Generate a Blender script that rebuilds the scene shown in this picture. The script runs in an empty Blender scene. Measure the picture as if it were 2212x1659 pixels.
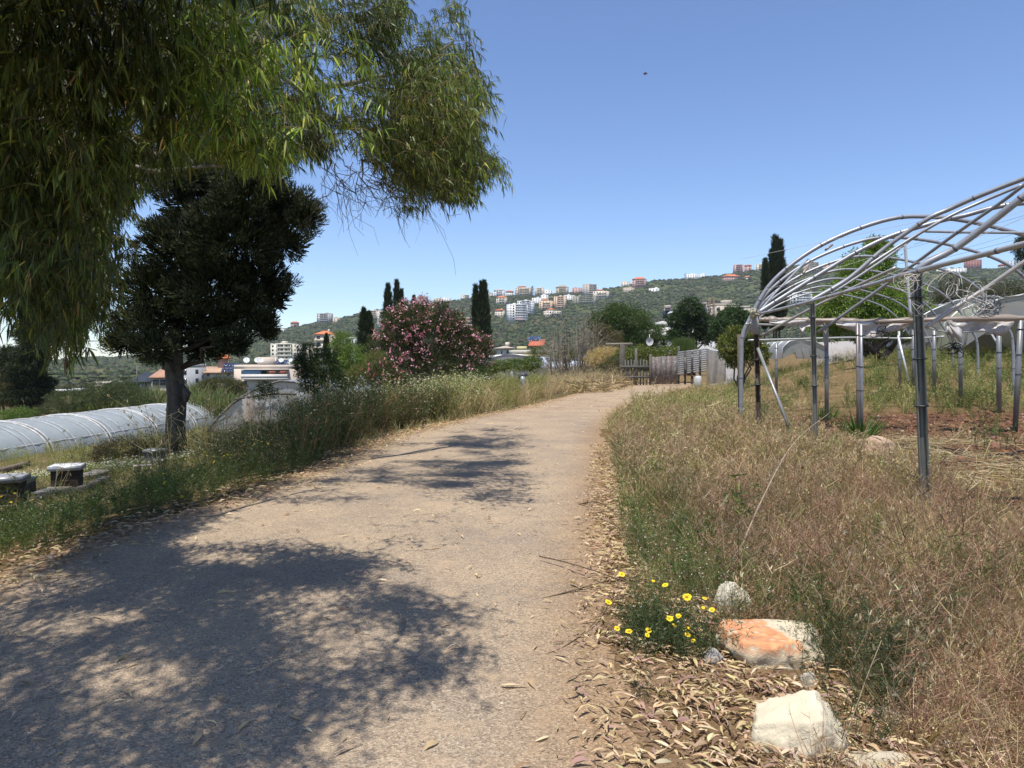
import bpy, math, random
import numpy as np
from math import radians, sin, cos, pi, tan

# ------------------------------------------------------------------ camera, sky, sun
SC = bpy.context.scene
PITCH = radians(2.0)
FPX = 1536.0                       # focal length in pixels of a 2212 x 1659 picture
CAMZ = 1.6
cam_d = bpy.data.cameras.new('camera')
cam_d.sensor_width = 36.0
cam_d.lens = 36.0 * FPX / 2212.0
cam_d.clip_start = 0.05
cam_d.clip_end = 12000
cam = bpy.data.objects.new('camera', cam_d)
SC.collection.objects.link(cam)
cam.location = (0, 0, CAMZ)
cam.rotation_euler = (pi / 2 - PITCH, 0, 0)
SC.camera = cam

SUN_EL, SUN_AZ = radians(73), radians(-155)     # azimuth clockwise from the view direction
SUNV = np.array([sin(SUN_AZ) * cos(SUN_EL), cos(SUN_AZ) * cos(SUN_EL), sin(SUN_EL)])
world = bpy.data.worlds.new('World')
SC.world = world
world.use_nodes = True
wn = world.node_tree
wn.nodes.clear()
sky = wn.nodes.new('ShaderNodeTexSky')
sky.sky_type = 'NISHITA'
sky.sun_disc = False
sky.sun_elevation = SUN_EL
sky.sun_rotation = SUN_AZ
sky.altitude = 300
sky.air_density = 0.85
sky.dust_density = 0.25
sky.ozone_density = 3.0
bg = wn.nodes.new('ShaderNodeBackground')
bg.inputs['Strength'].default_value = 0.15
wo = wn.nodes.new('ShaderNodeOutputWorld')
hs = wn.nodes.new('ShaderNodeHueSaturation')
hs.inputs['Hue'].default_value = .506
hs.inputs['Saturation'].default_value = 1.06
wn.links.new(sky.outputs[0], hs.inputs['Color'])
wn.links.new(hs.outputs[0], bg.inputs[0])
wn.links.new(bg.outputs[0], wo.inputs[0])

sun_d = bpy.data.lights.new('sun', 'SUN')
sun_d.energy = 4.8
sun_d.angle = radians(0.5)
sun_d.color = (1.0, 0.95, 0.87)
sun = bpy.data.objects.new('sun', sun_d)
SC.collection.objects.link(sun)
sun.rotation_euler = (pi / 2 - SUN_EL, 0, -SUN_AZ + pi)   # light travels along its -Z
sun.location = (0, 0, 60)
SC.view_settings.view_transform = 'Standard'
SC.view_settings.look = 'None'
SC.view_settings.exposure = 0.38
SC.view_settings.gamma = 1.0
SC.cycles.max_bounces = 6
SC.cycles.diffuse_bounces = 3
SC.cycles.glossy_bounces = 2
SC.cycles.transmission_bounces = 4
SC.cycles.transparent_max_bounces = 8
SC.cycles.volume_bounces = 0
SC.cycles.volume_step_rate = 10

R = np.random.default_rng(7)

# ------------------------------------------------------------------ pixel -> place
def at(px, py, Y):
    a = (px - 1106) / FPX
    b = -(py - 829.5) / FPX
    t = Y / (cos(PITCH) + b * sin(PITCH))
    return np.array([a * t, Y, CAMZ + t * (-sin(PITCH) + b * cos(PITCH))])

def sstep(x, a, b):
    t = np.clip((np.asarray(x, float) - a) / (b - a), 0, 1)
    return t * t * (3 - 2 * t)

LE = np.array([(-5, -3.9), (5.3, -3.8), (6.9, -3.64), (8.1, -3.2), (10.5, -2.84), (14.5, -2.6), (19, -1.3), (23.6, .37), (33, 3.0), (50, 9.5), (60, 14)])
RE = np.array([(-5, .5), (2.8, .45), (5, .62), (7.6, .95), (11, 1.4), (16, 2.0), (22, 3.3), (29, 5.6), (40, 9.8), (50, 14.5), (60, 20)])
def xl(y): return np.interp(y, LE[:, 0], LE[:, 1])
def xr(y): return np.interp(y, RE[:, 0], RE[:, 1])

def terr(x, y):
    x = np.asarray(x, float); y = np.asarray(y, float)
    dl = np.maximum(xl(y) - x - 0.5, 0)
    slope = 0.15
    hl = -3.7 * (1 - np.exp(-dl * slope / 3.7 * (1 + dl * .02)))
    hl = hl * (1 - .25 * sstep(y, 60, 160) * sstep(x, -40, 0))
    hr = 2.5 * sstep(y, 14, 38) * sstep(x - xr(y), 1.0, 11) + .3 * sstep(y, 36, 90) * sstep(x, 5, 40)
    hc = .3 * sstep(y, 45, 56)
    h = hl + hr * .68 + hc
    h = h - 6.0 * sstep(y, 90, 260)
    h = h + .03 * np.sin(x * 1.3 + y * .7) * np.sin(y * .9 - x * .4) * sstep(np.minimum(np.abs(x - xl(y)), np.abs(x - xr(y))), 0.2, 2) * ((x < xl(y)) | (x > xr(y)))
    return h

SKY = np.array([(-700, 800), (-300, 790), (0, 783), (230, 775), (300, 768), (420, 752), (520, 738), (565, 720), (600, 714), (680, 698), (720, 693), (780, 676), (900, 659), (1070, 640), (1180, 637), (1240, 634), (1330, 622), (1400, 608), (1520, 600), (1620, 586), (1700, 574), (1800, 580), (1900, 580), (2000, 582), (2212, 580), (2700, 570), (3400, 600)], float)
RS = 1300.0
def hill(x, y):
    x = np.asarray(x, float); y = np.asarray(y, float)
    px = 1106 + FPX * x / np.maximum(y, 1)
    S = (776 - np.interp(px, SKY[:, 0], SKY[:, 1])) / FPX * RS
    t = np.clip((y - 420) / (RS - 420), 0, 1.0)
    f = .62 * t + .38 * t * t
    h = -8 + (S + 9) * f
    h = h + (3.0 * np.sin(x / 61. + 1.3) * np.sin(y / 83.) + 1.8 * np.sin(x / 23. + y / 31.)) * sstep(t, 0.03, .3) * (1 - sstep(t, .93, 1))
    h = h - .12 * np.maximum(y - RS, 0)
    return h

def hillY(px, py):
    """distance at which the hillside shows at this height of the view"""
    ys = np.linspace(430, RS, 300)
    xs = (px - 1106) / FPX * ys
    p = 776 - (hill(xs, ys) - CAMZ) / ys * FPX
    i = np.argmax(p <= py) if np.any(p <= py) else len(ys) - 1
    return ys[i]

def gnd(px, py):
    """ground point seen at a pixel"""
    ys = np.concatenate([np.linspace(2, 40, 900), np.linspace(40, 200, 800)])
    a = (px - 1106) / FPX; b = -(py - 829.5) / FPX
    t = ys / (cos(PITCH) + b * sin(PITCH))
    z = CAMZ + t * (-sin(PITCH) + b * cos(PITCH)); x = a * t
    d = z - terr(x, ys)
    i = np.argmax(d <= 0) if np.any(d <= 0) else len(ys) - 1
    return np.array([x[i], ys[i], float(terr(x[i], ys[i]))])

# ------------------------------------------------------------------ mesh buffer
class Buf:
    def __init__(s):
        s.V = []; s.Q = []; s.T = []; s.C = []; s.n = 0
    def add(s, V, Q=None, T=None, C=(.5, .5, .5)):
        V = np.asarray(V, float).reshape(-1, 3)
        s.V.append(V)
        if Q is not None and len(Q): s.Q.append(np.asarray(Q, int).reshape(-1, 4) + s.n)
        if T is not None and len(T): s.T.append(np.asarray(T, int).reshape(-1, 3) + s.n)
        C = np.asarray(C, float)
        s.C.append(np.broadcast_to(C, (len(V), 3)) if C.ndim < 2 else C)
        s.n += len(V)
    def arrays(s):
        V = np.concatenate(s.V) if s.V else np.zeros((0, 3))
        Q = np.concatenate(s.Q) if s.Q else np.zeros((0, 4), int)
        T = np.concatenate(s.T) if s.T else np.zeros((0, 3), int)
        return V, Q, T, np.concatenate(s.C) if s.C else np.zeros((0, 3))
    def box(s, lo, hi, C=(.5, .5, .5)):
        x0, y0, z0 = lo; x1, y1, z1 = hi
        V = [(x0, y0, z0), (x1, y0, z0), (x1, y1, z0), (x0, y1, z0), (x0, y0, z1), (x1, y0, z1), (x1, y1, z1), (x0, y1, z1)]
        s.add(V, [(0, 3, 2, 1), (4, 5, 6, 7), (0, 1, 5, 4), (1, 2, 6, 5), (2, 3, 7, 6), (3, 0, 4, 7)], C=C)
    def tube(s, P, r, n=8, C=(.5, .5, .5), caps=True, lump=0.0):
        P = np.asarray(P, float); k = len(P)
        r = np.broadcast_to(np.asarray(r, float), (k,))
        T = np.gradient(P, axis=0); T /= np.linalg.norm(T, axis=1)[:, None] + 1e-9
        up = np.array([0, 0, 1.0]) if abs(T[0, 2]) < .9 else np.array([1.0, 0, 0])
        A = np.cross(T, up); A /= np.linalg.norm(A, axis=1)[:, None] + 1e-9
        B = np.cross(T, A)
        th = np.linspace(0, 2 * pi, n, endpoint=False)
        rr = r[:, None] * (1 + lump * np.sin(th * 3 + .7) + lump * .7 * np.sin(th * 5 + np.arange(k)[:, None] * .35))
        V = P[:, None, :] + rr[..., None] * (np.cos(th)[None, :, None] * A[:, None, :] + np.sin(th)[None, :, None] * B[:, None, :])
        i = np.arange(k - 1)[:, None] * n; j = np.arange(n)[None, :]; j2 = (j + 1) % n
        Q = np.stack([i + j, i + j2, i + n + j2, i + n + j], -1).reshape(-1, 4)
        V = V.reshape(-1, 3); T3 = []
        if caps:
            V = np.vstack([V, P[0], P[-1]]); a, b = k * n, k * n + 1
            for q in range(n):
                T3.append((a, (q + 1) % n, q)); T3.append((b, (k - 1) * n + q, (k - 1) * n + (q + 1) % n))
        s.add(V, Q, T3, C)

def strips(P0, D, L, W, bend, seg=2, roll=None, C=None, tipw=.05, basew=.6, midw=1.0, g=(0, 0, -1)):
    """N flat tapering blades. P0 (N,3) start, D (N,3) direction, L, W (N), bend (N) pull towards g."""
    N = len(P0)
    P0 = np.asarray(P0, float); D = np.asarray(D, float)
    D = D / (np.linalg.norm(D, axis=1)[:, None] + 1e-9)
    L = np.broadcast_to(L, (N,)); W = np.broadcast_to(W, (N,)); bend = np.broadcast_to(bend, (N,))
    g = np.asarray(g, float)
    pts = [P0]; d = D.copy(); p = P0.copy(); 
    for k in range(seg):
        p = p + d * (L / seg)[:, None]
        pts.append(p)
        d = d + g * (bend / seg)[:, None]
        d /= np.linalg.norm(d, axis=1)[:, None] + 1e-9
    pts = np.stack(pts, 1)
    if roll is None: roll = R.uniform(0, 2 * pi, N)
    ref = np.stack([np.cos(roll), np.sin(roll), 0.3 * np.sin(roll * 3)], 1)
    S = np.cross(D, ref); S /= np.linalg.norm(S, axis=1)[:, None] + 1e-9
    t = np.linspace(0, 1, seg + 1)
    w = np.interp(t, [0, .35, 1], [basew, midw, tipw])
    off = S[:, None, :] * (W[:, None] * w[None, :] * .5)[..., None]
    m = 2 * (seg + 1)
    q = np.array([(2 * k, 2 * k + 1, 2 * k + 3, 2 * k + 2) for k in range(seg)])
    Q = (np.arange(N)[:, None, None] * m + q[None]).reshape(-1, 4)
    V = np.stack([pts - off, pts + off], 2).reshape(-1, 3)
    if C is None: C = (.1, .12, .04)
    C = np.asarray(C, float)
    if C.ndim == 1: C = np.broadcast_to(C, (N, 3))
    Cv = np.repeat(C, m, axis=0)
    return V, Q, Cv

def pal(N, cols, wts=None, jit=.18, rng=None):
    rng = rng or R
    cols = np.asarray(cols, float)
    if wts is not None: wts = np.asarray(wts, float) / np.sum(wts)
    c = cols[rng.choice(len(cols), N, p=wts)]
    c = c * (1 + rng.normal(0, jit, (N, 1))) * (1 + rng.normal(0, jit * .3, (N, 3)))
    return np.clip(c, .004, .95)

def sph(N, rng=None):
    v = (rng or R).normal(size=(N, 3))
    return v / np.linalg.norm(v, axis=1)[:, None]

ORG = {}
def link_mesh(name, buf, mat, parent=None, org=None, smooth=False):
    V, Q, T, C = buf.arrays()
    if parent is not None and org is None: org = ORG.get(parent.name, np.zeros(3))
    if org is None: org = np.zeros(3)
    org = np.asarray(org, float)
    me = bpy.data.meshes.new(name)
    nv, nq, nt = len(V), len(Q), len(T)
    me.vertices.add(nv)
    me.vertices.foreach_set('co', (V - org).astype(np.float32).ravel())
    me.loops.add(nq * 4 + nt * 3)
    me.loops.foreach_set('vertex_index', np.concatenate([Q.ravel(), T.ravel()]).astype(np.int32))
    me.polygons.add(nq + nt)
    me.polygons.foreach_set('loop_start', np.concatenate([np.arange(nq) * 4, nq * 4 + np.arange(nt) * 3]).astype(np.int32))
    if smooth: me.polygons.foreach_set('use_smooth', np.ones(nq + nt, bool))
    me.update(calc_edges=True)
    a = me.color_attributes.new('Col', 'FLOAT_COLOR', 'POINT')
    a.data.foreach_set('color', np.hstack([C, np.ones((nv, 1))]).astype(np.float32).ravel())
    me.materials.append(mat)
    o = bpy.data.objects.new(name, me)
    SC.collection.objects.link(o)
    if parent is not None:
        o.parent = parent
    else:
        o.location = org
    ORG[o.name] = org
    return o

def tag(o, label=None, cat=None, group=None, kind=None):
    if label: o['label'] = label
    if cat: o['category'] = cat
    if group: o['group'] = group
    if kind: o['kind'] = kind
    return o

def empty(name, loc, label, cat, group=None, rz=0):
    o = bpy.data.objects.new(name, None)
    SC.collection.objects.link(o)
    o.location = loc; o.rotation_euler = (0, 0, rz)
    o.empty_display_size = .3
    ORG[o.name] = np.asarray(loc, float)
    return tag(o, label, cat, group)

def lchild(name, buf, mat, parent, smooth=False):     # child given in its thing's own coordinates
    return link_mesh(name, buf, mat, parent, org=(0, 0, 0), smooth=smooth)

# ------------------------------------------------------------------ materials
def newmat(name):
    m = bpy.data.materials.new(name); m.use_nodes = True
    nt = m.node_tree; nt.nodes.clear()
    out = nt.nodes.new('ShaderNodeOutputMaterial')
    return m, nt, out
def N(nt, t, **kw):
    n = nt.nodes.new(t)
    for k, v in kw.items():
        if k in n.inputs: n.inputs[k].default_value = v
        else: setattr(n, k, v)
    return n
def mixc(nt, fac, a, b, mode='MIX'):
    m = nt.nodes.new('ShaderNodeMix'); m.data_type = 'RGBA'; m.blend_type = mode
    for i, v in ((0, fac), (6, a), (7, b)):
        if hasattr(v, 'links') or isinstance(v, bpy.types.NodeSocket): nt.links.new(v, m.inputs[i])
        else: m.inputs[i].default_value = v if i == 0 else (tuple(v) + (1,) if len(v) == 3 else v)
    return m.outputs[2]
def noise(nt, scale, detail=4, rough=.6, coord=None, lo=None, hi=None, dim='3D'):
    n = nt.nodes.new('ShaderNodeTexNoise'); n.inputs['Scale'].default_value = scale
    n.inputs['Detail'].default_value = detail; n.inputs['Roughness'].default_value = rough
    if coord is not None: nt.links.new(coord, n.inputs['Vector'])
    if lo is None: return n.outputs[0]
    mr = nt.nodes.new('ShaderNodeMapRange'); mr.inputs[1].default_value = lo; mr.inputs[2].default_value = hi
    nt.links.new(n.outputs[0], mr.inputs[0]); return mr.outputs[0]
def wpos(nt):
    return nt.nodes.new('ShaderNodeNewGeometry').outputs['Position']
def opos(nt):
    return nt.nodes.new('ShaderNodeTexCoord').outputs['Object']

def leaf_mat(name, trans=.35, rough=.55, gloss=.25):
    m, nt, out = newmat(name)
    at_ = N(nt, 'ShaderNodeAttribute', attribute_name='Col')
    p = N(nt, 'ShaderNodeBsdfPrincipled', Roughness=rough)
    p.inputs['Specular IOR Level'].default_value = gloss
    nt.links.new(at_.outputs['Color'], p.inputs['Base Color'])
    tr = N(nt, 'ShaderNodeBsdfTranslucent')
    c = mixc(nt, 1.0, at_.outputs['Color'], (1.35, 1.35, .55), 'MULTIPLY')
    nt.links.new(c, tr.inputs['Color'])
    ms = N(nt, 'ShaderNodeMixShader'); ms.inputs[0].default_value = trans
    nt.links.new(p.outputs[0], ms.inputs[1]); nt.links.new(tr.outputs[0], ms.inputs[2])
    nt.links.new(ms.outputs[0], out.inputs[0])
    return m
M = {}
M['leaf'] = leaf_mat('leaf')
M['leafthin'] = leaf_mat('thin_leaf', .45, .45, .35)
M['needle'] = leaf_mat('needle', .12, .7, .15)
M['dry'] = leaf_mat('dry_stalk', .2, .75, .12)
M['petal'] = leaf_mat('petal', .3, .6, .1)

def col_mat(name, rough=.8, nscale=None, namt=.3, bump=0, bscale=30, metal=0, spec=.3, dirt=None):
    m, nt, out = newmat(name)
    a = N(nt, 'ShaderNodeAttribute', attribute_name='Col').outputs['Color']
    po = opos(nt)
    p = N(nt, 'ShaderNodeBsdfPrincipled', Roughness=rough, Metallic=metal)
    p.inputs['Specular IOR Level'].default_value = spec
    if nscale:
        f = noise(nt, nscale, 6, .65, po, .3, .7)
        a = mixc(nt, f, mixc(nt, 1.0, a, (1 - namt,) * 3, 'MULTIPLY'), a)
    if dirt:
        f = noise(nt, dirt[0], 5, .7, po, dirt[1], dirt[1] + .12)
        a = mixc(nt, f, a, dirt[2])
    nt.links.new(a, p.inputs['Base Color'])
    if bump:
        b = N(nt, 'ShaderNodeBump', Strength=bump, Distance=.02)
        nt.links.new(noise(nt, bscale, 6, .7, po), b.inputs['Height'])
        nt.links.new(b.outputs[0], p.inputs['Normal'])
    nt.links.new(p.outputs[0], out.inputs[0])
    return m
M['bark'] = col_mat('bark', .9, 9, .5, .8, 25)
M['wall'] = col_mat('plaster_wall', .85, .4, .2)
M['roof'] = col_mat('roof_tile', .8, 1.5, .3)
M['glass'] = col_mat('window_glass', .15, spec=.6)
M['steel'] = col_mat('galvanised_steel', .42, 6, .25, metal=.35, spec=.5, dirt=(5, .62, (.16, .09, .05)))
M['rust'] = col_mat('rusty_steel', .75, 8, .5, .3, 40, dirt=(7, .5, (.28, .25, .22)))
M['wood'] = col_mat('weathered_wood', .9, 7, .45, .5, 50)
M['stone'] = col_mat('limestone', .9, 5, .22, .6, 26, dirt=(3.2, .6, (.42, .30, .16)))
M['paint'] = col_mat('car_paint', .25, spec=.5)
M['rubber'] = col_mat('black_rubber', .6)
M['soil'] = col_mat('red_soil', .95, 10, .4, .6, 40)
M['wire'] = col_mat('wire', .5)

def plastic_mat(name, col, alpha, dirtc, scale=2.5):
    m, nt, out = newmat(name)
    po = opos(nt)
    a = N(nt, 'ShaderNodeAttribute', attribute_name='Col').outputs['Color']
    f = noise(nt, scale, 6, .7, po, .4, .75)
    c = mixc(nt, f, a, dirtc)
    p = N(nt, 'ShaderNodeBsdfPrincipled', Roughness=.35)
    nt.links.new(c, p.inputs['Base Color'])
    tl = N(nt, 'ShaderNodeBsdfTranslucent'); nt.links.new(c, tl.inputs[0])
    m1 = N(nt, 'ShaderNodeMixShader'); m1.inputs[0].default_value = .4
    nt.links.new(p.outputs[0], m1.inputs[1]); nt.links.new(tl.outputs[0], m1.inputs[2])
    tp = N(nt, 'ShaderNodeBsdfTransparent')
    m2 = N(nt, 'ShaderNodeMixShader'); m2.inputs[0].default_value = alpha
    nt.links.new(tp.outputs[0], m2.inputs[1]); nt.links.new(m1.outputs[0], m2.inputs[2])
    nt.links.new(m2.outputs[0], out.inputs[0])
    return m
M['film'] = plastic_mat('greenhouse_film', (.6, .65, .68), .86, (.42, .46, .47), 1.2)
M['rag'] = plastic_mat('torn_film', (.7, .68, .64), .93, (.45, .38, .32), 3)
M['nett'] = plastic_mat('shade_net', (.3, .27, .22), .8, (.2, .18, .14), 3)

# ground material: dry soil, straw coloured thatch and green cover
m, nt, out = newmat('dry_ground'); M['ground'] = m
wp = wpos(nt)
a = N(nt, 'ShaderNodeAttribute', attribute_name='Col').outputs['Color']
f1 = noise(nt, 2.2, 8, .7, wp, .38, .62)
f2 = noise(nt, 38, 6, .8, wp, .35, .68)
c = mixc(nt, f1, a, mixc(nt, 1.0, a, (.62, .6, .5), 'MULTIPLY'))
c = mixc(nt, f2, mixc(nt, 1.0, c, (.55, .52, .48), 'MULTIPLY'), mixc(nt, 1.0, c, (1.25, 1.22, 1.15), 'MULTIPLY'))
p = N(nt, 'ShaderNodeBsdfPrincipled', Roughness=.95); p.inputs['Specular IOR Level'].default_value = .1
b = N(nt, 'ShaderNodeBump', Strength=.9, Distance=.05)
nt.links.new(noise(nt, 22, 8, .75, wp), b.inputs['Height']); nt.links.new(b.outputs[0], p.inputs['Normal'])
nt.links.new(c, p.inputs['Base Color']); nt.links.new(p.outputs[0], out.inputs[0])

# path material: worn chip-seal of fine grey and tan grit
m, nt, out = newmat('grit_path'); M['path'] = m
wp = wpos(nt)
vo = N(nt, 'ShaderNodeTexVoronoi', Scale=115.0); nt.links.new(wp, vo.inputs['Vector'])
hsv = N(nt, 'ShaderNodeSeparateColor'); nt.links.new(vo.outputs['Color'], hsv.inputs[0])
cr = N(nt, 'ShaderNodeValToRGB')
el = cr.color_ramp.elements
el[0].position = 0; el[0].color = (.19, .15, .115, 1)
el[1].position = 1; el[1].color = (.52, .43, .33, 1)
for pos, cc in ((.18, (.27, .215, .16, 1)), (.55, (.345, .275, .20, 1)), (.85, (.42, .34, .25, 1))):
    e = el.new(pos); e.color = cc
nt.links.new(hsv.outputs[0], cr.inputs[0])
big = noise(nt, .9, 5, .6, wp, .35, .65)
c = mixc(nt, big, mixc(nt, 1.0, cr.outputs[0], (.80, .79, .79), 'MULTIPLY'), mixc(nt, 1.0, cr.outputs[0], (1.1, 1.05, .96), 'MULTIPLY'))
dust = noise(nt, 4.5, 7, .75, wp, .52, .72)
c = mixc(nt, dust, c, (.42, .31, .20))
a = N(nt, 'ShaderNodeAttribute', attribute_name='Col').outputs['Color']
c = mixc(nt, 1.0, c, a, 'MULTIPLY')
p = N(nt, 'ShaderNodeBsdfPrincipled', Roughness=.95); p.inputs['Specular IOR Level'].default_value = .15
b = N(nt, 'ShaderNodeBump', Strength=.7, Distance=.008)
nt.links.new(vo.outputs['Distance'], b.inputs['Height'])
b2 = N(nt, 'ShaderNodeBump', Strength=.5, Distance=.03)
nt.links.new(noise(nt, 9, 6, .7, wp), b2.inputs['Height']); nt.links.new(b2.outputs[0], b.inputs['Normal'])
nt.links.new(b.outputs[0], p.inputs['Normal'])
nt.links.new(c, p.inputs['Base Color']); nt.links.new(p.outputs[0], out.inputs[0])

# hillside material
m, nt, out = newmat('hillside_scrub'); M['hill'] = m
wp = wpos(nt)
f1 = noise(nt, .035, 8, .7, wp, .42, .6)
f2 = noise(nt, .011, 4, .6, wp, .56, .7)
c = mixc(nt, f1, (.06, .078, .03), (.09, .10, .044))
c = mixc(nt, f2, c, (.17, .145, .10))
p = N(nt, 'ShaderNodeBsdfPrincipled', Roughness=1.0); p.inputs['Specular IOR Level'].default_value = 0
nt.links.new(c, p.inputs['Base Color']); nt.links.new(p.outputs[0], out.inputs[0])

# ------------------------------------------------------------------ ground, path, hills
def grid_mesh(name, xs_fn, ys, nx, hfn, mat, colfn):
    u = np.linspace(0, 1, nx)
    Y = np.repeat(ys[:, None], nx, 1)
    x0, x1 = xs_fn(ys)
    X = x0[:, None] + (x1 - x0)[:, None] * u[None]
    Z = hfn(X, Y)
    V = np.stack([X, Y, Z], -1).reshape(-1, 3)
    i = np.arange(len(ys) - 1)[:, None] * nx + np.arange(nx - 1)[None]
    Q = np.stack([i, i + 1, i + nx + 1, i + nx], -1).reshape(-1, 4)
    b = Buf(); b.add(V, Q, C=colfn(X, Y).reshape(-1, 3))
    o = link_mesh(name, b, mat, smooth=True)
    return tag(o, kind='structure')

def blob(x, y, cx, cy, rx, ry):
    return np.exp(-(((x - cx) / rx) ** 2 + ((y - cy) / ry) ** 2))
SOIL = [(9.5, 13.5, 3.8, 3.0), (12.5, 16, 4, 3), (7.0, 10.5, 2.2, 1.0), (6.4, 8.2, 1.6, .8), (8.2, 17, 2.4, 1.6), (11.5, 10, 3, 2), (7.2, 14.2, .8, .8), (6.3, 16.5, .8, .7)]
def soilmask(x, y):
    s = 0
    for q in SOIL: s = s + blob(x, y, *q)
    return np.clip(s * 1.3, 0, 1)
def ground_col(x, y):
    tan_ = np.array([.26, .185, .10]); green = np.array([.10, .105, .045]); soil = np.array([.17, .085, .048]); pale = np.array([.36, .27, .17])
    left = (x < xl(y)).astype(float)
    nz = .5 + .5 * np.sin(x * .8 + 1.7 * np.sin(y * .35)) * np.sin(y * .6 + 2 * np.sin(x * .3))
    g = np.clip(left * .5 + .5 * nz, 0, 1) * (.35 + .35 * left)
    c = tan_ * (1 - g[..., None]) + green * g[..., None]
    far = sstep(y, 60, 120)[..., None]
    c = c * (1 - far) + np.array([.10, .105, .055]) * far
    lr = (sstep(x - xr(y), -.3, .1) * (1 - sstep(x - xr(y), .9, 1.5)) * (1 - sstep(y, 5, 9)))[..., None]
    c = c * (1 - lr) + np.array([.38, .26, .16]) * lr
    s = soilmask(x, y)[..., None] * .85
    c = c * (1 - s) + soil * s
    lane = (blob(x, y, 17, 41, 9, 2.2) + blob(x, y, 13, 44, 5, 3))[..., None].clip(0, 1)
    c = c * (1 - lane) + pale * lane
    return c
ys = np.concatenate([np.linspace(-6, 12, 260), np.geomspace(12.06, 3000, 330)])
grid_mesh('ground', lambda y: (np.minimum(-14 - np.abs(y) * 1.15, -14), np.maximum(14 + np.abs(y) * 1.15, 14)), ys, 420, terr, M['ground'], ground_col)
# the path: a sheet laid 6 mm above the ground, its edges ragged
pys = np.concatenate([np.linspace(-4, 20, 260), np.linspace(20.1, 46, 90)])
def ragged(y, k): return .06 * np.sin(y * 1.7 + k) + .035 * np.sin(y * 5.3 + 2 * k) + .03 * np.sin(y * 13.7 + 3 * k)
def path_h(X, Y):
    return terr(X, Y) + .006 + .035 * np.clip(1 - ((X - (xl(Y) + xr(Y)) / 2) / ((xr(Y) - xl(Y)) / 2)) ** 2, 0, 1) * .6
def path_c(X, Y):
    e = np.minimum(X - xl(Y), xr(Y) - X)
    t = sstep(e, -.1, .7)[..., None]
    far = sstep(Y, 17, 24)[..., None]
    c = np.array([.85, .74, .62]) * (1 - t) + np.array([1., 1., 1.]) * t
    return c * (1 - far) + c * far * np.array([1.02, .98, .93])
grid_mesh('path', lambda y: (xl(y) - .02 + ragged(y, 1), xr(y) + .05 + ragged(y, 4)), pys, 60, path_h, M['path'], path_c)

hy = np.concatenate([np.linspace(380, RS, 150), np.linspace(RS + 8, RS + 120, 12)])
grid_mesh('hills', lambda y: (-1.25 * y, 1.6 * y), hy, 300, hill, M['hill'], lambda X, Y: np.broadcast_to(np.array([.1, .1, .05]), X.shape + (3,)))

# ------------------------------------------------------------------ woodland on the hillside (a mass nobody could count)
ICO_V, ICO_F = None, None
def ico():
    import bmesh
    bm = bmesh.new(); bmesh.ops.create_icosphere(bm, subdivisions=2, radius=1)
    V = np.array([v.co[:] for v in bm.verts]); F = np.array([[v.index for v in f.verts] for f in bm.faces]); bm.free()
    return V, F
IV, IF = ico()
def crowns(P, S, cols, rng, rough=.28, squash=.75, buf=None, nv=12, leaves=0):
    """irregular leafy lumps for trees a few pixels wide"""
    buf = buf or Buf()
    protos = []
    for k in range(nv):
        d = 1 + rng.normal(0, rough, len(IV)) + .25 * np.sin(IV[:, 0] * 4 + k) * np.sin(IV[:, 1] * 5 + k * 2)
        v = IV * np.clip(d, .5, 1.6)[:, None]; v[:, 2] = v[:, 2] * squash + .35
        protos.append(v)
    protos = np.array(protos)
    idx = rng.integers(0, nv, len(P)); a = rng.uniform(0, 2 * pi, len(P))
    pv = protos[idx]
    x = pv[..., 0] * np.cos(a)[:, None] - pv[..., 1] * np.sin(a)[:, None]
    y = pv[..., 0] * np.sin(a)[:, None] + pv[..., 1] * np.cos(a)[:, None]
    V = np.stack([x, y, pv[..., 2]], -1) * S[:, None, None] + P[:, None, :]
    F = (np.arange(len(P))[:, None, None] * len(IV) + IF[None]).reshape(-1, 3)
    C = np.repeat(cols, len(IV), 0) * (1 + rng.normal(0, .22, (len(P) * len(IV), 1)))
    if leaves:
        n = len(P) * leaves; u = sph(n, rng); u[:, 2] = np.abs(u[:, 2]) * 1.0 - .15
        ss = np.repeat(S, leaves)
        c0 = np.repeat(P, leaves, 0) + u * (ss * rng.uniform(.8, 1.25, n))[:, None] * np.array([1, 1, squash]) + np.array([0, 0, .35]) * ss[:, None]
        a1 = sph(n, rng) * (ss * rng.uniform(.12, .26, n))[:, None]; a2 = sph(n, rng) * (ss * rng.uniform(.12, .26, n))[:, None]
        QV = np.stack([c0 - a1, c0 - a2, c0 + a1, c0 + a2], 1).reshape(-1, 3)
        buf.add(QV, np.arange(n * 4).reshape(-1, 4), None, np.repeat(pal(n, [(1, 1, 1)], None, .25, rng) / .9 * np.repeat(cols, leaves, 0), 4, 0).clip(.004, 1))
    buf.add(V.reshape(-1, 3), None, F, np.clip(C, .004, 1))
    return buf
rh = np.random.default_rng(11)
nT = 46000
yy = 430 + (RS + 5 - 430) * rh.random(nT) ** .9
px = rh.uniform(-60, 2290, nT)
xx = (px - 1106) / FPX * yy
clump = np.sin(xx / 37. + 2) * np.sin(yy / 53.) + np.sin(xx / 14. + yy / 29.) * .7
keep = rh.random(nT) < .55 + .42 * sstep(clump, -.9, .3)
xx, yy = xx[keep], yy[keep]
P = np.stack([xx, yy, hill(xx, yy) - .5], -1)
S = rh.uniform(1.3, 3.3, len(P)) * (.75 + .5 * rh.random(len(P)) ** 3)
cols = pal(len(P), [(.065, .085, .033), (.08, .098, .04), (.10, .11, .052), (.05, .068, .028), (.12, .118, .064)], [4, 4, 2, 3, 1], .2, rh)
o = link_mesh('hillside_woodland', crowns(P, S, cols, rh, leaves=12), M['leaf'])
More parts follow.
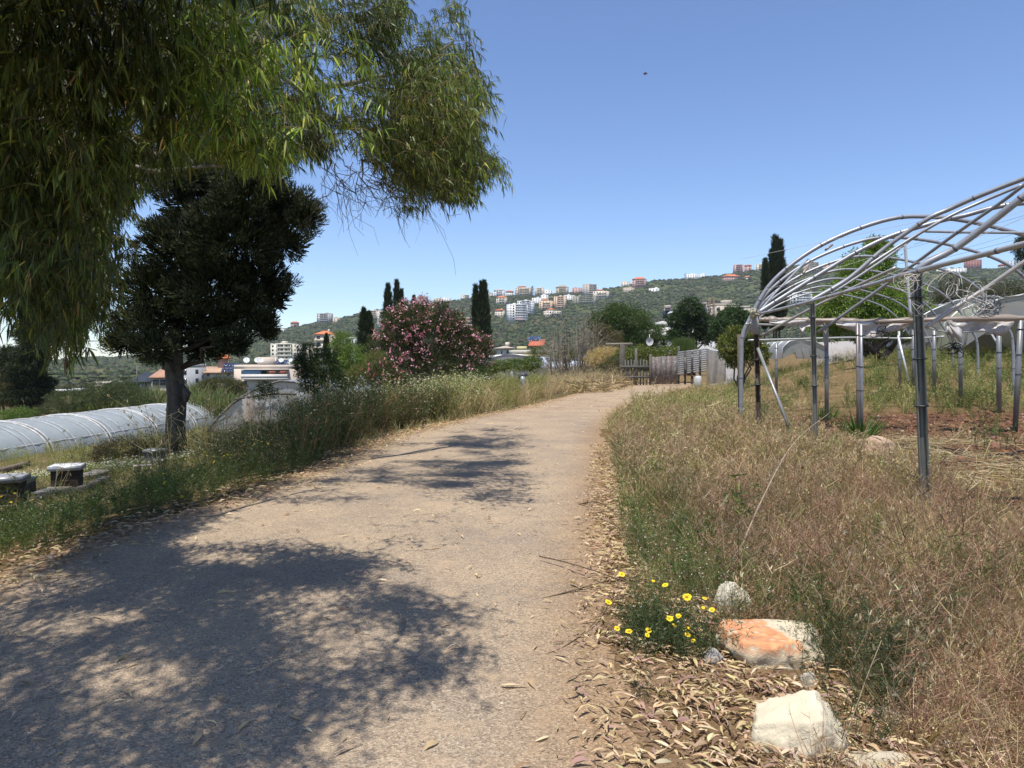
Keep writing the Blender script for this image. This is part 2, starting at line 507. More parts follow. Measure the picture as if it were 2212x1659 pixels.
tag(o, 'dense grey green scrub and olive woodland covering the distant hillside', 'woodland', kind='stuff')

# trees of the plain between the farm and the hill
nT = 700
yy = 190 + 230 * rh.random(nT); px = rh.uniform(-60, 2290, nT); xx = (px - 1106) / FPX * yy
P = np.stack([xx, yy, terr(xx, yy) - .3], -1); S = rh.uniform(1.6, 3.2, nT)
cols = pal(nT, [(.04, .055, .025), (.06, .075, .032), (.085, .09, .045)], None, .2, rh)
o = link_mesh('valley_woodland', crowns(P, S, cols, rh, leaves=60), M['leaf'])
tag(o, 'low green trees filling the valley below the hillside', 'woodland', kind='stuff')

# ------------------------------------------------------------------ buildings
WIN = {}
def shared_box(name, w, d, h, mat, col):
    key = (name, round(w, 2), round(d, 2), round(h, 2), mat.name, tuple(col))
    if key not in WIN:
        b = Buf(); b.box((-w / 2, -d / 2, 0), (w / 2, d / 2, h), col)
        o = lchild(name, b, mat, None); WIN[key] = o.data
        bpy.data.objects.remove(o)
    return WIN[key]
def add_shared(name, me, parent, loc, rz=0):
    o = bpy.data.objects.new(name, me); SC.collection.objects.link(o)
    o.parent = parent; o.location = loc; o.rotation_euler = (0, 0, rz)
    return o
def hip(b, w, d, z, h, C, e=.6, off=(0, 0)):
    w2, d2 = w / 2 + e, d / 2 + e; r = max(w2 - d2, .15 * w2); ox, oy = off
    V = [(-w2 + ox, -d2 + oy, z), (w2 + ox, -d2 + oy, z), (w2 + ox, d2 + oy, z), (-w2 + ox, d2 + oy, z), (-r + ox, oy, z + h), (r + ox, oy, z + h),
         (-w2 + ox, -d2 + oy, z - .25), (w2 + ox, -d2 + oy, z - .25), (w2 + ox, d2 + oy, z - .25), (-w2 + ox, d2 + oy, z - .25)]
    b.add(V, [(0, 1, 5, 4), (2, 3, 4, 5), (6, 7, 1, 0), (7, 8, 2, 1), (8, 9, 3, 2), (9, 6, 0, 3), (9, 8, 7, 6)], [(1, 2, 5), (3, 0, 4)], C)
CREAM = (.70, .62, .50); WHITE = (.80, .79, .76); TAN = (.58, .49, .37); PEACH = (.70, .52, .37); PINK = (.55, .36, .31); GREY = (.45, .43, .40); STONE = (.52, .46, .38); OLIVE = (.36, .35, .26)
ORANGE = (.62, .20, .075); REDR = (.50, .15, .08)
def building(px, base, wpx, hpx, Y, label, col=CREAM, style='balcony', roof='flat', rcol=ORANGE, yaw=.35, floors=None, cat='apartment block', name='apartment_block', depth=None, extras=()):
    if Y is None:
        Y = hillY(px, base); z = float(hill((px - 1106) / FPX * Y, Y))
        p = np.array([(px - 1106) / FPX * Y, Y, z])
    else:
        p = at(px, base, Y)
    H = hpx / FPX * Y; Wv = wpx / FPX * Y
    fl = floors or max(1, round(H / 3.1)); fh = H / fl
    d = depth or min(max(Wv * .55, 7), 14)
    ay = abs(yaw)
    w = max((Wv - d * sin(ay)) / cos(ay), Wv * .55)
    e = empty(name, p, label, cat, rz=yaw)
    b = Buf(); b.box((-w / 2, -d / 2, -6), (w / 2, d / 2, H), col)
    rs = random.Random(int(px * 7 + base))
    if roof == 'flat':                                  # parapet in one piece with the wall
        t = .35
        for lo, hi in (((-w / 2, -d / 2, H), (w / 2, -d / 2 + t, H + .8)), ((-w / 2, d / 2 - t, H), (w / 2, d / 2, H + .8)),
                       ((-w / 2, -d / 2 + t, H), (-w / 2 + t, d / 2 - t, H + .8)), ((w / 2 - t, -d / 2 + t, H), (w / 2, d / 2 - t, H + .8))):
            b.box(lo, hi, col)
    lchild('wall', b, M['wall'], e)
    dark = (.035, .04, .045)
    ww, wh = min(1.5, fh * .5), fh * .5
    small = Y > 1000
    step = 4.2 if small else 3.4
    n = max(2, int(w / step)); 
    for k in range(fl):
        z0 = k * fh + fh * .28
        for i in range(n):
            xw = -w / 2 + (i + .5) * w / n
            big = style == 'balcony' and (i % 3 != 0 or n < 3)
            me = shared_box('window', ww * (1.5 if big else 1), .12, wh * (1.25 if big else 1), M['glass'], dark)
            add_shared('window', me, e, (xw, -d / 2 - .02, z0 - (.15 * fh if big else 0)))
        nd = max(1, int(d / (step + .6)))
        sx = -1 if yaw > 0 else 1
        for i in range(nd):
            me = shared_box('window', ww, .12, wh, M['glass'], dark)
            add_shared('window', me, e, (sx * (w / 2 + .02), -d / 2 + (i + .5) * d / nd, z0), pi / 2)
    if style == 'balcony':
        cc = tuple(min(c * 1.12, .8) for c in col)
        bw = w * .62 if n >= 3 else w * .9
        bx = w * .12 if n >= 3 else 0
        for k in range(1, fl + 1 if roof == 'flat' else fl):
            bb = Buf(); zz = k * fh
            bb.box((bx - bw / 2, -d / 2 - 1.5, zz - .12), (bx + bw / 2, -d / 2 + .03, zz + .10), cc)
            if k < fl:
                bb.box((bx - bw / 2, -d / 2 - 1.5, zz + .10), (bx + bw / 2, -d / 2 - 1.38, zz + .95), cc)
                for q in (-1, 1):
                    bb.box((bx + q * bw / 2 - .06, -d / 2 - 1.38, zz + .10), (bx + q * bw / 2 + .06, -d / 2 - .0, zz + .95), cc)
            lchild('balcony', bb, M['wall'], e)
        if fl >= 3:
            for q in (-1, 0, 1):
                bb = Buf(); bb.box((bx + q * (bw / 2 - .3) - .18, -d / 2 - 1.34, 0), (bx + q * (bw / 2 - .3) + .18, -d / 2 - 1.0, fl * fh - .13), cc)
                lchild('pillar', bb, M['wall'], e)
    if roof == 'hip':
        rb = Buf(); hip(rb, w, d, H + .28, min(d, w) * .28, rcol); ro = lchild('roof', rb, M['roof'], e)
        cb = Buf(); cb.box((w * .2, -.4, H + .6), (w * .2 + .8, .4, H + min(d, w) * .28 + 1.2), col); lchild('chimney', cb, M['wall'], ro)
    elif roof == 'lean':
        rb = Buf(); w2, d2 = w / 2 + .5, d / 2 + .6
        rb.add([(-w2, -d2, H + .05), (w2, -d2, H + .05), (w2, d2, H + d * .3), (-w2, d2, H + d * .3), (-w2, -d2, H - .2), (w2, -d2, H - .2), (w2, d2, H + d * .3 - .25), (-w2, d2, H + d * .3 - .25)],
               [(0, 1, 2, 3), (7, 6, 5, 4), (4, 5, 1, 0), (5, 6, 2, 1), (6, 7, 3, 2), (7, 4, 0, 3)], C=rcol)
        lchild('roof', rb, M['roof'], e)
        gb = Buf(); gb.add([(-w / 2, d / 2 - .1, H - .1), (w / 2, d / 2 - .1, H - .1), (w / 2, d / 2 - .1, H + d * .28), (-w / 2, d / 2 - .1, H + d * .28)], [(0, 1, 2, 3)], C=col)
        for q in (-1, 1):
            gb.add([(q * w / 2, -d / 2, H - .1), (q * w / 2, d / 2 - .1, H - .1), (q * w / 2, d / 2 - .1, H + d * .28)], None, [(0, 1, 2)], C=col)
        lchild('gable', gb, M['wall'], e)
    else:
        rb = Buf(); rb.box((-w / 2 + .35, -d / 2 + .35, H - .3), (w / 2 - .35, d / 2 - .35, H + .12), (.42, .40, .37)); ro = lchild('roof', rb, M['wall'], e)
        if w > 8:
            sb = Buf(); qx = rs.uniform(-.25, .25) * w; sb.box((qx - 1.6, -1.8, H + .12), (qx + 1.6, 1.8, H + 2.4), col); lchild('stair_housing', sb, M['wall'], ro)
        if roof == 'flathip':
            rb = Buf(); hip(rb, w * .5, d * .6, H + 2.2, 1.8, rcol, .4, (-w * .1, 0)); lchild('roof', rb, M['roof'], e)
            rb = Buf(); rb.box((-w * .35, -d * .3, H + .12), (w * .15, d * .3, H + 1.95), col); lchild('penthouse', rb, M['wall'], e)
    return e, w, d, H

def dishes(e, w, d, H, n, seed):
    rs = random.Random(seed)
    for i in range(n):
        b = Buf(); x = -w / 2 + (i + .7) * w / (n + .6); y = rs.uniform(-d * .35, d * .1); r = rs.uniform(.45, .7); z = H + 1.0
        c = np.array([x, y, z + .8]); nd = np.array([rs.uniform(-.5, .5), -1, .6]); nd /= np.linalg.norm(nd)
        A = np.cross(nd, (0, 0, 1)); A /= np.linalg.norm(A); B2 = np.cross(nd, A)
        V = [c - nd * .18]; T = []; k = 14
        for j in range(k): V.append(c + r * (cos(j / k * 2 * pi) * A + sin(j / k * 2 * pi) * B2))
        for j in range(k): T.append((0, 1 + j, 1 + (j + 1) % k))
        b.add(V, None, T, (.7, .7, .68)); b.tube([(x, y + .05, H + .1), c - nd * .2], .05, 5, (.4, .4, .4))
        b.tube([c - nd * .2, c + nd * .5], .03, 4, (.4, .4, .4))
        lchild('satellite_dish', b, M['wall'], e)
def water_tank(e, x, y, z, col=(.72, .72, .7)):
    b = Buf(); b.tube([(x - .9, y, z + .8), (x - .8, y, z + .8), (x + .8, y, z + .8), (x + .9, y, z + .8)], [.3, .55, .55, .3], 12, col)
    b.box((x - .6, y - .4, z), (x - .5, y + .4, z + .5), (.3, .3, .3)); b.box((x + .5, y - .4, z), (x + .6, y + .4, z + .5), (.3, .3, .3))
    lchild('water_tank', b, M['wall'], e)
def solar(e, x0, x1, y0, y1, z0, z1, nx, ny):
    b = Buf()
    for i in range(nx):
        for j in range(ny):
            u0, u1 = (i + .04) / nx, (i + .96) / nx; v0, v1 = (j + .04) / ny, (j + .96) / ny
            q = [(x0 + (x1 - x0) * u, y0 + (y1 - y0) * v, z0 + (z1 - z0) * v) for u, v in ((u0, v0), (u1, v0), (u1, v1), (u0, v1))]
            b.add(q + [(a_, b_, c_ - .06) for a_, b_, c_ in q], [(0, 1, 2, 3), (7, 6, 5, 4), (0, 4, 5, 1), (1, 5, 6, 2), (2, 6, 7, 3), (3, 7, 4, 0)], C=(.03, .045, .09))
    fr = Buf()
    for u in (0, .5, 1):
        x = x0 + (x1 - x0) * u
        fr.tube([(x, y0, z0 - .12), (x, y1, z1 - .12)], .05, 4, (.5, .5, .5))
        fr.tube([(x, y1, z1 - .12), (x, y1, z0 - .6)], .05, 4, (.5, .5, .5))
    o = lchild('solar_panel_array', b, M['glass'], e); lchild('mounting_frame', fr, M['steel'], o)

ridge = 'villas and blocks along the ridge'; mid = 'blocks on the hillside'
BL = [
 (638, 707, 20, 9, 'small pink block with orange roof, alone and lowest on the ridge at left', PINK, 'balcony', 'hip', REDR),
 (610, 717, 20, 5, 'low white building on the ridge left of the lone pink block', WHITE, 'plain', 'flat', 0),
 (703, 698, 34, 19, 'unfinished grey concrete block on the ridge left of the dark cypresses', GREY, 'balcony', 'flat', 0),
 (727, 696, 16, 8, 'small tan house against the right side of the unfinished concrete block', TAN, 'plain', 'flat', 0),
 (809, 691, 26, 18, 'tan block on the ridge just left of the tall pair of cypresses', TAN, 'balcony', 'flat', 0),
 (877, 670, 24, 17, 'white and grey block on the ridge between the cypress pair and the small cypress', WHITE, 'balcony', 'flat', 0),
 (909, 657, 22, 14, 'pink topped grey block on the ridge right of the small cypress above the oleander', GREY, 'balcony', 'flathip', REDR),
 (944, 654, 15, 8, 'small cream house among trees above the oleander', CREAM, 'plain', 'flat', 0),
 (963, 650, 24, 7, 'long low white building on the ridge above the oleander', WHITE, 'plain', 'flat', 0),
 (1005, 647, 18, 9, 'cream house on the ridge immediately left of the tall cypress clump', CREAM, 'balcony', 'flat', 0),
 (1058, 643, 14, 8, 'small grey house immediately right of the tall cypress clump', GREY, 'plain', 'flat', 0),
 (1079, 641, 24, 12, 'white villa with dark pillared terrace on the ridge', WHITE, 'balcony', 'hip', (.45, .40, .36)),
 (1101, 637, 17, 9, 'white house with bright orange hip roof on the ridge', WHITE, 'plain', 'hip', ORANGE),
 (1131, 640, 38, 17, 'broad tan four storey block on the ridge left of the pointed pine', TAN, 'balcony', 'flathip', ORANGE),
 (1165, 637, 20, 14, 'cream block on the ridge immediately right of the pointed pine', CREAM, 'balcony', 'flat', 0),
 (1184, 637, 18, 9, 'low white house on the ridge between two cream blocks', WHITE, 'plain', 'flat', 0),
 (1214, 636, 28, 14, 'tan block with brown roof behind trees on the ridge', TAN, 'balcony', 'hip', (.35, .26, .17)),
 (1246, 634, 22, 10, 'pale pink house on the ridge left of the grey tower', PINK, 'plain', 'flat', 0),
 (1273, 641, 30, 24, 'tall grey tower of stacked balconies standing above the ridge', STONE, 'balcony', 'flat', 0),
 (1298, 645, 36, 14, 'cream apartment house with salmon roof right of the grey tower', CREAM, 'balcony', 'flathip', ORANGE),
 (1262, 658, 52, 16, 'long olive grey block below the grey tower', OLIVE, 'balcony', 'flat', 0),
 (1229, 651, 26, 11, 'white terrace houses above the peach apartment tower', WHITE, 'plain', 'flat', 0),
 (1210, 669, 28, 26, 'tall peach apartment tower with rounded balconies', PEACH, 'balcony', 'flat', 0),
 (1180, 671, 32, 19, 'peach apartment house with orange roof left of the peach tower', PEACH, 'balcony', 'flathip', ORANGE),
 (1176, 651, 16, 12, 'bright white cubic villa above the peach apartments', WHITE, 'plain', 'flat', 0),
 (1160, 658, 22, 12, 'white house directly above the big white apartment blocks', WHITE, 'plain', 'flat', 0),
 (1136, 682, 38, 30, 'tall white apartment block behind the biggest white block', (.66, .67, .68), 'balcony', 'flat', 0),
 (1117, 697, 46, 37, 'biggest white apartment block in front with a red awning', WHITE, 'balcony', 'flat', 0),
 (1084, 658, 24, 14, 'cream villa with orange roof left above the white blocks', CREAM, 'balcony', 'hip', ORANGE),
 (1080, 684, 22, 12, 'house with bright orange roof left of the biggest white block', CREAM, 'plain', 'hip', ORANGE),
 (1193, 684, 38, 11, 'wide low cream villa with pillars and small orange roof', CREAM, 'balcony', 'flathip', ORANGE),
 (1380, 622, 32, 17, 'large pink villa with orange roofs on the ridge right of centre', PINK, 'balcony', 'hip', ORANGE),
 (1350, 617, 20, 8, 'cream house on the ridge left of the large pink villa', CREAM, 'plain', 'flat', 0),
 (1357, 631, 24, 7, 'low tan house below the large pink villa', TAN, 'plain', 'flat', 0),
 (1412, 631, 24, 6, 'low white walls of a house right below the large pink villa', WHITE, 'plain', 'flat', 0),
 (1492, 603, 30, 8, 'flat white house on the ridge with rooftop tank', WHITE, 'plain', 'flat', 0),
 (1516, 598, 14, 7, 'small white house at the right end of the flat white house', WHITE, 'plain', 'flat', 0),
 (1592, 587, 24, 16, 'pink three storey block on the ridge', PINK, 'balcony', 'flat', 0),
 (1613, 584, 17, 12, 'pink house with red roof beside the pink block on the ridge', PINK, 'plain', 'hip', REDR),
 (1577, 607, 38, 8, 'wide house with several salmon roofs below the pink block', PINK, 'plain', 'hip', ORANGE),
 (1641, 586, 26, 12, 'cream house on the ridge left of the dark right cypress', CREAM, 'balcony', 'flat', 0),
 (1612, 604, 16, 4, 'small salmon roofed house right of the wide salmon roofed house', CREAM, 'plain', 'hip', ORANGE),
 (1747, 590, 34, 20, 'stone apartment block on the ridge behind the pipe hoops', STONE, 'balcony', 'flat', 0),
 (1783, 584, 16, 9, 'pink house on the ridge behind the pipe hoops', PINK, 'plain', 'flat', 0),
 (1728, 657, 50, 22, 'white terraced block with red awnings behind the pipe hoops', WHITE, 'balcony', 'flat', 0),
 (2001, 573, 14, 9, 'white house with red roof right of the big green tree', WHITE, 'plain', 'hip', REDR),
 (2096, 580, 34, 17, 'maroon striped block on the ridge at far right', (.34, .15, .13), 'plain', 'flat', 0),
 (2050, 590, 56, 7, 'long low white building on the ridge at far right', WHITE, 'plain', 'flat', 0),
 (2158, 578, 12, 7, 'tiny house with red roof between maroon block and pale shed', STONE, 'plain', 'hip', REDR),
 (2180, 580, 38, 15, 'pale blue grey shed on the ridge at the right edge', (.45, .52, .55), 'plain', 'flat', 0),
]
for i, (px_, by, w_, h_, lab, col, st, rf, rc) in enumerate(BL):
    e, w, d, H = building(px_, by, w_, h_, None, lab, col, st, rf, rc or ORANGE, yaw=(-.38 if i % 3 else .3), cat='house' if h_ < 12 else 'apartment block', name='house' if h_ < 12 else 'apartment_block')
    e['group'] = ridge if by < 660 else mid
    if 'red awning' in lab and 'biggest' in lab:
        b = Buf(); b.box((-w * .25, -d / 2 - 4, 2.6), (w * .25, -d / 2 - 1.52, 2.8), (.55, .05, .05)); lchild('awning', b, M['wall'], e)
# nearer buildings below the hill
e, w, d, H = building(619, 786, 62, 42, 560, 'cream apartment block with many window bays behind the shrubs', (.70, .65, .52), 'balcony', 'flat', yaw=-.25); water_tank(e, -w * .2, 0, H)
e, w, d, H = building(703, 750, 42, 27, 420, 'tan villa with wide orange hip roof above the shrubs', TAN, 'balcony', 'hip', yaw=-.3, cat='villa', name='villa')
e, w, d, H = building(690, 790, 60, 38, 400, 'cream house below the villa with orange hip roof', CREAM, 'balcony', 'flat', yaw=.3, cat='house', name='house')
e, w, d, H = building(760, 790, 24, 58, 420, 'grey green block between the light green shrub and the dark cypress', (.42, .45, .38), 'balcony', 'flat', yaw=-.2)
e, w, d, H = building(997, 712, 46, 24, 520, 'cream and yellow block on the slope left of the tall cypress clump', (.62, .52, .34), 'balcony', 'flat', yaw=.5)
e, w, d, H = building(824, 700, 20, 26, 600, 'white block glimpsed behind the dark cypress and oleander', WHITE, 'balcony', 'flat')
e, w, d, H = building(585, 838, 128, 42, 150, 'flat roofed two storey apartment building with dishes on its roof, behind the left tunnel', (.62, .52, .42), 'plain', 'flat', yaw=.04, floors=2, depth=9)
dishes(e, w, d, H, 6, 5); water_tank(e, -w * .1, 0, H); water_tank(e, w * .25, .5, H); solar(e, w * .12, w * .3, -2, 0, H + .6, H + 1.8, 4, 2)
b = Buf(); b.box((-w * .34, -d / 2 - 1.6, H * .5 - .1), (w * .42, -d / 2 + .02, H * .5 + .12), (.72, .66, .6)); b.box((-w * .34, -d / 2 - 1.6, H * .5 + .12), (w * .42, -d / 2 - 1.48, H * .5 + .95), (.74, .68, .62)); lchild('balcony', b, M['wall'], e)
b = Buf(); b.box((-w * .34, -d / 2 - 1.45, H * .5 + .9), (-w * .02, -d / 2 - 1.38, H * .93), (.16, .27, .36)); lchild('balcony_glazing', b, M['glass'], e)
b = Buf(); b.box((-w * .34, -d / 2 - 1.62, H * .95), (w * .42, -d / 2 - .02, H * .99), (.72, .66, .6)); lchild('canopy_slab', b, M['wall'], e)
for xx_ in (w * .12, w * .30):
    b = Buf(); b.box((xx_, -d / 2 - 1.55, H * .72), (xx_ + w * .11, -d / 2 - 1.5, H * .95), (.42, .15, .09)); lchild('sun_blind', b, M['wall'], e)
e, w, d, H = building(478, 826, 88, 22, 170, 'house with mono pitch tiled roof and solar panels behind the cypress trunk', (.62, .58, .5), 'plain', 'lean', (.50, .33, .22), yaw=.15, floors=2, cat='house', name='house', depth=4.5)
solar(e, w * .08, w * .5, -3.4, 0, H + .2, H + 2.2, 7, 3)
b = Buf(); b.box((-w * .12, 1.5, H), (w * .12, 3.9, H + 3.2), (.5, .3, .2)); hip(b, w * .24, 2.6, H + 3.45, 1.2, ORANGE, .4, (0, 2.7)); lchild('roof_tower', b, M['roof'], e)
e, w, d, H = building(415, 832, 36, 38, 165, 'bare grey block wall house right of the cypress trunk', (.40, .41, .41), 'plain', 'flat', yaw=-.2, floors=2, cat='house', name='house')
e, w, d, H = building(358, 838, 36, 24, 160, 'pinkish house with tan roof left of the cypress trunk', (.55, .42, .34), 'plain', 'lean', (.45, .25, .16), yaw=.1, floors=1, cat='house', name='house')
e, w, d, H = building(318, 838, 40, 14, 168, 'dark roofed shed beside the pinkish house', (.3, .3, .3), 'plain', 'lean', (.03, .04, .05), yaw=.1, floors=1, cat='shed', name='shed')
e, w, d, H = building(150, 862, 70, 16, 190, 'low white buildings seen under the hanging leaves at far left', WHITE, 'plain', 'flat', yaw=.2, floors=1, cat='house', name='house')
e, w, d, H = building(235, 842, 40, 12, 200, 'low grey flat roofed house left of the dark shed', STONE, 'plain', 'flat', yaw=.1, floors=1, cat='house', name='house')
e, w, d, H = building(1136, 786, 74, 20, 130, 'long flat building with tan fascia behind the vehicles', (.50, .47, .38), 'plain', 'flat', yaw=.1, floors=1, cat='house', name='house', depth=8)
b = Buf(); b.box((-w / 2 - .5, -d / 2 - .9, H * .6), (w / 2 + .5, -d / 2 - .05, H * 1.02), (.46, .36, .2)); lchild('fascia', b, M['wall'], e)
e, w, d, H = building(1160, 764, 28, 17, 150, 'grey house with small red lean roof and solar panels behind the vehicles', GREY, 'plain', 'lean', REDR, yaw=-.1, floors=1, cat='house', name='house', depth=5)
solar(e, -w * .9, w * .2, 1, 4, H + 1.2, H + 2.2, 5, 2)
e, w, d, H = building(1127, 765, 22, 8, 145, 'small yellow roof room on the long flat building', (.66, .58, .30), 'plain', 'flat', yaw=.1, floors=1, cat='roof room', name='roof_room', depth=3)
e, w, d, H = building(1090, 768, 24, 14, 170, 'cream cottage with rounded roof right of the cypress clump', CREAM, 'plain', 'hip', (.5, .42, .34), floors=1, cat='cottage', name='cottage')
e, w, d, H = building(1442, 692, 22, 26, 260, 'pinkish grey block left of the castor tree', (.5, .42, .38), 'balcony', 'flat', yaw=-.2)
e, w, d, H = building(1500, 676, 44, 18, 300, 'pink and white house behind the castor tree', (.56, .46, .42), 'balcony', 'flat', yaw=.1, cat='house', name='house')
e, w, d, H = building(1562, 676, 60, 14, 280, 'tan stone house with parapet right of the lattice mast', (.46, .40, .32), 'plain', 'flat', yaw=.1, floors=1, cat='house', name='house')
e, w, d, H = building(1595, 688, 46, 20, 230, 'rough stone yard building left of the pipe frame', STONE, 'plain', 'flat', yaw=-.15, floors=1, cat='shed', name='stone_shed')
e, w, d, H = building(1450, 746, 76, 36, 95, 'low white house with flat canopy behind the round bush', (.62, .60, .56), 'plain', 'flat', yaw=.05, floors=1, cat='house', name='house', depth=7)
dishes(e, w, d, H, 1, 9)
e, w, d, H = building(1530, 742, 50, 30, 100, 'white wall house with solar panel right of the castor tree', (.58, .58, .58), 'plain', 'flat', yaw=.0, floors=1, cat='house', name='house', depth=6)
solar(e, -w * .3, w * .3, -2, 1, H + .6, H + 1.6, 4, 1)
#PART3

# ------------------------------------------------------------------ trees and shrubs
def trunk_tube(b, P, r, C=(.14, .115, .09), n=8, lump=.06):
    b.tube(P, r, n, C, lump=lump)
def curve_pts(a, c, k=6, wob=.06, rng=None):
    rng = rng or R
    a = np.asarray(a, float); c = np.asarray(c, float)
    t = np.linspace(0, 1, k)[:, None]
    L = np.linalg.norm(c - a)
    p = a + (c - a) * t
    o = rng.normal(0, wob * L, (k, 3)); o[0] = 0; o[-1] = 0
    p = p + o; p[:, 2] += np.sin(t[:, 0] * pi) * L * .06
    return p

def leafy(buf, C0, Rd, n, ll, lw, cols, wts=None, shell=.45, down=.3, up=0., rng=None, seg=1, bend=.4, jit=.2, midw=1., tipw=.08):
    """n leaves through a lump: centre C0, radii Rd; shell = how near the surface"""
    rng = rng or R
    u = sph(n, rng); r = (shell + (1 - shell) * rng.random(n)) ** .8
    wob = 1 + .18 * np.sin(u[:, 0] * 5 + C0[0]) * np.sin(u[:, 1] * 6 + C0[1]) + .12 * np.sin(u[:, 2] * 9 + C0[2])
    P = np.asarray(C0) + u * (r * wob)[:, None] * np.asarray(Rd)
    D = u * .7 + rng.normal(0, .5, (n, 3)) + np.array([0, 0, up - down])
    L = ll * rng.uniform(.6, 1.3, n); W = lw * rng.uniform(.6, 1.3, n)
    V, Q, Cv = strips(P, D, L, W, bend * rng.uniform(0, 1.5, n), seg, rng.uniform(0, 6.3, n), pal(n, cols, wts, jit, rng), tipw=tipw, midw=midw)
    buf.add(V, Q, None, Cv)

def shrub(name, label, cat, lumps, Y, cols, wts=None, n=6000, leaf=(.08, .03), base=None, group=None, rng=None, seg=1, mat='leaf', trunk=True, tcol=(.14, .11, .08), tr=.05, down=.3, up=0, core=True, bend=.4, dy=.8, extra=None, shell=.35):
    """lumps: (px, py, rpx, rpy) of the crown as lobes with real depth"""
    rng = rng or np.random.default_rng(int(abs(hash_(name + label))) % 9999)
    sc = Y / FPX
    Ls = []
    for q in lumps:
        px, py, rx = q[:3]; ry = q[3] if len(q) > 3 else rx
        yy = Y + rng.uniform(-.35, .35) * rx * sc
        Ls.append((at(px, py, yy), np.array([rx * sc, rx * sc * dy, ry * sc])))
    xs = [l[0][0] for l in Ls]
    bx = sum(xs) / len(xs) if base is None else (base - 1106) / FPX * Y
    bp = np.array([bx, Y, float(terr(bx, Y)) if Y < 300 else float(hill(bx, Y))])
    cols = [tuple(min(c * 1.2, .8) for c in cc) for cc in cols]
    e = empty(name, bp, label, cat, group)
    b = Buf(); vol = np.array([l[1][0] * l[1][2] for l in Ls]); vol = vol / vol.sum()
    for (c, r), v in zip(Ls, vol):
        leafy(b, c, r, int(n * v), leaf[0], leaf[1], cols, wts, shell=shell, down=down, up=up, rng=rng, seg=seg, bend=bend)
    o = link_mesh('crown', b, M[mat], e)
    if trunk:
        t = Buf()
        for (c, r) in Ls:
            trunk_tube(t, curve_pts(bp + np.array([rng.normal(0, tr), rng.normal(0, tr), -.1]), c, 6, .05, rng), np.linspace(tr, tr * .3, 6), tcol, 6)
            for k in range(4):
                tip = c + sph(1, rng)[0] * r * .8
                t.tube(curve_pts(c - np.array([0, 0, r[2] * .3]), tip, 4, .06, rng), np.linspace(tr * .3, tr * .1, 4), 4, tcol)
        link_mesh('trunk', t, M['bark'], e, smooth=True)
    if extra: extra(e, Ls, rng)
    return e
def hash_(s):
    h = 7
    for ch in s: h = (h * 131 + ord(ch)) % 1000003
    return h

G_D = [(.030, .042, .016), (.045, .06, .022), (.02, .03, .012)]
G_M = [(.06, .085, .025), (.09, .12, .035), (.045, .065, .02)]
G_B = [(.10, .16, .035), (.15, .22, .05), (.07, .11, .03)]

# --- pencil cypresses
def pencil(tips, base_py, Y, label, group=None, n=5000, lean=0, cols=None):
    """tips: list of (px_top, py_top, half width px, px_base)"""
    rng = np.random.default_rng(hash_(label) % 9999)
    cols = cols or [(.030, .044, .018), (.048, .062, .027), (.07, .082, .038), (.02, .03, .013)]
    sc = Y / FPX; b = Buf(); t = Buf()
    cx = np.mean([q[3] for q in tips]); bp = at(cx, base_py, Y)
    e = empty('cypress_tree', bp, label, 'cypress', group)
    for (px, py, hw, pb) in tips:
        top = at(px, py, Y); bot = at(pb, base_py, Y); H = top[2] - bot[2]
        m = int(n / len(tips)); u = rng.random(m) ** .85
        prof = np.interp(u, [0, .06, .25, .5, .8, .93, 1], [.35, .85, 1, .9, .58, .3, .04]) * hw * sc
        prof = prof * (1 + .16 * np.sin(u * 37 + px) + .12 * np.sin(u * 91))
        a = rng.uniform(0, 2 * pi, m); rr = prof * rng.uniform(.45, 1.06, m) * (1 + .14 * np.sin(a * 4 + u * 25))
        P = bot + (top - bot) * u[:, None] + np.stack([np.cos(a) * rr, np.sin(a) * rr, 0 * a], 1)
        D = np.stack([np.cos(a) * .45, np.sin(a) * .45, np.full(m, 1.1)], 1) + rng.normal(0, .25, (m, 3))
        L = H * rng.uniform(.035, .075, m); W = L * rng.uniform(.22, .42, m)
        V, Q, C = strips(P, D, L, W, -.2, 1, None, pal(m, cols, None, .25, rng), tipw=.1)
        b.add(V, Q, None, C)
        t.tube([bot + (0, 0, -1.5), bot + (top - bot) * .5, top - (0, 0, H * .05)], [hw * sc * .16, hw * sc * .1, .02], 6, (.12, .09, .07))
    link_mesh('crown', b, M['needle'], e); link_mesh('trunk', t, M['bark'], e)
    return e
pencil([(838, 617, 10, 839)], 745, 88, 'left of the two slim dark cypresses standing behind the oleander', n=7000)
pencil([(857, 609, 9, 860), (868, 628, 5, 862)], 745, 90, 'right slim dark cypress of the pair, with a side branch leaning right', n=7000)
pencil([(894, 641, 9, 893)], 735, 95, 'short dark cypress tip rising above the oleander right of the pair', n=4500)
pencil([(786, 668, 15, 786), (798, 676, 12, 797)], 790, 60, 'broad dark cypress left of the oleander', n=9000)
pencil([(705, 722, 8.5, 705)], 790, 62, 'small round topped cypress between the green shrubs', n=5000)
pencil([(1027, 619, 9, 1030), (1040, 613, 9, 1041), (1046, 611, 9, 1052), (1036, 640, 16, 1042)], 765, 78, 'tall dark cypress clump with three tips right of the oleander', n=16000)
pencil([(1675, 516, 13, 1677), (1684, 524, 12, 1684), (1668, 545, 12, 1672)], 715, 110, 'tall broad dark cypress left of the pipe hoops', n=14000)
pencil([(1653, 564, 8, 1652)], 712, 108, 'slim dark cypress leaning against the left side of the tall broad one', n=6000)
pencil([(1150, 618, 5, 1150)], 643, 1230, 'pointed dark pine on the ridge between two cream blocks', n=900)
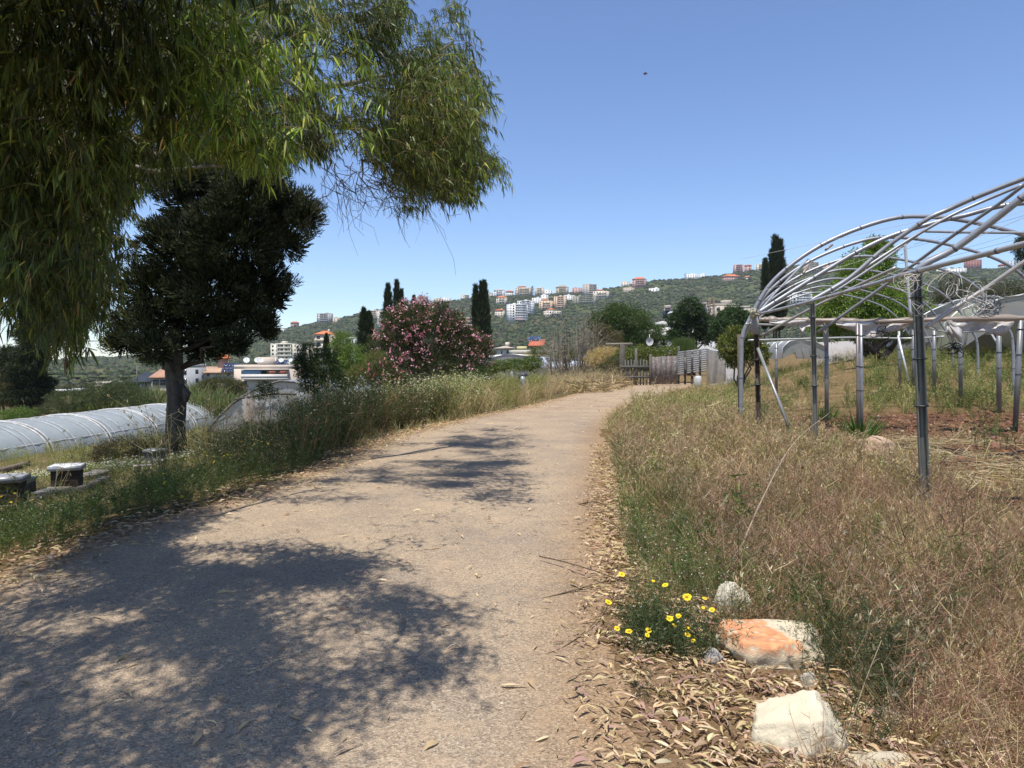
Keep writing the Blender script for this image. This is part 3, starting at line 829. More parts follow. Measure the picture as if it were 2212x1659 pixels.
for i, (px, py, bs, hw, Y, lab) in enumerate([(1197, 656, 674, 2.6, 880, 'dark conifer just right of the peach apartment tower'), (1362, 640, 655, 3, 900, 'dark conifer below the large pink villa'),
        (1213, 624, 640, 2.4, 1150, 'small dark conifer left of the pale pink ridge house'), (1595, 572, 590, 3, 1150, 'small dark conifer left of the cream ridge house'), (1620, 580, 606, 4, 1050, 'dark conifer in front of the pink ridge houses'), (1480, 590, 606, 3, 1150, 'small dark conifer left of the flat white ridge house')]):
    pencil([(px, py, hw, px)], bs, Y, lab, 'conifers dotted over the hillside', n=420)

# --- the oleander with its pink flowers
def blossoms(mult, cols, spray=5):
    def f(e, Ls, rng):
        b = Buf()
        for c, r in Ls:
            n = max(int(mult * r[0] * r[2]), 14)
            u = sph(n, rng); u[:, 1] = -np.abs(u[:, 1]) * .8; u[:, 2] += .12
            u /= np.linalg.norm(u, axis=1)[:, None]
            keep = (np.sin(u[:, 0] * 4 + c[0]) + np.sin(u[:, 2] * 5 + c[2]) + rng.normal(0, .7, n)) > -.4
            P = c + u[keep] * r * rng.uniform(.92, 1.12, (keep.sum(), 1))
            P = np.repeat(P, spray, 0) + rng.normal(0, .055, (len(P) * spray, 3))
            m = len(P); 
            V, Q, C = strips(P, sph(m, rng) + (0, -.3, .5), .075 * rng.uniform(.6, 1.2, m), .065, .5, 1, None, pal(m, cols, None, .12, rng), tipw=.5, basew=.7)
            b.add(V, Q, None, C)
        link_mesh('blossom', b, M['petal'], e)
    return f
PINKS = [(.72, .30, .40), (.80, .42, .50), (.60, .18, .32), (.85, .55, .60)]
shrub('oleander_bush', 'large rounded oleander covered in pink flowers left of the bend', 'oleander',
      [(930, 735, 78, 62), (870, 715, 55, 48), (990, 745, 55, 50), (905, 690, 60, 40), (860, 770, 55, 45), (945, 785, 80, 38), (1030, 765, 35, 42), (850, 690, 30, 26), (960, 700, 45, 28), (1012, 728, 18, 24), (872, 662, 16, 16), (952, 664, 20, 16), (1048, 742, 18, 20), (915, 655, 12, 14), (985, 690, 20, 20), (815, 745, 24, 24)],
      29, [(.05, .065, .028), (.075, .085, .04), (.035, .05, .02), (.12, .105, .06)], [4, 3, 3, 1], n=42000, leaf=(.17, .035), base=925, extra=blossoms(90, PINKS), tr=.06, tcol=(.2, .16, .12), up=.5, down=0, bend=.2)
shrub('oleander_bush', 'low straggly oleander with few deep pink flowers beside the dark shrub', 'oleander',
      [(820, 815, 28, 24), (858, 822, 26, 20), (838, 800, 20, 16)], 19, [(.05, .065, .028), (.075, .085, .04), (.13, .11, .06)], None, n=3500, leaf=(.15, .03), base=840,
      extra=blossoms(120, [(.75, .2, .35), (.8, .35, .45)]), tr=.02, up=.5, down=0, bend=.2)
# --- shrubs left of the oleander
shrub('dark_shrub', 'dark small leaved shrub at the verge left of the oleander', 'shrub', [(665, 770, 28, 34), (700, 790, 36, 44), (672, 820, 30, 36), (720, 830, 34, 34), (650, 790, 18, 30)],
      19, [(.035, .055, .02), (.055, .08, .03), (.10, .13, .05)], [5, 4, 1], n=14000, leaf=(.06, .028), tr=.03, base=690)
shrub('light_shrub', 'bright green airy shrub right of the dark shrub', 'shrub', [(738, 745, 26, 34), (760, 775, 32, 34), (735, 790, 26, 30), (790, 790, 24, 26)],
      23, [(.12, .18, .04), (.16, .23, .055), (.08, .12, .03)], None, n=11000, leaf=(.08, .03), tr=.03, base=755)
shrub('olive_shrub', 'yellow green shrub between the broad cypress and the oleander', 'shrub', [(780, 810, 30, 26), (812, 780, 26, 26), (750, 820, 26, 22)],
      21, [(.12, .14, .045), (.17, .16, .06), (.08, .10, .03)], None, n=8000, leaf=(.06, .025), tr=.03, base=785)
shrub('thin_shrub', 'thin dark sprig growing in front of the torn tunnel end', 'shrub', [(572, 835, 20, 14), (560, 850, 24, 14), (590, 850, 14, 12)],
      17, [(.03, .045, .018), (.05, .07, .03)], None, n=900, leaf=(.07, .03), tr=.015, base=572)
shrub('dark_heap', 'dark tangled heap of creeper left of the big trunk', 'creeper heap', [(265, 968, 62, 26), (225, 985, 34, 22), (310, 985, 40, 20)],
      17.5, [(.03, .032, .018), (.05, .045, .028), (.075, .06, .04)], None, n=9000, leaf=(.07, .014), trunk=False, base=265)
# --- left background
shrub('dark_tree', 'dark drooping conifer at far left beyond the tunnel', 'tree', [(58, 716, 28, 28), (72, 755, 34, 36), (50, 795, 42, 36), (80, 832, 38, 30), (18, 775, 26, 30), (60, 850, 50, 24)],
      52, [(.022, .03, .014), (.035, .045, .02)], None, n=26000, leaf=(.26, .10), base=60, tr=.14)
shrub('olive_bush', 'brownish olive bush at the left edge behind the tunnel', 'bush', [(5, 815, 50, 40), (45, 850, 46, 36), (-30, 850, 50, 45), (70, 880, 30, 22)],
      54, [(.09, .085, .035), (.12, .11, .05), (.06, .065, .025)], None, n=24000, leaf=(.24, .085), base=20, tr=.1)
shrub('green_bush', 'rounded green bush at the left edge just above the tunnel', 'bush', [(45, 893, 34, 16), (10, 900, 34, 16)], 48, G_B[:2] + G_M[:1], None, n=7000, leaf=(.10, .05), base=30, trunk=False)
shrub('grey_green_bush', 'grey green bushes between the hanging leaves and the reeds', 'bush', [(150, 862, 50, 24), (215, 850, 45, 24), (270, 845, 40, 24), (120, 885, 40, 16), (300, 865, 40, 22)],
      50, [(.07, .09, .04), (.10, .115, .055), (.045, .06, .025)], None, n=18000, leaf=(.2, .05), base=200, trunk=False, up=.4)
shrub('brown_green_bush', 'brownish bush in front of the flat roofed building', 'bush', [(478, 832, 40, 22), (450, 838, 28, 20), (510, 838, 22, 18)], 58, [(.085, .085, .035), (.12, .10, .05), (.05, .06, .02)], None, n=9000, leaf=(.22, .06), base=480, trunk=False)
# reeds: a bed nobody could count
rr_ = np.random.default_rng(21)
n = 16000; px = np.concatenate([rr_.uniform(160, 350, n // 2), rr_.uniform(395, 545, n - n // 2)]); yy = rr_.uniform(50, 66, n)
x = (px - 1106) / FPX * yy; z = terr(x, yy) - .1
hh = np.interp(px, [160, 230, 350, 395, 470, 530, 545], [2.0, 2.6, 2.7, 3.0, 2.6, 2.0, 1.2]) * rr_.uniform(.5, 1.1, n)
b = Buf()
V, Q, C = strips(np.stack([x, yy, z + hh * rr_.uniform(0, .5, n)], 1), np.stack([rr_.normal(0, .25, n), rr_.normal(0, .25, n), np.ones(n)], 1), hh * .62, rr_.uniform(.05, .11, n), .9, 3, None,
                pal(n, [(.14, .17, .06), (.20, .22, .09), (.08, .11, .035), (.28, .27, .13)], [3, 3, 3, 1.4], .2, rr_), basew=.7)
b.add(V, Q, None, C)
tag(link_mesh('reeds', b, M['leaf']), 'tall pale green reeds growing beyond the long left tunnel', 'reeds', kind='stuff')

# --- trees behind the gate and along the far fence
shrub('green_tree', 'wide mid green tree behind the bare shrub and hay mound', 'tree', [(1355, 690, 55, 32), (1330, 680, 36, 26), (1395, 720, 44, 30), (1320, 730, 44, 34), (1370, 745, 50, 28), (1420, 745, 28, 26), (1290, 700, 24, 26)],
      62, [(.05, .085, .022), (.07, .11, .03), (.035, .055, .016), (.10, .10, .04)], [4, 4, 3, 1], n=34000, leaf=(.2, .09), base=1360, tr=.12)
shrub('brown_green_tree', 'brown tinged low tree left under the wide green tree', 'tree', [(1315, 740, 34, 34), (1290, 750, 26, 28), (1300, 715, 20, 20)],
      58, [(.10, .085, .035), (.07, .075, .03), (.13, .10, .05)], None, n=9000, leaf=(.18, .07), base=1305, tr=.08)
shrub('castor_tree', 'open crowned dark green tree with pale gaps behind the round bush', 'tree', [(1492, 665, 28, 22), (1465, 690, 26, 22), (1515, 692, 26, 24), (1490, 715, 34, 24), (1460, 722, 20, 16), (1525, 725, 20, 20), (1478, 740, 28, 14)],
      56, [(.035, .06, .022), (.05, .08, .03), (.02, .035, .014)], None, n=13000, leaf=(.22, .12), base=1490, tr=.12, tcol=(.08, .065, .05))
shrub('round_bush', 'round feathery bright green bush behind the striped fence', 'bush', [(1476, 752, 28, 21)], 47, [(.08, .12, .035), (.11, .15, .05)], None, n=9000, leaf=(.26, .016), base=1476, trunk=False, up=1.3, down=0)
shrub('hedge', 'yellow green vine hedge behind the wooden gate', 'hedge', [(1350, 770, 26, 20), (1385, 765, 28, 22), (1420, 768, 26, 18), (1445, 762, 22, 16), (1395, 785, 30, 20)],
      46, [(.12, .15, .04), (.08, .11, .03), (.18, .19, .06)], None, n=12000, leaf=(.12, .08), base=1395, trunk=False)
shrub('rubber_tree', 'glossy dark green tree right of the castor tree', 'tree', [(1585, 685, 34, 26), (1560, 705, 28, 26), (1610, 705, 30, 28), (1575, 730, 34, 24)],
      50, [(.04, .07, .025), (.06, .10, .035), (.025, .045, .016)], None, n=14000, leaf=(.2, .11), base=1585, tr=.09)
shrub('citrus_tree', 'yellowish green citrus tree directly left of the first pipe post', 'citrus tree', [(1590, 722, 24, 22), (1575, 748, 28, 28), (1612, 745, 30, 30), (1590, 772, 26, 24), (1640, 765, 24, 26), (1625, 735, 22, 20)],
      33, [(.10, .13, .03), (.16, .17, .04), (.05, .075, .02), (.22, .20, .05)], [4, 3, 3, 1], n=18000, leaf=(.11, .07), base=1600, tr=.05)
shrub('leafy_tree', 'big bright leaved tree seen through the pipe hoops', 'tree', [(1860, 640, 60, 60), (1810, 660, 50, 50), (1920, 670, 55, 55), (1960, 640, 40, 45), (1850, 590, 42, 45), (1900, 560, 34, 40), (1890, 530, 22, 20), (1790, 700, 48, 34), (1950, 700, 55, 34), (1870, 705, 60, 30), (2000, 690, 36, 40)],
      37, [(.17, .25, .045), (.22, .30, .06), (.07, .11, .025), (.11, .17, .04)], [3.2, 3, 2.2, 3], n=60000, leaf=(.16, .09), base=1890, tr=.16)
shrub('brown_shrub', 'brown green scrubby trees behind the pale tunnels at right', 'scrub tree', [(2060, 640, 44, 46), (2120, 650, 50, 40), (2180, 640, 44, 36), (2220, 660, 40, 36), (2030, 680, 34, 40)],
      60, [(.06, .065, .03), (.10, .085, .045), (.04, .05, .02)], None, n=24000, leaf=(.22, .07), base=2110, tr=.1)
shrub('dark_leaf_tree', 'dark tree crown cut by the right edge above the ridge', 'tree', [(2215, 538, 24, 26), (2240, 560, 36, 34), (2205, 520, 10, 10)], 45, G_D, None, n=9000, leaf=(.14, .06), base=2230, tr=.1)
# small old tree with a forked trunk under the frame
def fork(e, Ls, rng):
    o = ORG[e.name]; b = Buf(); Y = o[1]
    for pts, rad in (([(1908, 792), (1903, 772), (1885, 757), (1870, 742), (1858, 728)], [.17, .16, .13, .09, .05]), ([(1906, 775), (1922, 757), (1932, 742), (1945, 726)], [.15, .12, .09, .05]),
                     ([(1885, 757), (1868, 757), (1855, 762)], [.06, .05, .03]), ([(1890, 760), (1905, 742), (1922, 735)], [.07, .05, .03])):
        P = np.array([at(px, py, Y + .25 * math.sin(i * 1.7)) for i, (px, py) in enumerate(pts)])
        k = len(P) * 4; t = np.linspace(0, len(P) - 1, k); Pi = np.stack([np.interp(t, range(len(P)), P[:, a]) for a in range(3)], 1)
        b.tube(Pi, np.interp(t, range(len(P)), rad), 9, (.06, .048, .04), lump=.12)
    link_mesh('trunk', b, M['bark'], e, smooth=True)
shrub('forked_tree', 'small old tree with a black forked trunk beneath the pipe frame', 'tree', [(1880, 722, 34, 14), (1925, 720, 34, 14), (1950, 732, 24, 12), (1860, 732, 20, 12), (1840, 725, 20, 10)],
      31, [(.025, .035, .015), (.045, .06, .02), (.09, .12, .03)], [5, 4, 1], n=9000, leaf=(.08, .035), base=1907, trunk=False, extra=fork)

# --- bare twiggy shrub and the hay mound
def bare(name, label, cpx, bpy_, wpx, hpx, Y, n=60, col=(.33, .28, .21), rng=None, cat='bare shrub'):
    rng = rng or np.random.default_rng(hash_(label) % 9999); bp = at(cpx, bpy_, Y); sc = Y / FPX
    z0 = bp[2]; bp[2] = min(bp[2], float(terr(bp[0], bp[1]))); hpx = hpx + (z0 - bp[2]) / sc
    e = empty(name, bp, label, cat); b = Buf()
    b2 = Buf()
    for i in range(n):
        a = rng.uniform(-1, 1); hh = hpx * sc * rng.uniform(.55, 1.08) * math.sqrt(max(.15, 1 - .75 * a * a))
        tip = bp + np.array([a * wpx * .5 * sc, rng.uniform(-.5, .5) * wpx * sc, hh])
        s = bp + np.array([a * wpx * .10 * sc, rng.normal(0, .15), 0])
        mid = s + (tip - s) * .5 + np.array([a * wpx * .16 * sc, rng.normal(0, .1), -.10 * hh])
        P = np.array([s, s * .6 + mid * .4 + rng.normal(0, .06, 3), mid, mid * .5 + tip * .5 + rng.normal(0, .08, 3), tip])
        b.tube(P, np.array([.045, .035, .026, .018, .01]), 4, np.array(col) * rng.uniform(.6, 1.35), caps=False)
        for k in range(16):
            t = rng.uniform(.3, .97); q = P[int(t * 4)] * (1 - (t * 4) % 1) + P[min(int(t * 4) + 1, 4)] * ((t * 4) % 1)
            d = sph(1, rng)[0] * .9 + np.array([a * .7, 0, .35]); L = rng.uniform(.25, .8) * hpx * sc * .25
            b2.tube([q, q + d * L * .5 + rng.normal(0, .04, 3), q + d * L], [.014, .010, .006], 3, np.array(col) * rng.uniform(.7, 1.4), caps=False)
    link_mesh('stems', b, M['bark'], e); link_mesh('twigs', b2, M['bark'], e)
    return e
bare('bare_shrub', 'leafless grey brown shrub with many upright stems behind the vehicles', 1252, 785, 145, 104, 52, 95)
shrub('hay_mound', 'straw coloured mound of dry creeper left of the gate post', 'dry mound', [(1310, 765, 34, 20), (1290, 775, 28, 20), (1330, 775, 24, 20)], 48,
      [(.42, .32, .14), (.5, .38, .18), (.30, .22, .10)], None, n=9000, leaf=(.16, .03), base=1308, trunk=False, mat='dry')
shrub('creeper_shrub', 'green shrub growing into the right side of the straw coloured mound', 'shrub', [(1325, 790, 26, 22), (1300, 800, 24, 16), (1345, 800, 22, 18)], 45.5, [(.07, .08, .035), (.10, .11, .05), (.05, .055, .03)], None, n=6000, leaf=(.12, .04), base=1325, trunk=False)
shrub('low_shrub', 'bright green leafy shrubs left of the first vehicle', 'shrub', [(1080, 790, 30, 14), (1120, 788, 34, 14), (1150, 785, 22, 18), (1050, 798, 30, 14)], 34, [(.10, .14, .04), (.14, .18, .055), (.07, .09, .03)], None, n=8000, leaf=(.10, .05), base=1110, trunk=False)
shrub('green_shrub', 'green shrub between the two vehicles in front of the bare shrub', 'shrub', [(1225, 770, 30, 18), (1165, 760, 24, 14), (1245, 785, 22, 14)], 62, [(.08, .10, .035), (.12, .13, .05)], None, n=6000, leaf=(.16, .07), base=1215, trunk=False)

# ------------------------------------------------------------------ the big dark cypress by the left verge
rc = np.random.default_rng(31)
TY = 19.0
cb = at(376, 958, TY); cb[2] = float(terr(cb[0], TY)) 
e = empty('spreading_cypress', cb, 'big dark spreading cypress with a fluted grey trunk on the left verge', 'cypress')
t = Buf()
ptx = [(374, 968, 27), (376, 955, 23), (378, 930, 19.5), (381, 890, 19), (382, 860, 19.5), (378, 820, 18), (377, 790, 17.5), (376, 740, 15), (385, 680, 12), (400, 600, 9), (410, 500, 6), (415, 420, 3)]
P = np.array([at(q[0], q[1], TY) for q in ptx]); P[0, 2] = min(P[0, 2], cb[2] - .15)
k = 60; tt = np.linspace(0, len(P) - 1, k); Pi = np.stack([np.interp(tt, range(len(P)), P[:, a]) for a in range(3)], 1)
rad = np.interp(tt, range(len(P)), [q[2] * TY / FPX for q in ptx])
n = 28; th = np.linspace(0, 2 * pi, n, endpoint=False)
rr = rad[:, None] * (1 + .10 * np.sin(th * 6 + tt[:, None] * .55) + .05 * np.sin(th * 11 - tt[:, None] * .3) + .03 * np.sin(th * 3 + tt[:, None] * 1.7))
V = Pi[:, None, :] + np.stack([rr * np.cos(th), rr * np.sin(th), 0 * rr], -1)
i = np.arange(k - 1)[:, None] * n; j = np.arange(n)[None]; Q = np.stack([i + j, i + (j + 1) % n, i + n + (j + 1) % n, i + n + j], -1).reshape(-1, 4)
t.add(V.reshape(-1, 3), Q, None, (.13, .11, .09))
t.tube([at(402, 868, TY - .25), at(404, 850, TY - .3), at(398, 835, TY - .2)], [.05, .11, .04], 8, (.12, .10, .085), lump=.1)
link_mesh('trunk', t, M['bark'], e, smooth=True)
lb = Buf(); cr = Buf()
LUMPS = [(430, 430, 110, 80), (540, 430, 100, 70), (620, 440, 70, 45), (665, 470, 35, 30), (500, 510, 130, 90), (610, 520, 70, 60), (390, 540, 110, 90), (560, 600, 80, 60), (460, 610, 120, 80), (330, 620, 80, 70), (590, 640, 40, 40),
         (300, 690, 60, 60), (400, 690, 110, 60), (520, 680, 75, 55), (570, 700, 35, 35), (270, 740, 45, 32), (330, 750, 50, 36), (440, 750, 60, 40), (500, 738, 45, 34), (480, 350, 60, 40), (560, 380, 60, 40), (400, 380, 80, 50)]
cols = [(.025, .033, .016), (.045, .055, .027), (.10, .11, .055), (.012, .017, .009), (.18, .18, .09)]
for li, (px, py, rx, ry) in enumerate(LUMPS):
    yy = TY + rc.uniform(-1.1, 1.1); c = at(px, py, yy); sc = TY / FPX
    rd = np.array([rx * sc, min(rx, 95) * sc * 1.1, ry * sc])
    # boughs: sub-lobes spread over the lobe, each a tuft of upturned sprays
    nb = int(10 + rx * ry / 220)
    u = sph(nb, rc); bc = c + u * rd * rc.uniform(.55, 1.0, (nb, 1))
    for q in range(nb):
        m = 210; uu = sph(m, rc); r = rc.uniform(.16, .30)
        tuft = bc[q] + uu * r * rc.uniform(.3, 1, (m, 1)) * np.array([1, 1, .75])
        D = uu * .6 + np.array([u[q][0] * .5, u[q][1] * .5, .7]) + rc.normal(0, .25, (m, 3))
        top = (uu[:, 2] > .15)[:, None]
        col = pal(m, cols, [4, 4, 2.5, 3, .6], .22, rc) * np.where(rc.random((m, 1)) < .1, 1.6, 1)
        V, Q, C = strips(tuft, D, rc.uniform(.045, .10, m), rc.uniform(.018, .038, m), .3, 1, None, col, tipw=.25)
        cr.add(V, Q, None, C)
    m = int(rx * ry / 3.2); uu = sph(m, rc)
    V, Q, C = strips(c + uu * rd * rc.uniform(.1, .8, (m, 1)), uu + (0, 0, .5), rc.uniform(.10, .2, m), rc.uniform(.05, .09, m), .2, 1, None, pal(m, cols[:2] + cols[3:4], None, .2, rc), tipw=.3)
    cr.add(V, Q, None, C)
    s0 = Pi[min(int(np.argmin(np.abs(Pi[:, 2] - (c[2] - .8)))), k - 1)]
    lb.tube(curve_pts(s0, c, 6, .04, rc), np.linspace(.07, .02, 6), 6, (.10, .08, .065), lump=.06)
link_mesh('limbs', lb, M['bark'], e, smooth=True); link_mesh('crown', cr, M['needle'], e)

# ------------------------------------------------------------------ the eucalyptus overhead
re_ = np.random.default_rng(57)
OUT = np.array([(-3500, -9000), (1150, -9000), (900, -900), (860, -300), (900, -60), (888, 0), (882, 60), (872, 108), (905, 112), (925, 40), (935, 12), (990, 2), (1024, 50), (1022, 100), (1012, 170), (1050, 148), (1066, 200), (1076, 222), (1045, 265), (1050, 300), (1034, 332),
                (1085, 326), (1096, 352), (1090, 392), (1042, 425), (1010, 455), (955, 462), (925, 445), (900, 468), (855, 495), (822, 470), (822, 438), (850, 405), (812, 392), (778, 345), (735, 335), (700, 372), (655, 365), (600, 385), (575, 405), (520, 385),
                (440, 372), (385, 392), (320, 430), (292, 500), (278, 580), (255, 640), (236, 690), (190, 750), (182, 810), (145, 815), (118, 830), (95, 770), (60, 715), (30, 690), (-20, 680), (-260, 700), (-1500, 700)], float)
def inpoly(x, y, P):
    r = np.zeros(len(x), bool); j = len(P) - 1
    for i in range(len(P)):
        xi, yi = P[i]; xj, yj = P[j]
        c = ((yi > y) != (yj > y)) & (x < (xj - xi) * (y - yi) / (yj - yi + 1e-12) + xi)
        r ^= c; j = i
    return r
def lit(sx, sy):
    """ground places where the sun reaches through the crown"""
    edge = np.interp(sy, [2, 2.8, 3.1, 3.8, 4.35, 5.2, 6.2, 7.3, 9, 10.7, 12.4, 13.4, 15], [-1.3, -.9, -.5, -.2, -.1, -1.0, -1.4, -1.3, -.7, .25, -.2, .4, .35])
    edge = edge + .22 * np.sin(sy * 7.3) + .12 * np.sin(sy * 17)
    a = sx > edge
    b_ = (sy > 5.95 + .15 * np.sin(sx * 5)) & (sy < 7.6 + .2 * np.sin(sx * 4)) & (sx > -3.0)
    c_ = (sy > 10.9) & (sy < 12.7 + .3 * np.sin(sx * 3)) & (sx > -2.2)
    d_ = (sy > 14.7) & (sx > -2.8)
    e_ = ((sx < -3.5) & (sy > 4.8) & (sy < 11.0) & (np.sin(sx * 2.3 + sy) > -.5)) | ((sx < -5.3) & (sy > 6) & (sy < 14.8) & (np.sin(sx * 1.7 - sy) > -.7))
    hole = (np.sin(sx * 3.1 + 1.2 * np.sin(sy * 2.2)) * np.sin(sy * 4.7 + sx) > .62)
    return a | b_ | c_ | d_ | e_ | hole
def euc_depth(px, py, n):
    near = np.exp(-(((px - 600) / 170) ** 2 + ((py - 230) / 170) ** 2))
    d = re_.uniform(5.2, 11.5, n) + re_.uniform(0, 4.5, n) * sstep(px, 780, 950)
    pick = re_.random(n) < near * .75
    d[pick] = re_.uniform(4.4, 5.6, pick.sum())
    pick2 = (re_.random(n) < .35) & (px < 260)
    d[pick2] = re_.uniform(4.2, 6, pick2.sum())
    return d
def sample_tree(n, box, force=False):
    got = []; tries = 0
    while sum(len(g) for g in got) < n and tries < 200:
        tries += 1; m = 6000
        px = re_.uniform(box[0], box[1], m); py = re_.uniform(box[2], box[3], m)
        gp = np.sin(px / 31. + 2 * np.sin(py / 47.)) * np.sin(py / 39. + px / 60.)
        ok = inpoly(px, py + 14, OUT) & ((gp > np.where(px > 720, .12, -.3)) | (px < 250) | (re_.random(m) < .22))
        hole1 = (((px - 560) / 36) ** 2 + ((py - 22) / 40) ** 2 < 1)
        ok &= ~(hole1 & (re_.random(m) < .8))
        px, py = px[ok], py[ok]; Y = euc_depth(px, py, len(px))
        b_ = -(py - 829.5) / FPX; t_ = Y / (cos(PITCH) + b_ * sin(PITCH))
        P = np.stack([(px - 1106) / FPX * t_, Y, CAMZ + t_ * (-sin(PITCH) + b_ * cos(PITCH))], 1)
        keep = (P[:, 2] < 11) & (P[:, 2] > .8)
        s = P[:, 2] - .3
        sx = P[:, 0] - s * SUNV[0] / SUNV[2]; sy = P[:, 1] - s * SUNV[1] / SUNV[2]
        L_ = lit(sx, sy)
        keep &= (~L_) | (re_.random(len(px)) < (.05 if not force else 1.0))
        got.append(P[keep])
    return np.concatenate(got)[:n]
K = np.concatenate([sample_tree(200, (-200, 1110, -20, 850)), sample_tree(95, (780, 1110, -20, 520)), sample_tree(42, (890, 1090, -20, 330), True), sample_tree(14, (990, 1100, 300, 460), True), sample_tree(46, (-150, 330, 250, 850), True), sample_tree(26, (380, 800, 60, 400), True), sample_tree(36, (-260, 900, -900, -20))])
tg = np.stack([re_.uniform(-9.5, -2.6, 800), re_.uniform(10.0, 18.5, 800), re_.uniform(-.4, .4, 800)], 1)
hq = re_.uniform(4.2, 10.5, 800)[:, None]; tg = tg + SUNV / SUNV[2] * hq
sx_ = re_.uniform(-6.5, 0, 1150); sy_ = re_.uniform(1.3, 6.0, 1150); ok_ = ~lit(sx_ + .15, sy_) & ~lit(sx_, sy_ + .2); sx_, sy_ = sx_[ok_], sy_[ok_]
tg2 = np.stack([sx_, sy_, 0 * sx_], 1) + SUNV / SUNV[2] * re_.uniform(3.2, 5.8, len(sx_))[:, None]
tg = np.concatenate([tg, tg2]); tpx = 1106 + FPX * tg[:, 0] / tg[:, 1]; tpy = 776 - (tg[:, 2] - CAMZ) / tg[:, 1] * FPX
K = np.concatenate([K, tg[inpoly(tpx, tpy + 20, OUT)]])
per = re_.integers(14, 34, len(K))
A = np.repeat(K, per, 0) + re_.normal(0, 1, (per.sum(), 3)) * np.repeat(re_.uniform(.09, .21, (len(K), 1)), per, 0) * np.array([1, 1, 1.1])
A = np.concatenate([A, sample_tree(900, (-200, 480, -20, 700))])
zz = np.maximum(A[:, 1], 1); apx = 1106 + FPX * A[:, 0] / zz; apy = 776 - (A[:, 2] - CAMZ) / zz * FPX
hang = .22 * FPX / zz
KEEP0 = inpoly(apx, apy + hang * (apy > -100), OUT) & inpoly(apx + hang * .35, apy, OUT) & ((A[:, 1] > 3.6) | (apy < -120))
hs = A[:, 2] - .45
KEEP0 &= (~lit(A[:, 0] - hs * SUNV[0] / SUNV[2], A[:, 1] - hs * SUNV[1] / SUNV[2])) | (re_.random(len(A)) < .13) | ((A[:, 0] < -3.3) & (re_.random(len(A)) < .4)) | ((1106 + FPX * A[:, 0] / A[:, 1] > 880) & (re_.random(len(A)) < .8))
A = A[KEEP0]
nb = len(A); apx_ = 1106 + FPX * A[:, 0] / A[:, 1]; apy_ = 776 - (A[:, 2] - CAMZ) / A[:, 1] * FPX
eb = np.array([-7.6, 7.0, float(terr(-7.6, 7.0))])
e = empty('eucalyptus_tree', eb, 'huge eucalyptus whose hanging leaves fill the upper left of the view', 'eucalyptus')
# branchlets: short arching twigs with leaves hanging from them
ctr = np.array([-5.0, 8.0, 3.5])
od = A - ctr; od /= np.linalg.norm(od, axis=1)[:, None]
D0 = od * .7 + re_.normal(0, .45, (nb, 3)) + (0, 0, .15)
D0 /= np.linalg.norm(D0, axis=1)[:, None]
TL = re_.uniform(.3, .62, nb)
S_ = A - D0 * TL[:, None] * .5
NL = 16
tw = Buf(); lf = Buf()
V, Q, C = strips(S_, D0, TL, .007, 1.3, 4, None, pal(nb, [(.16, .12, .05), (.10, .075, .05), (.22, .18, .05)], None, .15, re_), basew=1, tipw=.4)
tw.add(V, Q, None, C)
VV = V.reshape(nb, 5, 2, 3).mean(2)
tpos = re_.uniform(.15, 1, (nb, NL)) * 4
i0 = np.minimum(tpos.astype(int), 3); fr_ = (tpos - i0)[..., None]
bi = np.arange(nb)[:, None]
LP = VV[bi, i0] * (1 - fr_) + VV[bi, i0 + 1] * fr_
tangent = VV[bi, i0 + 1] - VV[bi, i0]; tangent /= np.linalg.norm(tangent, axis=2)[..., None]
LD = tangent * .35 + re_.normal(0, .30, (nb, NL, 3)) + np.array([0, 0, -.75])
LLn = re_.uniform(.07, .155, (nb, NL)); LW = LLn * re_.uniform(.085, .135, (nb, NL))
lp = LP.reshape(-1, 3); ld = LD.reshape(-1, 3); m = len(lp)
ec = pal(m, [(.07, .095, .02), (.10, .13, .028), (.042, .058, .014), (.15, .17, .04), (.24, .22, .06), (.30, .18, .09)], [5, 4, 4, 2, .7, .12], .2, re_)
sun_tint = np.repeat((A[:, 1] < 6.2) & (np.abs(apx_ - 600) < 210) & (np.abs(apy_ - 210) < 230), NL); ec[sun_tint] = np.clip(ec[sun_tint] * (1.9, 2.0, 1.7), 0, .8)  # sunlight on the near middle of the crown, painted as brighter leaf colour
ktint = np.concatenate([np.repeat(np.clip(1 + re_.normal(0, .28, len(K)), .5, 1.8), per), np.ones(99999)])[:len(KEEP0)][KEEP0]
right = 1 + .4 * sstep(apx_, 380, 560)  # sunlit look put into the leaf colour, away from the dark left mass
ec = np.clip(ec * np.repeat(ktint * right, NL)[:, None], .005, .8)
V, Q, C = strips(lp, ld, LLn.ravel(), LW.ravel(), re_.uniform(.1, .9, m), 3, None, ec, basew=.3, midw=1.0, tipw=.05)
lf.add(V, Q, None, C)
# fine bare twigs in the gap under the crown
for q in range(46):
    p0 = at(re_.uniform(690, 860), re_.uniform(330, 410), re_.uniform(8, 10)); d = np.array([re_.normal(.35, .4), re_.normal(0, .3), re_.uniform(-1, -.1)]); d /= np.linalg.norm(d); L = re_.uniform(.35, .95)
    P = curve_pts(p0, p0 + d * L, 6, .06, re_); tw.tube(P, np.linspace(.006, .002, 6), 3, (.12, .10, .09), caps=False)
    for k in range(4):
        i = re_.integers(1, 5); dd_ = d + sph(1, re_)[0] * .8; tw.tube(curve_pts(P[i], P[i] + dd_ * L * re_.uniform(.2, .5), 4, .06, re_), np.linspace(.0035, .0015, 4), 3, (.12, .10, .09), caps=False)
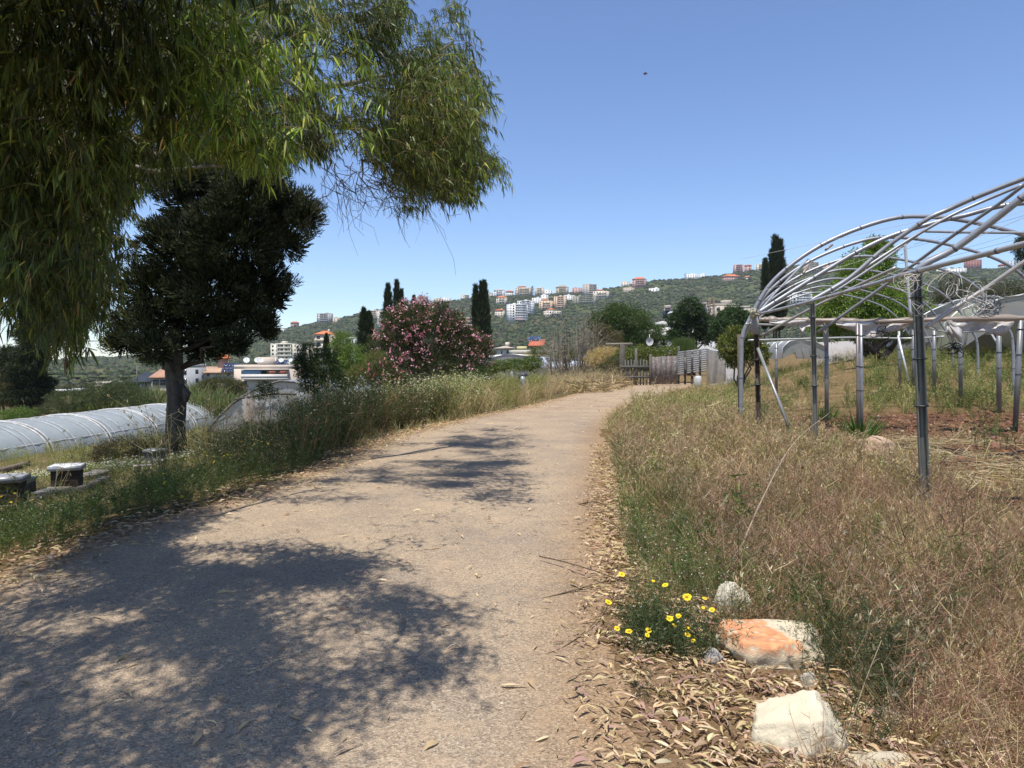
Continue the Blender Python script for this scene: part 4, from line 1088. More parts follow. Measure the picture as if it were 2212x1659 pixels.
# longer bare hanging twigs at the underside
m = 260; k_ = re_.integers(0, nb, m); lo = A[k_][:, 2] < 5.2
V, Q, C = strips(A[k_][lo], np.stack([re_.normal(.2, .5, lo.sum()), re_.normal(0, .4, lo.sum()), re_.uniform(-.8, 0, lo.sum())], 1), re_.uniform(.3, .9, lo.sum()), .006, .6, 4, None, (.10, .08, .06), basew=1, tipw=.3)
tw.add(V, Q, None, C)
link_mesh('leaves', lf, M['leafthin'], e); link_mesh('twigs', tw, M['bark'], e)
# trunk and limbs
tb = Buf(); bark = (.30, .27, .23)
tk = np.array([eb + (0, 0, -.2), eb + (.1, 0, 1.2), eb + (.5, .1, 2.6), eb + (.8, .4, 4.2), eb + (1.3, .8, 6), eb + (2.0, 1.2, 8.5)])
k = 26; tt = np.linspace(0, 5, k); Pi = np.stack([np.interp(tt, range(6), tk[:, a]) for a in range(3)], 1)
tb.tube(Pi, np.interp(tt, range(6), [.5, .4, .36, .3, .2, .08]), 14, bark, lump=.05)
def limb(pts, r0, r1, nn=8):
    P = np.array([p if len(p) == 3 and not isinstance(p, tuple) else at(*p) for p in pts], float)
    k = len(P) * 4; tt = np.linspace(0, len(P) - 1, k); Pi = np.stack([np.interp(tt, range(len(P)), P[:, a]) for a in range(3)], 1)
    Pi[1:-1] += re_.normal(0, .012, (k - 2, 3))
    lb1 = Buf(); lb1.tube(Pi, np.linspace(r0, r1, k), nn, bark, lump=.05); link_mesh('limb', lb1, M['bark'], e, smooth=True)
lb_ = Buf()
st = eb + (.75, .35, 3.9)
limb([st, (20, 175, 6.5), (70, 160, 6.3), (145, 97, 6.6), (250, 20, 7.2), (380, -80, 8)], .13, .03)
limb([(45, 165, 6.35), (60, 195, 6.2), (90, 219, 6.0), (220, 220, 6.1), (277, 213, 6.4), (400, 240, 7.0), (520, 270, 7.6)], .05, .018)
limb([st + (.2, .2, .6), (300, -60, 8.5), (480, 60, 9.2), (640, 190, 9.8), (738, 272, 10.4), (800, 302, 11), (850, 360, 11.6), (900, 420, 12)], .04, .012)
limb([(640, 190, 9.8), (760, 180, 10.4), (880, 150, 11.4), (980, 90, 12.3)], .05, .012)
limb([(738, 272, 10.4), (860, 290, 11.4), (960, 300, 12.2), (1060, 350, 13)], .045, .012)
limb([st + (0, 0, -.4), (60, 300, 7), (150, 420, 7.4), (200, 560, 7.8), (170, 700, 8)], .07, .012)
limb([st + (0, 0, -.2), (150, 330, 8), (330, 370, 8.6), (480, 360, 9)], .06, .012)
limb([(20, 175, 6.5), (-30, 320, 5.6), (20, 500, 5.4), (60, 640, 5.6)], .05, .01)
for q in range(90):
    a_ = A[re_.integers(0, nb)]; b2 = Pi[min(int(8 + 17 * re_.random()), len(Pi) - 1)]
    c0 = A[re_.integers(0, nb)]
    near = A[np.argsort(np.linalg.norm(A - a_, axis=1))[re_.integers(30, 160)]]
    lb_.tube(curve_pts(a_, near, 5, .08, re_), np.linspace(.012, .005, 5), 4, (.17, .14, .11), caps=False)
link_mesh('trunk', tb, M['bark'], e, smooth=True); link_mesh('inner_twigs', lb_, M['bark'], e, smooth=True)['kind'] = 'stuff'

# ------------------------------------------------------------------ plastic tunnels at the left
def arch_profile(w, h, n=17, p=1.0):
    th = np.linspace(0, pi, n)
    return np.stack([-w * np.cos(th), h * np.sin(th) ** .85], 1)
tA = empty('plastic_tunnel', (-19.8, 31, float(terr(-24, 31))), 'long low tunnel covered in milky plastic film, running along the lower terrace at left', 'tunnel greenhouse')
dirA = np.array([.087, 1.0]); dirA /= np.linalg.norm(dirA); nrm = np.array([dirA[1], -dirA[0]])
W_, H_ = 2.7, 1.85
def tun_pt(s, u, z, c0): return np.array([c0[0] + dirA[0] * s + nrm[0] * u, c0[1] + dirA[1] * s + nrm[1] * u, z])
c0 = np.array([-25.3, 31.0])
zA = lambda s: -3.25
def film_piece(s0, s1, c0, W_, H_, zb, mat, seed, col=(.50, .55, .55), nl=10, sag=.05, prof=None):
    rs = np.random.default_rng(seed); pr = arch_profile(W_, H_, 25) if prof is None else prof
    b = Buf(); V = []
    for i in range(nl + 1):
        s = s0 + (s1 - s0) * i / nl
        f = 1 - sag * abs(sin(i / nl * pi * max(1, round((s1 - s0) / 1.1)))) * .5
        for u, z in pr: V.append(tun_pt(s, u * f, zb + z * f + rs.normal(0, .008), c0))
    n = len(pr); Q = [(i * n + j, i * n + j + 1, (i + 1) * n + j + 1, (i + 1) * n + j) for i in range(nl) for j in range(n - 1)]
    b.add(V, Q, None, col); return b
span = 4.4; s = -14.0; q = 0
while s < 19:
    o = link_mesh('film_sheet', film_piece(s + .13, s + span - .13, c0, W_, H_, -3.3, None, 40 + q), M['film'], tA, smooth=True)
    for ds in (.13, span - .13):
        b = Buf(); P = [tun_pt(s + ds, u * 1.012, -3.3 + z * 1.012, c0) for u, z in arch_profile(W_, H_, 25)]; b.tube(P, .05, 5, (.85, .86, .85)); link_mesh('rolled_edge', b, M['rag'], o)
    for ds in (1.0 + .5 * sin(q * 2.1), 1.55 + .3 * cos(q * 3), 2.75 + .4 * sin(q * 5), 3.6 + .2 * sin(q * 1.3)):
        b = Buf(); P = [tun_pt(s + ds, u * 1.01, -3.3 + z * 1.01, c0) for u, z in arch_profile(W_, H_, 25)]; b.tube(P, .018, 4, (.85, .86, .85)); link_mesh('hoop_line', b, M['rag'], o)
    s += span; q += 1
s = -14.0
while s < 20:
    b = Buf(); P = [tun_pt(s, u * .985, -3.3 + z * .985, c0) for u, z in arch_profile(W_, H_, 21)]; b.tube(P, .03, 5, (.35, .35, .34)); link_mesh('hoop', b, M['steel'], tA); s += span
b = Buf(); b.tube([tun_pt(ss, W_ * .90, -3.3 + H_ * .47, c0) for ss in np.linspace(-14, 19, 20)], .022, 4, (.8, .82, .8)); link_mesh('side_rope', b, M['rag'], tA)
b = Buf(); b.tube([tun_pt(ss, W_ * 1.02, -3.32, c0) for ss in np.linspace(-14, 19, 20)], .09, 6, (.3, .25, .2)); link_mesh('base_board', b, M['wood'], tA)
# torn tunnel end facing the path
TB_Y = 27.0
base = at(447, 934, TB_Y); apex = at(605, 823, TB_Y)
bz = float(base[2]); cx = apex[0]; w2 = cx - base[0]; h2 = apex[2] - bz
e = empty('torn_tunnel', (cx, TB_Y, bz), 'taller tunnel with a torn dirty plastic end wall, right of the big trunk', 'tunnel greenhouse')
pr = [(-w2, 0), (-w2 * .86, h2 * .28), (-w2 * .66, h2 * .55), (-w2 * .42, h2 * .78), (-w2 * .2, h2 * .92), (0, h2), (w2 * .2, h2 * .98), (w2 * .45, h2 * .88), (w2 * .7, h2 * .62), (w2 * .9, h2 * .3), (w2, 0)]
b = Buf(); b.tube([(cx + u, TB_Y, bz + z) for u, z in pr], .045, 7, (.14, .14, .14)); link_mesh('hoop', b, M['rust'], e)
b = Buf(); V = []; n = len(pr)
for i in range(7):
    for u, z in pr: V.append((cx + u * 1.01 + i * .25, TB_Y + .1 + i * 1.5, bz + z * 1.01))
b.add(V, [(i * n + j, i * n + j + 1, (i + 1) * n + j + 1, (i + 1) * n + j) for i in range(6) for j in range(n - 1)], None, (.5, .52, .52)); link_mesh('roof_film', b, M['film'], e, smooth=True)
rs = np.random.default_rng(3)
b = Buf(); gx = np.linspace(-1, 1, 26); V = []; 
for i, gz in enumerate(np.linspace(0, 1, 12)):
    for g in gx:
        zt = np.interp(g * w2, [q[0] for q in pr], [q[1] for q in pr])
        V.append((cx + g * w2, TB_Y + .04 + .06 * sin(g * 19 + gz * 3) * (1 - gz), bz + zt * gz))
Q = [(i * 26 + j, i * 26 + j + 1, (i + 1) * 26 + j + 1, (i + 1) * 26 + j) for i in range(11) for j in range(25) if not (rs.random() < .1 or (5 < j < 9 and i > 6) or (14 < j < 17 and 3 < i < 9))]
b.add(V, Q, None, (.40, .41, .41)); link_mesh('end_wall_film', b, M['rag'], e)
b = Buf(); b.tube([at(508, 862, TB_Y - .1), at(590, 850, TB_Y - .1), at(640, 852, TB_Y - .1)], .04, 5, (.14, .12, .10)); link_mesh('crossbar', b, M['wood'], e)
b = Buf(); b.tube([at(534, 850, TB_Y - .08), at(534, 935, TB_Y - .08)], .04, 5, (.14, .12, .10)); link_mesh('door_post', b, M['wood'], e)
b = Buf(); P0 = [at(530, 858, TB_Y - .15), at(540, 862, TB_Y - .2), at(552, 860, TB_Y - .12)]; P1 = [at(522, 905, TB_Y - .2), at(534, 912, TB_Y - .35), at(550, 905, TB_Y - .1)]
b.add(P0 + P1, [(0, 1, 4, 3), (1, 2, 5, 4)], None, (.55, .45, .38)); link_mesh('hanging_rag', b, M['rag'], e)
# thin pipe left lying at the foot of the trunk
b = Buf(); b.tube([gnd(268, 980) + (0, 0, .2), gnd(300, 968) + (0, 0, .35), gnd(325, 962) + (0, 0, .3)], .04, 6, (.05, .05, .05))
tag(link_mesh('black_pipe', b, M['rubber'], org=gnd(290, 972)), 'black pipe arching over the ground left of the cypress trunk', 'pipe')

# ------------------------------------------------------------------ beehives, rails and blocks
def hive(px, py, wpx, label, yaw=.35, hscale=1.0, lid=(.80, .80, .78), body=(.07, .05, .035), Yv=None, legs=True):
    g = gnd(px, py) if Yv is None else at(px, py, Yv)
    s = wpx / FPX * g[1] / .58
    g[2] += .02
    e = empty('beehive', g, label, 'beehive', 'beehives on the left verge', rz=yaw); e.scale = (s, s, s * hscale)
    rs = random.Random(int(px))
    def bx(nm, lo, hi, c, mat, par=e):
        b = Buf(); b.box(lo, hi, c); o = lchild(nm, b, mat, par); m = o.modifiers.new('bevel', 'BEVEL'); m.width = .006; m.segments = 2; return o
    bo = bx('box', (-.25, -.2, .12), (.25, .2, .38), body, M['wood'])
    bx('super', (-.252, -.202, .384), (.252, .202, .52), tuple(c * .85 for c in body), M['wood'])
    l = bx('lid', (-.29, -.24, .53), (.29, .24, .58), lid, M['wood'])
    b = Buf(); b.box((-.295, -.245, .485), (.295, -.241, .582), tuple(c * .7 for c in lid)); b.box((-.295, .241, .485), (.295, .245, .582), tuple(c * .7 for c in lid)); b.box((-.299, -.24, .485), (-.295, .24, .582), tuple(c * .7 for c in lid)); b.box((.295, -.24, .485), (.299, .24, .582), tuple(c * .7 for c in lid)); lchild('lid_rim', b, M['steel'], l)
    bx('landing_board', (-.2, -.30, .10), (.2, -.2, .118), (.2, .16, .12), M['wood'])
    bx('handhold', (-.08, -.215, .27), (.08, -.201, .29), (.16, .12, .09), M['wood'], bo)
    bx('entrance', (-.16, -.206, .125), (.16, -.2005, .14), (.01, .01, .01), M['wood'], bo)
    if legs:
        for sx in (-.22, .22):
            for sy in (-.17, .17): bx('leg', (sx - .03, sy - .03, -.05), (sx + .03, sy + .03, .12), (.12, .10, .08), M['wood'])
    return e
hive(146, 1066, 60, 'dark beehive with pale metal lid, middle one of the three in the row', .30)
hive(14, 1104, 74, 'dark beehive with grey lid cut by the left edge', .30, lid=(.33, .34, .36))
hive(336, 1012, 40, 'small pale weathered beehive at the foot of the cypress', .1, lid=(.34, .35, .34), body=(.22, .21, .19))
def plank(name, p0, p1, w, h, col, label, cat, mat='wood', lift=0.0):
    p0 = np.array(p0); p1 = np.array(p1); d = p1 - p0; L = np.linalg.norm(d); d /= L; sd = np.cross(d, (0, 0, 1)); sd /= np.linalg.norm(sd); up = np.cross(sd, d)
    V = []; ns = 8; rs = np.random.default_rng(int(abs(p0[0]) * 100))
    for i in range(ns + 1):
        c = p0 + d * L * i / ns + up * (rs.normal(0, .006) + lift)
        for a, b_ in ((-1, 0), (1, 0), (1, 1), (-1, 1)): V.append(c + sd * a * w / 2 + up * b_ * h)
    Q = [(i * 4 + j, i * 4 + (j + 1) % 4, (i + 1) * 4 + (j + 1) % 4, (i + 1) * 4 + j) for i in range(ns) for j in range(4)] + [(3, 2, 1, 0), (ns * 4, ns * 4 + 1, ns * 4 + 2, ns * 4 + 3)]
    b = Buf(); b.add(V, Q, None, col); o = link_mesh(name, b, M[mat], org=(p0 + p1) / 2); return tag(o, label, cat)
plank('timber_rail', gnd(-40, 1120), gnd(160, 1066), .14, .10, (.10, .085, .07), 'dark timber rail under the two left beehives', 'timber')
plank('timber_rail', gnd(150, 1076), gnd(232, 1040), .13, .10, (.15, .13, .11), 'weathered timber rail running right from the middle beehive', 'timber')
plank('pallet_board', gnd(95, 1082), gnd(140, 1066), .35, .04, (.34, .30, .24), 'pale board lying between the two left beehives', 'board', lift=.1)
plank('pallet_board', gnd(190, 1038), gnd(226, 1026), .35, .04, (.34, .30, .24), 'pale board lying right of the middle beehive', 'board', lift=.08)
plank('base_timber', gnd(-30, 1030), gnd(60, 1006), .16, .16, (.22, .17, .13), 'brown board edging the tunnel at the left edge', 'board')
def cblock(px, py, wpx, label, col, yaw):
    g = gnd(px, py); s = wpx / FPX * g[1] / .4
    e = empty('concrete_block', g, label, 'concrete block', 'concrete blocks among the weeds', rz=yaw); e.scale = (s, s, s)
    b = Buf(); b.box((-.2, -.1, 0), (.2, .1, .03), col); b.box((-.2, -.1, .17), (.2, .1, .2), col)
    for x in (-.2, -.015, .17): b.box((x, -.1, .03), (x + .03, .1, .17), col)
    lchild('block', b, M['stone'], e)
cblock(152, 1022, 34, 'grey hollow block lying behind the middle beehive', (.42, .40, .34), .1)
cblock(308, 1022, 36, 'pinkish hollow block lying left of the small pale beehive', (.5, .42, .36), .45)
# pale box behind the left hive
g = gnd(34, 1075); e = empty('pale_crate', g, 'pale yellow crate standing behind the left beehive', 'crate', rz=.2)
b = Buf(); b.box((-.24, -.2, 0), (.24, .2, .30), (.50, .46, .30)); lchild('box', b, M['wood'], e)
b = Buf()
for i in range(6): b.box((.242, -.18 + i * .065, .04), (.252, -.15 + i * .065, .26), (.2, .18, .12))
lchild('slat', b, M['wood'], e)
b = Buf(); b.box((-.26, -.22, .302), (.26, .22, .33), (.55, .52, .38)); lchild('lid', b, M['wood'], e)

# ------------------------------------------------------------------ bare pipe frame at the right
STEEL = (.31, .32, .335); DK = (.22, .225, .23)
fr = empty('greenhouse_frame', gnd(1995, 1098), 'bare arched frame of galvanised pipes with posts, without its plastic', 'greenhouse frame')
def pp(pts): return np.array([at(*p) for p in pts])
def smooth(P, k=6):
    P = np.asarray(P, float); n = len(P)
    if n < 3: return P
    out = []
    for i in range(n - 1):
        p0, p1, p2, p3 = P[max(i - 1, 0)], P[i], P[i + 1], P[min(i + 2, n - 1)]
        for t in np.linspace(0, 1, k, endpoint=False):
            out.append(.5 * ((2 * p1) + (-p0 + p2) * t + (2 * p0 - 5 * p1 + 4 * p2 - p3) * t * t + (-p0 + 3 * p1 - 3 * p2 + p3) * t ** 3))
    out.append(P[-1]); return np.array(out)
def pipe(nm, P, r, col=STEEL, mat='steel', n=10, rings=0, label=None, sm=True):
    r = r * .86; b = Buf(); P = smooth(P) if sm else np.asarray(P, float); b.tube(P, r, n, col)
    o = link_mesh(nm, b, M[mat], fr, smooth=True)
    if label: o['label'] = label
    if rings:
        L = np.concatenate([[0], np.cumsum(np.linalg.norm(np.diff(P, axis=0), axis=1))])
        for s_ in np.arange(.4, L[-1], rings):
            q = np.array([np.interp(s_ + d, L, P[:, a]) for d in (-.012, .012) for a in range(3)]).reshape(2, 3)
            c = Buf(); c.tube(q, r * 1.12, n, (.12, .12, .13), caps=True); link_mesh('wire_tie', c, M['wire'], o)
    return o
def post(pxt, pyt, pxb, pyb, Y, r, col=STEEL, mat='steel', square=False, label=None, band=True):
    top = at(pxt, pyt, Y); bot = at(pxb, pyb, Y); bot = bot + (bot - top) / np.linalg.norm(bot - top) * .35
    b = Buf()
    if square:
        u = np.array([.92, -.38, 0]) * r; v = np.array([.38, .92, 0]) * r
        V = []; ks = 14
        for i in range(ks + 1):
            c = top + (bot - top) * i / ks
            # open channel profile: two flanges and a rounded back
            for a_, b_ in ((-1, -1), (-.72, -1), (-.72, .6), (.72, .6), (.72, -1), (1, -1), (1, .85), (.85, 1), (-.85, 1), (-1, .85)): V.append(c + u * a_ + v * b_)
        Q = [(i * 10 + j, i * 10 + (j + 1) % 10, (i + 1) * 10 + (j + 1) % 10, (i + 1) * 10 + j) for i in range(ks) for j in range(10)]
        b.add(V, Q, None, col)
    else: b.tube([top, top * .5 + bot * .5, bot], r, 10, col)
    o = link_mesh('post', b, M[mat], fr, smooth=not square)
    if label: o['label'] = label
    if band:
        for f in (.08, .3, .47): c = Buf(); q = top + (bot - top) * f; c.tube([q, q + (bot - top) * .006], r * (1.5 if square else 1.15), 10, (.05, .05, .05)); link_mesh('wire_tie', c, M['wire'], o)
    return o
post(1980, 592, 2000, 1120, 7.6, .047, (.20, .205, .19), square=True, label='thick channel section post, nearest to the path')
post(1755, 655, 1763, 985, 11.7, .042, (.27, .255, .235), square=True)
post(1633, 682, 1640, 958, 14.2, .05, (.12, .085, .06), 'rust', square=True, label='dark rusty post with pale corner wrap')
post(1852, 698, 1854, 965, 14.0, .030, (.22, .19, .175)); post(1860, 700, 1862, 965, 14.05, .030, (.28, .28, .29))
post(1597, 722, 1599, 900, 17.2, .05, (.15, .115, .09), 'wood', band=False, label='grey wooden post beside the first pipe leg')
for a_ in ((1785, 696, 1786, 915, 16.2, .045), (1677, 742, 1677, 836, 25, .05), (1942, 715, 1944, 822, 24, .05), (1973, 712, 1973, 828, 24, .05), (2018, 712, 2018, 828, 23, .06), (2075, 700, 2075, 855, 20, .055), (2158, 700, 2158, 870, 18.5, .06), (2205, 690, 2194, 905, 15.5, .055)):
    post(*a_, (.24, .24, .235))
pipe('brace', pp([(1637, 752, 14.1), (1727, 980, 13)]), .035, (.30, .31, .29), label='slanting brace leaning on the rusty post')
pipe('brace', pp([(1940, 725, 23), (1963, 822, 22.5)]), .035, (.78, .78, .78), label='white painted slanting brace')
prof = [(-4.1, -.9), (-4.1, .0), (-4.08, .5), (-3.95, .88), (-3.4, 1.83), (-2.35, 2.64), (-1.0, 3.18), (0, 3.26), (1.23, 3.05), (2.5, 2.62), (3.3, 2.0), (3.9, 1.1), (4.15, .5), (4.2, -.8)]
for k_ in range(7):
    zz = [16.4, 19.2, 22.7, 26, 29, 32, 35][k_]; xc = 9.52 + .318 * (zz - 16.4)
    P = [(xc + u, zz - u * .10, CAMZ + h) for u, h in prof]
    P[0] = (P[0][0], P[0][1], float(terr(P[0][0], P[0][1])) - .2); P[-1] = (P[-1][0], P[-1][1], float(terr(P[-1][0], P[-1][1])) - .2)
    pipe('hoop', P, .05 if k_ else .056, (.34, .35, .37) if k_ < 3 else (.31, .32, .33), rings=.95 if k_ < 4 else 0)
pipe('hoop', pp([(1747, 652, 11.7), (1829, 605, 11.6), (1899, 546, 11.5), (1943, 513, 11.4), (2007, 471, 11.2), (2050, 452, 11.1), (2106, 427, 10.9), (2212, 386, 10.5), (2330, 350, 10)]), .042, STEEL, rings=.8)
pipe('hoop', pp([(1637, 676, 14.3), (1700, 636, 14.3), (1794, 578, 14.2), (1858, 541, 14.1), (1930, 508, 14), (2033, 477, 13.8), (2086, 465, 13.7), (2141, 450, 13.5), (2200, 440, 13.3), (2330, 430, 12.8)]), .05, STEEL, rings=.9)
pipe('hoop', pp([(1750, 650, 11.75), (1850, 590, 11.7), (1960, 520, 11.6), (2050, 468, 11.4), (2120, 436, 11.3), (2212, 398, 11)]), .03, STEEL)
pipe('hoop', pp([(1980, 584, 7.55), (2004, 567, 7.5), (2062, 537, 7.4), (2140, 480, 7.2), (2212, 424, 7.0), (2300, 360, 6.8)]), .042, (.36, .37, .39), rings=.7)
pipe('strut', pp([(1766, 719, 11.9), (1919, 611, 11.2), (2060, 508, 10.2), (2164, 436, 9.6), (2212, 400, 9.3), (2300, 340, 9)]), .028, STEEL, rings=1.1)
pipe('strut', pp([(1641, 727, 14.2), (1751, 667, 13.3), (1850, 618, 12.6), (1935, 578, 12)]), .030, (.46, .44, .42))
pipe('strut', pp([(1999, 708, 7.7), (2060, 667, 7.6), (2130, 622, 7.5), (2212, 566, 7.3), (2300, 508, 7.1)]), .027, (.48, .45, .42), label='dirty strut wrapped in scraps of film')
pipe('strut', pp([(1799, 633, 15.5), (1900, 567, 15.2), (1989, 503, 15), (2004, 500, 15), (2100, 502, 15), (2212, 503, 15), (2300, 505, 15)]), .033, (.42, .43, .44))
pipe('strut', pp([(1954, 520, 14.5), (1958, 570, 14.5), (1967, 685, 14.5)]), .033, (.66, .66, .66), label='pale upright tube hanging beside the thick post')
pipe('strut', pp([(1620, 700, 16.6), (1668, 640, 17.5), (1745, 560, 18.6)]), .028, (.42, .43, .44))
pipe('strut', pp([(1783, 540, 17.2), (1798, 529, 17.3)]), .03, (.3, .22, .15)); pipe('strut', pp([(1735, 590, 17.0), (1754, 566, 18)]), .03, (.3, .22, .15))
pipe('eave_beam', pp([(1622, 682, 15), (1650, 676, 14.1), (1747, 652, 11.7), (1860, 621, 9.9), (1980, 586, 7.55), (2100, 556, 6.6), (2212, 527, 6.0), (2320, 500, 5.5)]), .030, (.46, .46, .46), rings=1.2)
rail = pipe('gable_rail', pp([(1640, 690, 16.4), (1760, 692, 16), (1900, 694, 15.6), (2060, 689, 15.1), (2212, 687, 14.8), (2330, 686, 14.4)]), .05, (.50, .42, .36), 'steel', label='level rail wrapped in dirty white film')
pipe('rail', pp([(1612, 700, 16.5), (1650, 701, 18), (1700, 702, 20), (1790, 704, 22)]), .03, (.6, .58, .5))
pipe('rail', pp([(1616, 735, 26), (1730, 732, 26), (1846, 729, 26), (1960, 731, 26), (2040, 727, 25)]), .04, (.5, .5, .48))
pipe('rail', pp([(1960, 690, 22), (2018, 712, 22), (2060, 718, 22), (2110, 716, 20), (2150, 713, 18.5)]), .03, (.42, .42, .42))
pipe('strut', pp([(2140, 718, 19), (2158, 750, 18.5), (2162, 770, 18.5)]), .03, (.42, .42, .42)); pipe('strut', pp([(2024, 712, 22), (2000, 690, 22)]), .03, (.42, .42, .42))
# wrapped film on the rail and hanging torn strips
rs = np.random.default_rng(77)
P = smooth(pp([(1650, 690, 16.35), (1760, 692, 15.95), (1900, 694, 15.55), (2060, 689, 15.05), (2212, 687, 14.75), (2330, 686, 14.35)]), 40)
b = Buf(); b.tube(P, .058 + .012 * np.interp(np.arange(len(P)), np.arange(0, len(P), 5), rs.normal(0, 1, len(np.arange(0, len(P), 5)))).clip(-.9, 1.6), 9, np.repeat(pal(len(P), [(.72, .68, .62), (.66, .58, .50), (.45, .30, .20)], [5, 3, 1.4], .06, rs), 9, 0) if False else (.40, .33, .27), lump=.15)
link_mesh('film_wrap', b, M['rag'], rail, smooth=True)
def strip_sheet(xs, tops, bots, Y, nm='torn_sheet', col=(.72, .70, .68)):
    n = len(xs) ; V = []; ks = 6
    for j in range(ks + 1):
        for i in range(n):
            f = j / ks; y = tops[i] + (bots[i] - tops[i]) * f
            V.append(at(xs[i], y, Y + .12 * f * sin(i * 1.9) + .05 * sin(i * .8 + j)))
    Q = [(j * n + i, j * n + i + 1, (j + 1) * n + i + 1, (j + 1) * n + i) for j in range(ks) for i in range(n - 1)]
    b = Buf(); b.add(V, Q, None, col); o = link_mesh(nm, b, M['rag'], rail, smooth=True); m = o.modifiers.new('thick', 'SOLIDIFY'); m.thickness = .004; return o
strip_sheet(np.linspace(1806, 1985, 14), [695] * 14, [703, 708, 712, 716, 722, 728, 730, 727, 720, 716, 712, 708, 702, 699], 15.6)
strip_sheet(np.linspace(1662, 1800, 10), [692] * 10, [698, 703, 702, 706, 704, 707, 705, 703, 700, 697], 16.0)
strip_sheet(np.linspace(2045, 2190, 12), [692] * 12, [724, 722, 716, 715, 716, 715, 716, 720, 724, 726, 716, 698], 15.0)
strip_sheet([2048, 2052, 2058, 2066], [696] * 4, [716, 728, 742, 720], 14.9)
strip_sheet([2052, 2060, 2070, 2078], [696, 700, 706, 712], [706, 722, 738, 742], 14.7)
strip_sheet([1778, 1784, 1790], [700, 700, 700], [735, 760, 728], 16.0, col=(.6, .58, .55))
strip_sheet([1728, 1734, 1740], [702, 702, 702], [712, 728, 712], 17)
# pale corner wrap on the rusty post
b = Buf()
b.box(at(1627, 722, 14.1), at(1634, 684, 14.25), (.55, .53, .5)); link_mesh('corner_wrap', b, M['rag'], fr)
b = Buf(); c = at(1629, 679, 14.1)
for i in range(5):
    a0 = sph(1, rs)[0] * .07; P = [c + a0, c + sph(1, rs)[0] * .1, c + sph(1, rs)[0] * .12, c - a0]; b.tube(smooth(P, 5), .022, 5, (.62, .60, .42))
link_mesh('rag_knot', b, M['rag'], fr)
# wire tangles
def tangle(name, label, spots, n, rad, col, r=.004, seed=5, drop=0, cat='wire tangle', droop=0):
    rs = np.random.default_rng(seed); c0 = at(*spots[0]); b = Buf()
    for i in range(n):
        c = at(*spots[rs.integers(0, len(spots))]) + rs.normal(0, .04, 3); th = np.linspace(0, 2 * pi * rs.uniform(.5, 1.4), 18) + rs.uniform(0, 6)
        ra = rad * rs.uniform(.35, 1.1); u = sph(1, rs)[0]; v = np.cross(u, sph(1, rs)[0]); v /= np.linalg.norm(v)
        P = c + ra * np.cos(th)[:, None] * u + ra * rs.uniform(.4, 1) * np.sin(th)[:, None] * v; P[:, 2] -= droop * ra * rs.random()
        b.tube(P, r, 4, np.array(col) * rs.uniform(.7, 1.2), caps=False)
    o = link_mesh(name, b, M['wire'], org=c0); return tag(o, label, cat)
tangle('wire_tangle', 'pale wire loops knotted round the top of the thick post', [(1978, 600, 7.5), (1985, 620, 7.5), (1962, 610, 7.5), (1990, 660, 7.5)], 18, .15, (.55, .50, .45), .0026, 5)
tangle('wire_tangle', 'large snarl of pale wire caught on the strut right of the thick post', [(2060, 612, 7.6), (2085, 625, 7.6), (2110, 640, 7.5), (2040, 600, 7.6), (2095, 650, 7.5)], 20, .22, (.58, .55, .50), .0026, 6, droop=.5)
tangle('cord_bundle', 'small bundle of black cord hanging below the level rail', [(2062, 742, 15), (2062, 750, 15)], 12, .2, (.02, .02, .02), .008, 7, cat='cord')
tangle('wire_tangle', 'dark wire knot on the far hoop at right', [(2140, 655, 14), (2130, 668, 14), (2155, 660, 14)], 12, .3, (.06, .06, .06), .006, 8)
tangle('wire_tangle', 'dark twisted wire dangling from the middle of the level rail', [(1900, 702, 15.4), (1905, 715, 15.4)], 7, .18, (.04, .04, .04), .01, 9, droop=.6)
b = Buf()
for i, (p0, p1, sg) in enumerate([((1600, 560, 16), (2212, 430, 12), .0), ((1610, 640, 16), (2212, 455, 13), .0), ((1760, 660, 11), (2212, 470, 8.5), 0), ((1640, 620, 15), (2212, 600, 13), .1), ((1640, 650, 15), (2212, 618, 13), .1), ((1850, 640, 12), (2212, 640, 11), .05), ((1990, 655, 8), (2212, 640, 9), .04), ((1900, 700, 12), (2212, 645, 10), 0)]):
    P = np.linspace(at(*p0), at(*p1), 8); P[:, 2] -= sg * np.sin(np.linspace(0, pi, 8)); b.tube(P, .0035, 4, (.5, .5, .48) if i < 3 else (.05, .05, .05), caps=False)
link_mesh('tension_wires', b, M['wire'], fr)['kind'] = 'stuff'

# ------------------------------------------------------------------ far pale tunnels at right
def far_tunnel(name, label, pts, Y, depth, col, slope=.12, sidewall=True, mat='film', wcol=(.36, .37, .37)):
    """pts: outline of the near end, pixels, left foot over the top to right foot"""
    F = np.array([at(px, py, Y) for px, py in pts]); e = empty(name, F[0], label, 'tunnel greenhouse'); n = len(F)
    b = Buf(); ks = 8; V = []
    for i in range(ks + 1): V += [p + np.array([slope * depth * i / ks, depth * i / ks, 0]) for p in F]
    b.add(V, [(i * n + j, i * n + j + 1, (i + 1) * n + j + 1, (i + 1) * n + j) for i in range(ks) for j in range(n - 1)], None, col); link_mesh('cover', b, M[mat], e, smooth=True)
    b = Buf(); c = F.mean(0); b.add([c + (0, .03, 0)] + [p + (0, .03, 0) for p in F], None, [(0, j + 1, j + 2) for j in range(n - 1)], wcol); link_mesh('end_wall', b, M[mat], e)
    for i in (0, 2, 4, 6, 8):
        b = Buf(); b.tube([p + np.array([slope * depth * i / ks, depth * i / ks - .02, .01]) for p in F], .04, 5, (.62, .63, .63)); link_mesh('hoop', b, M['steel'], e)
    return e
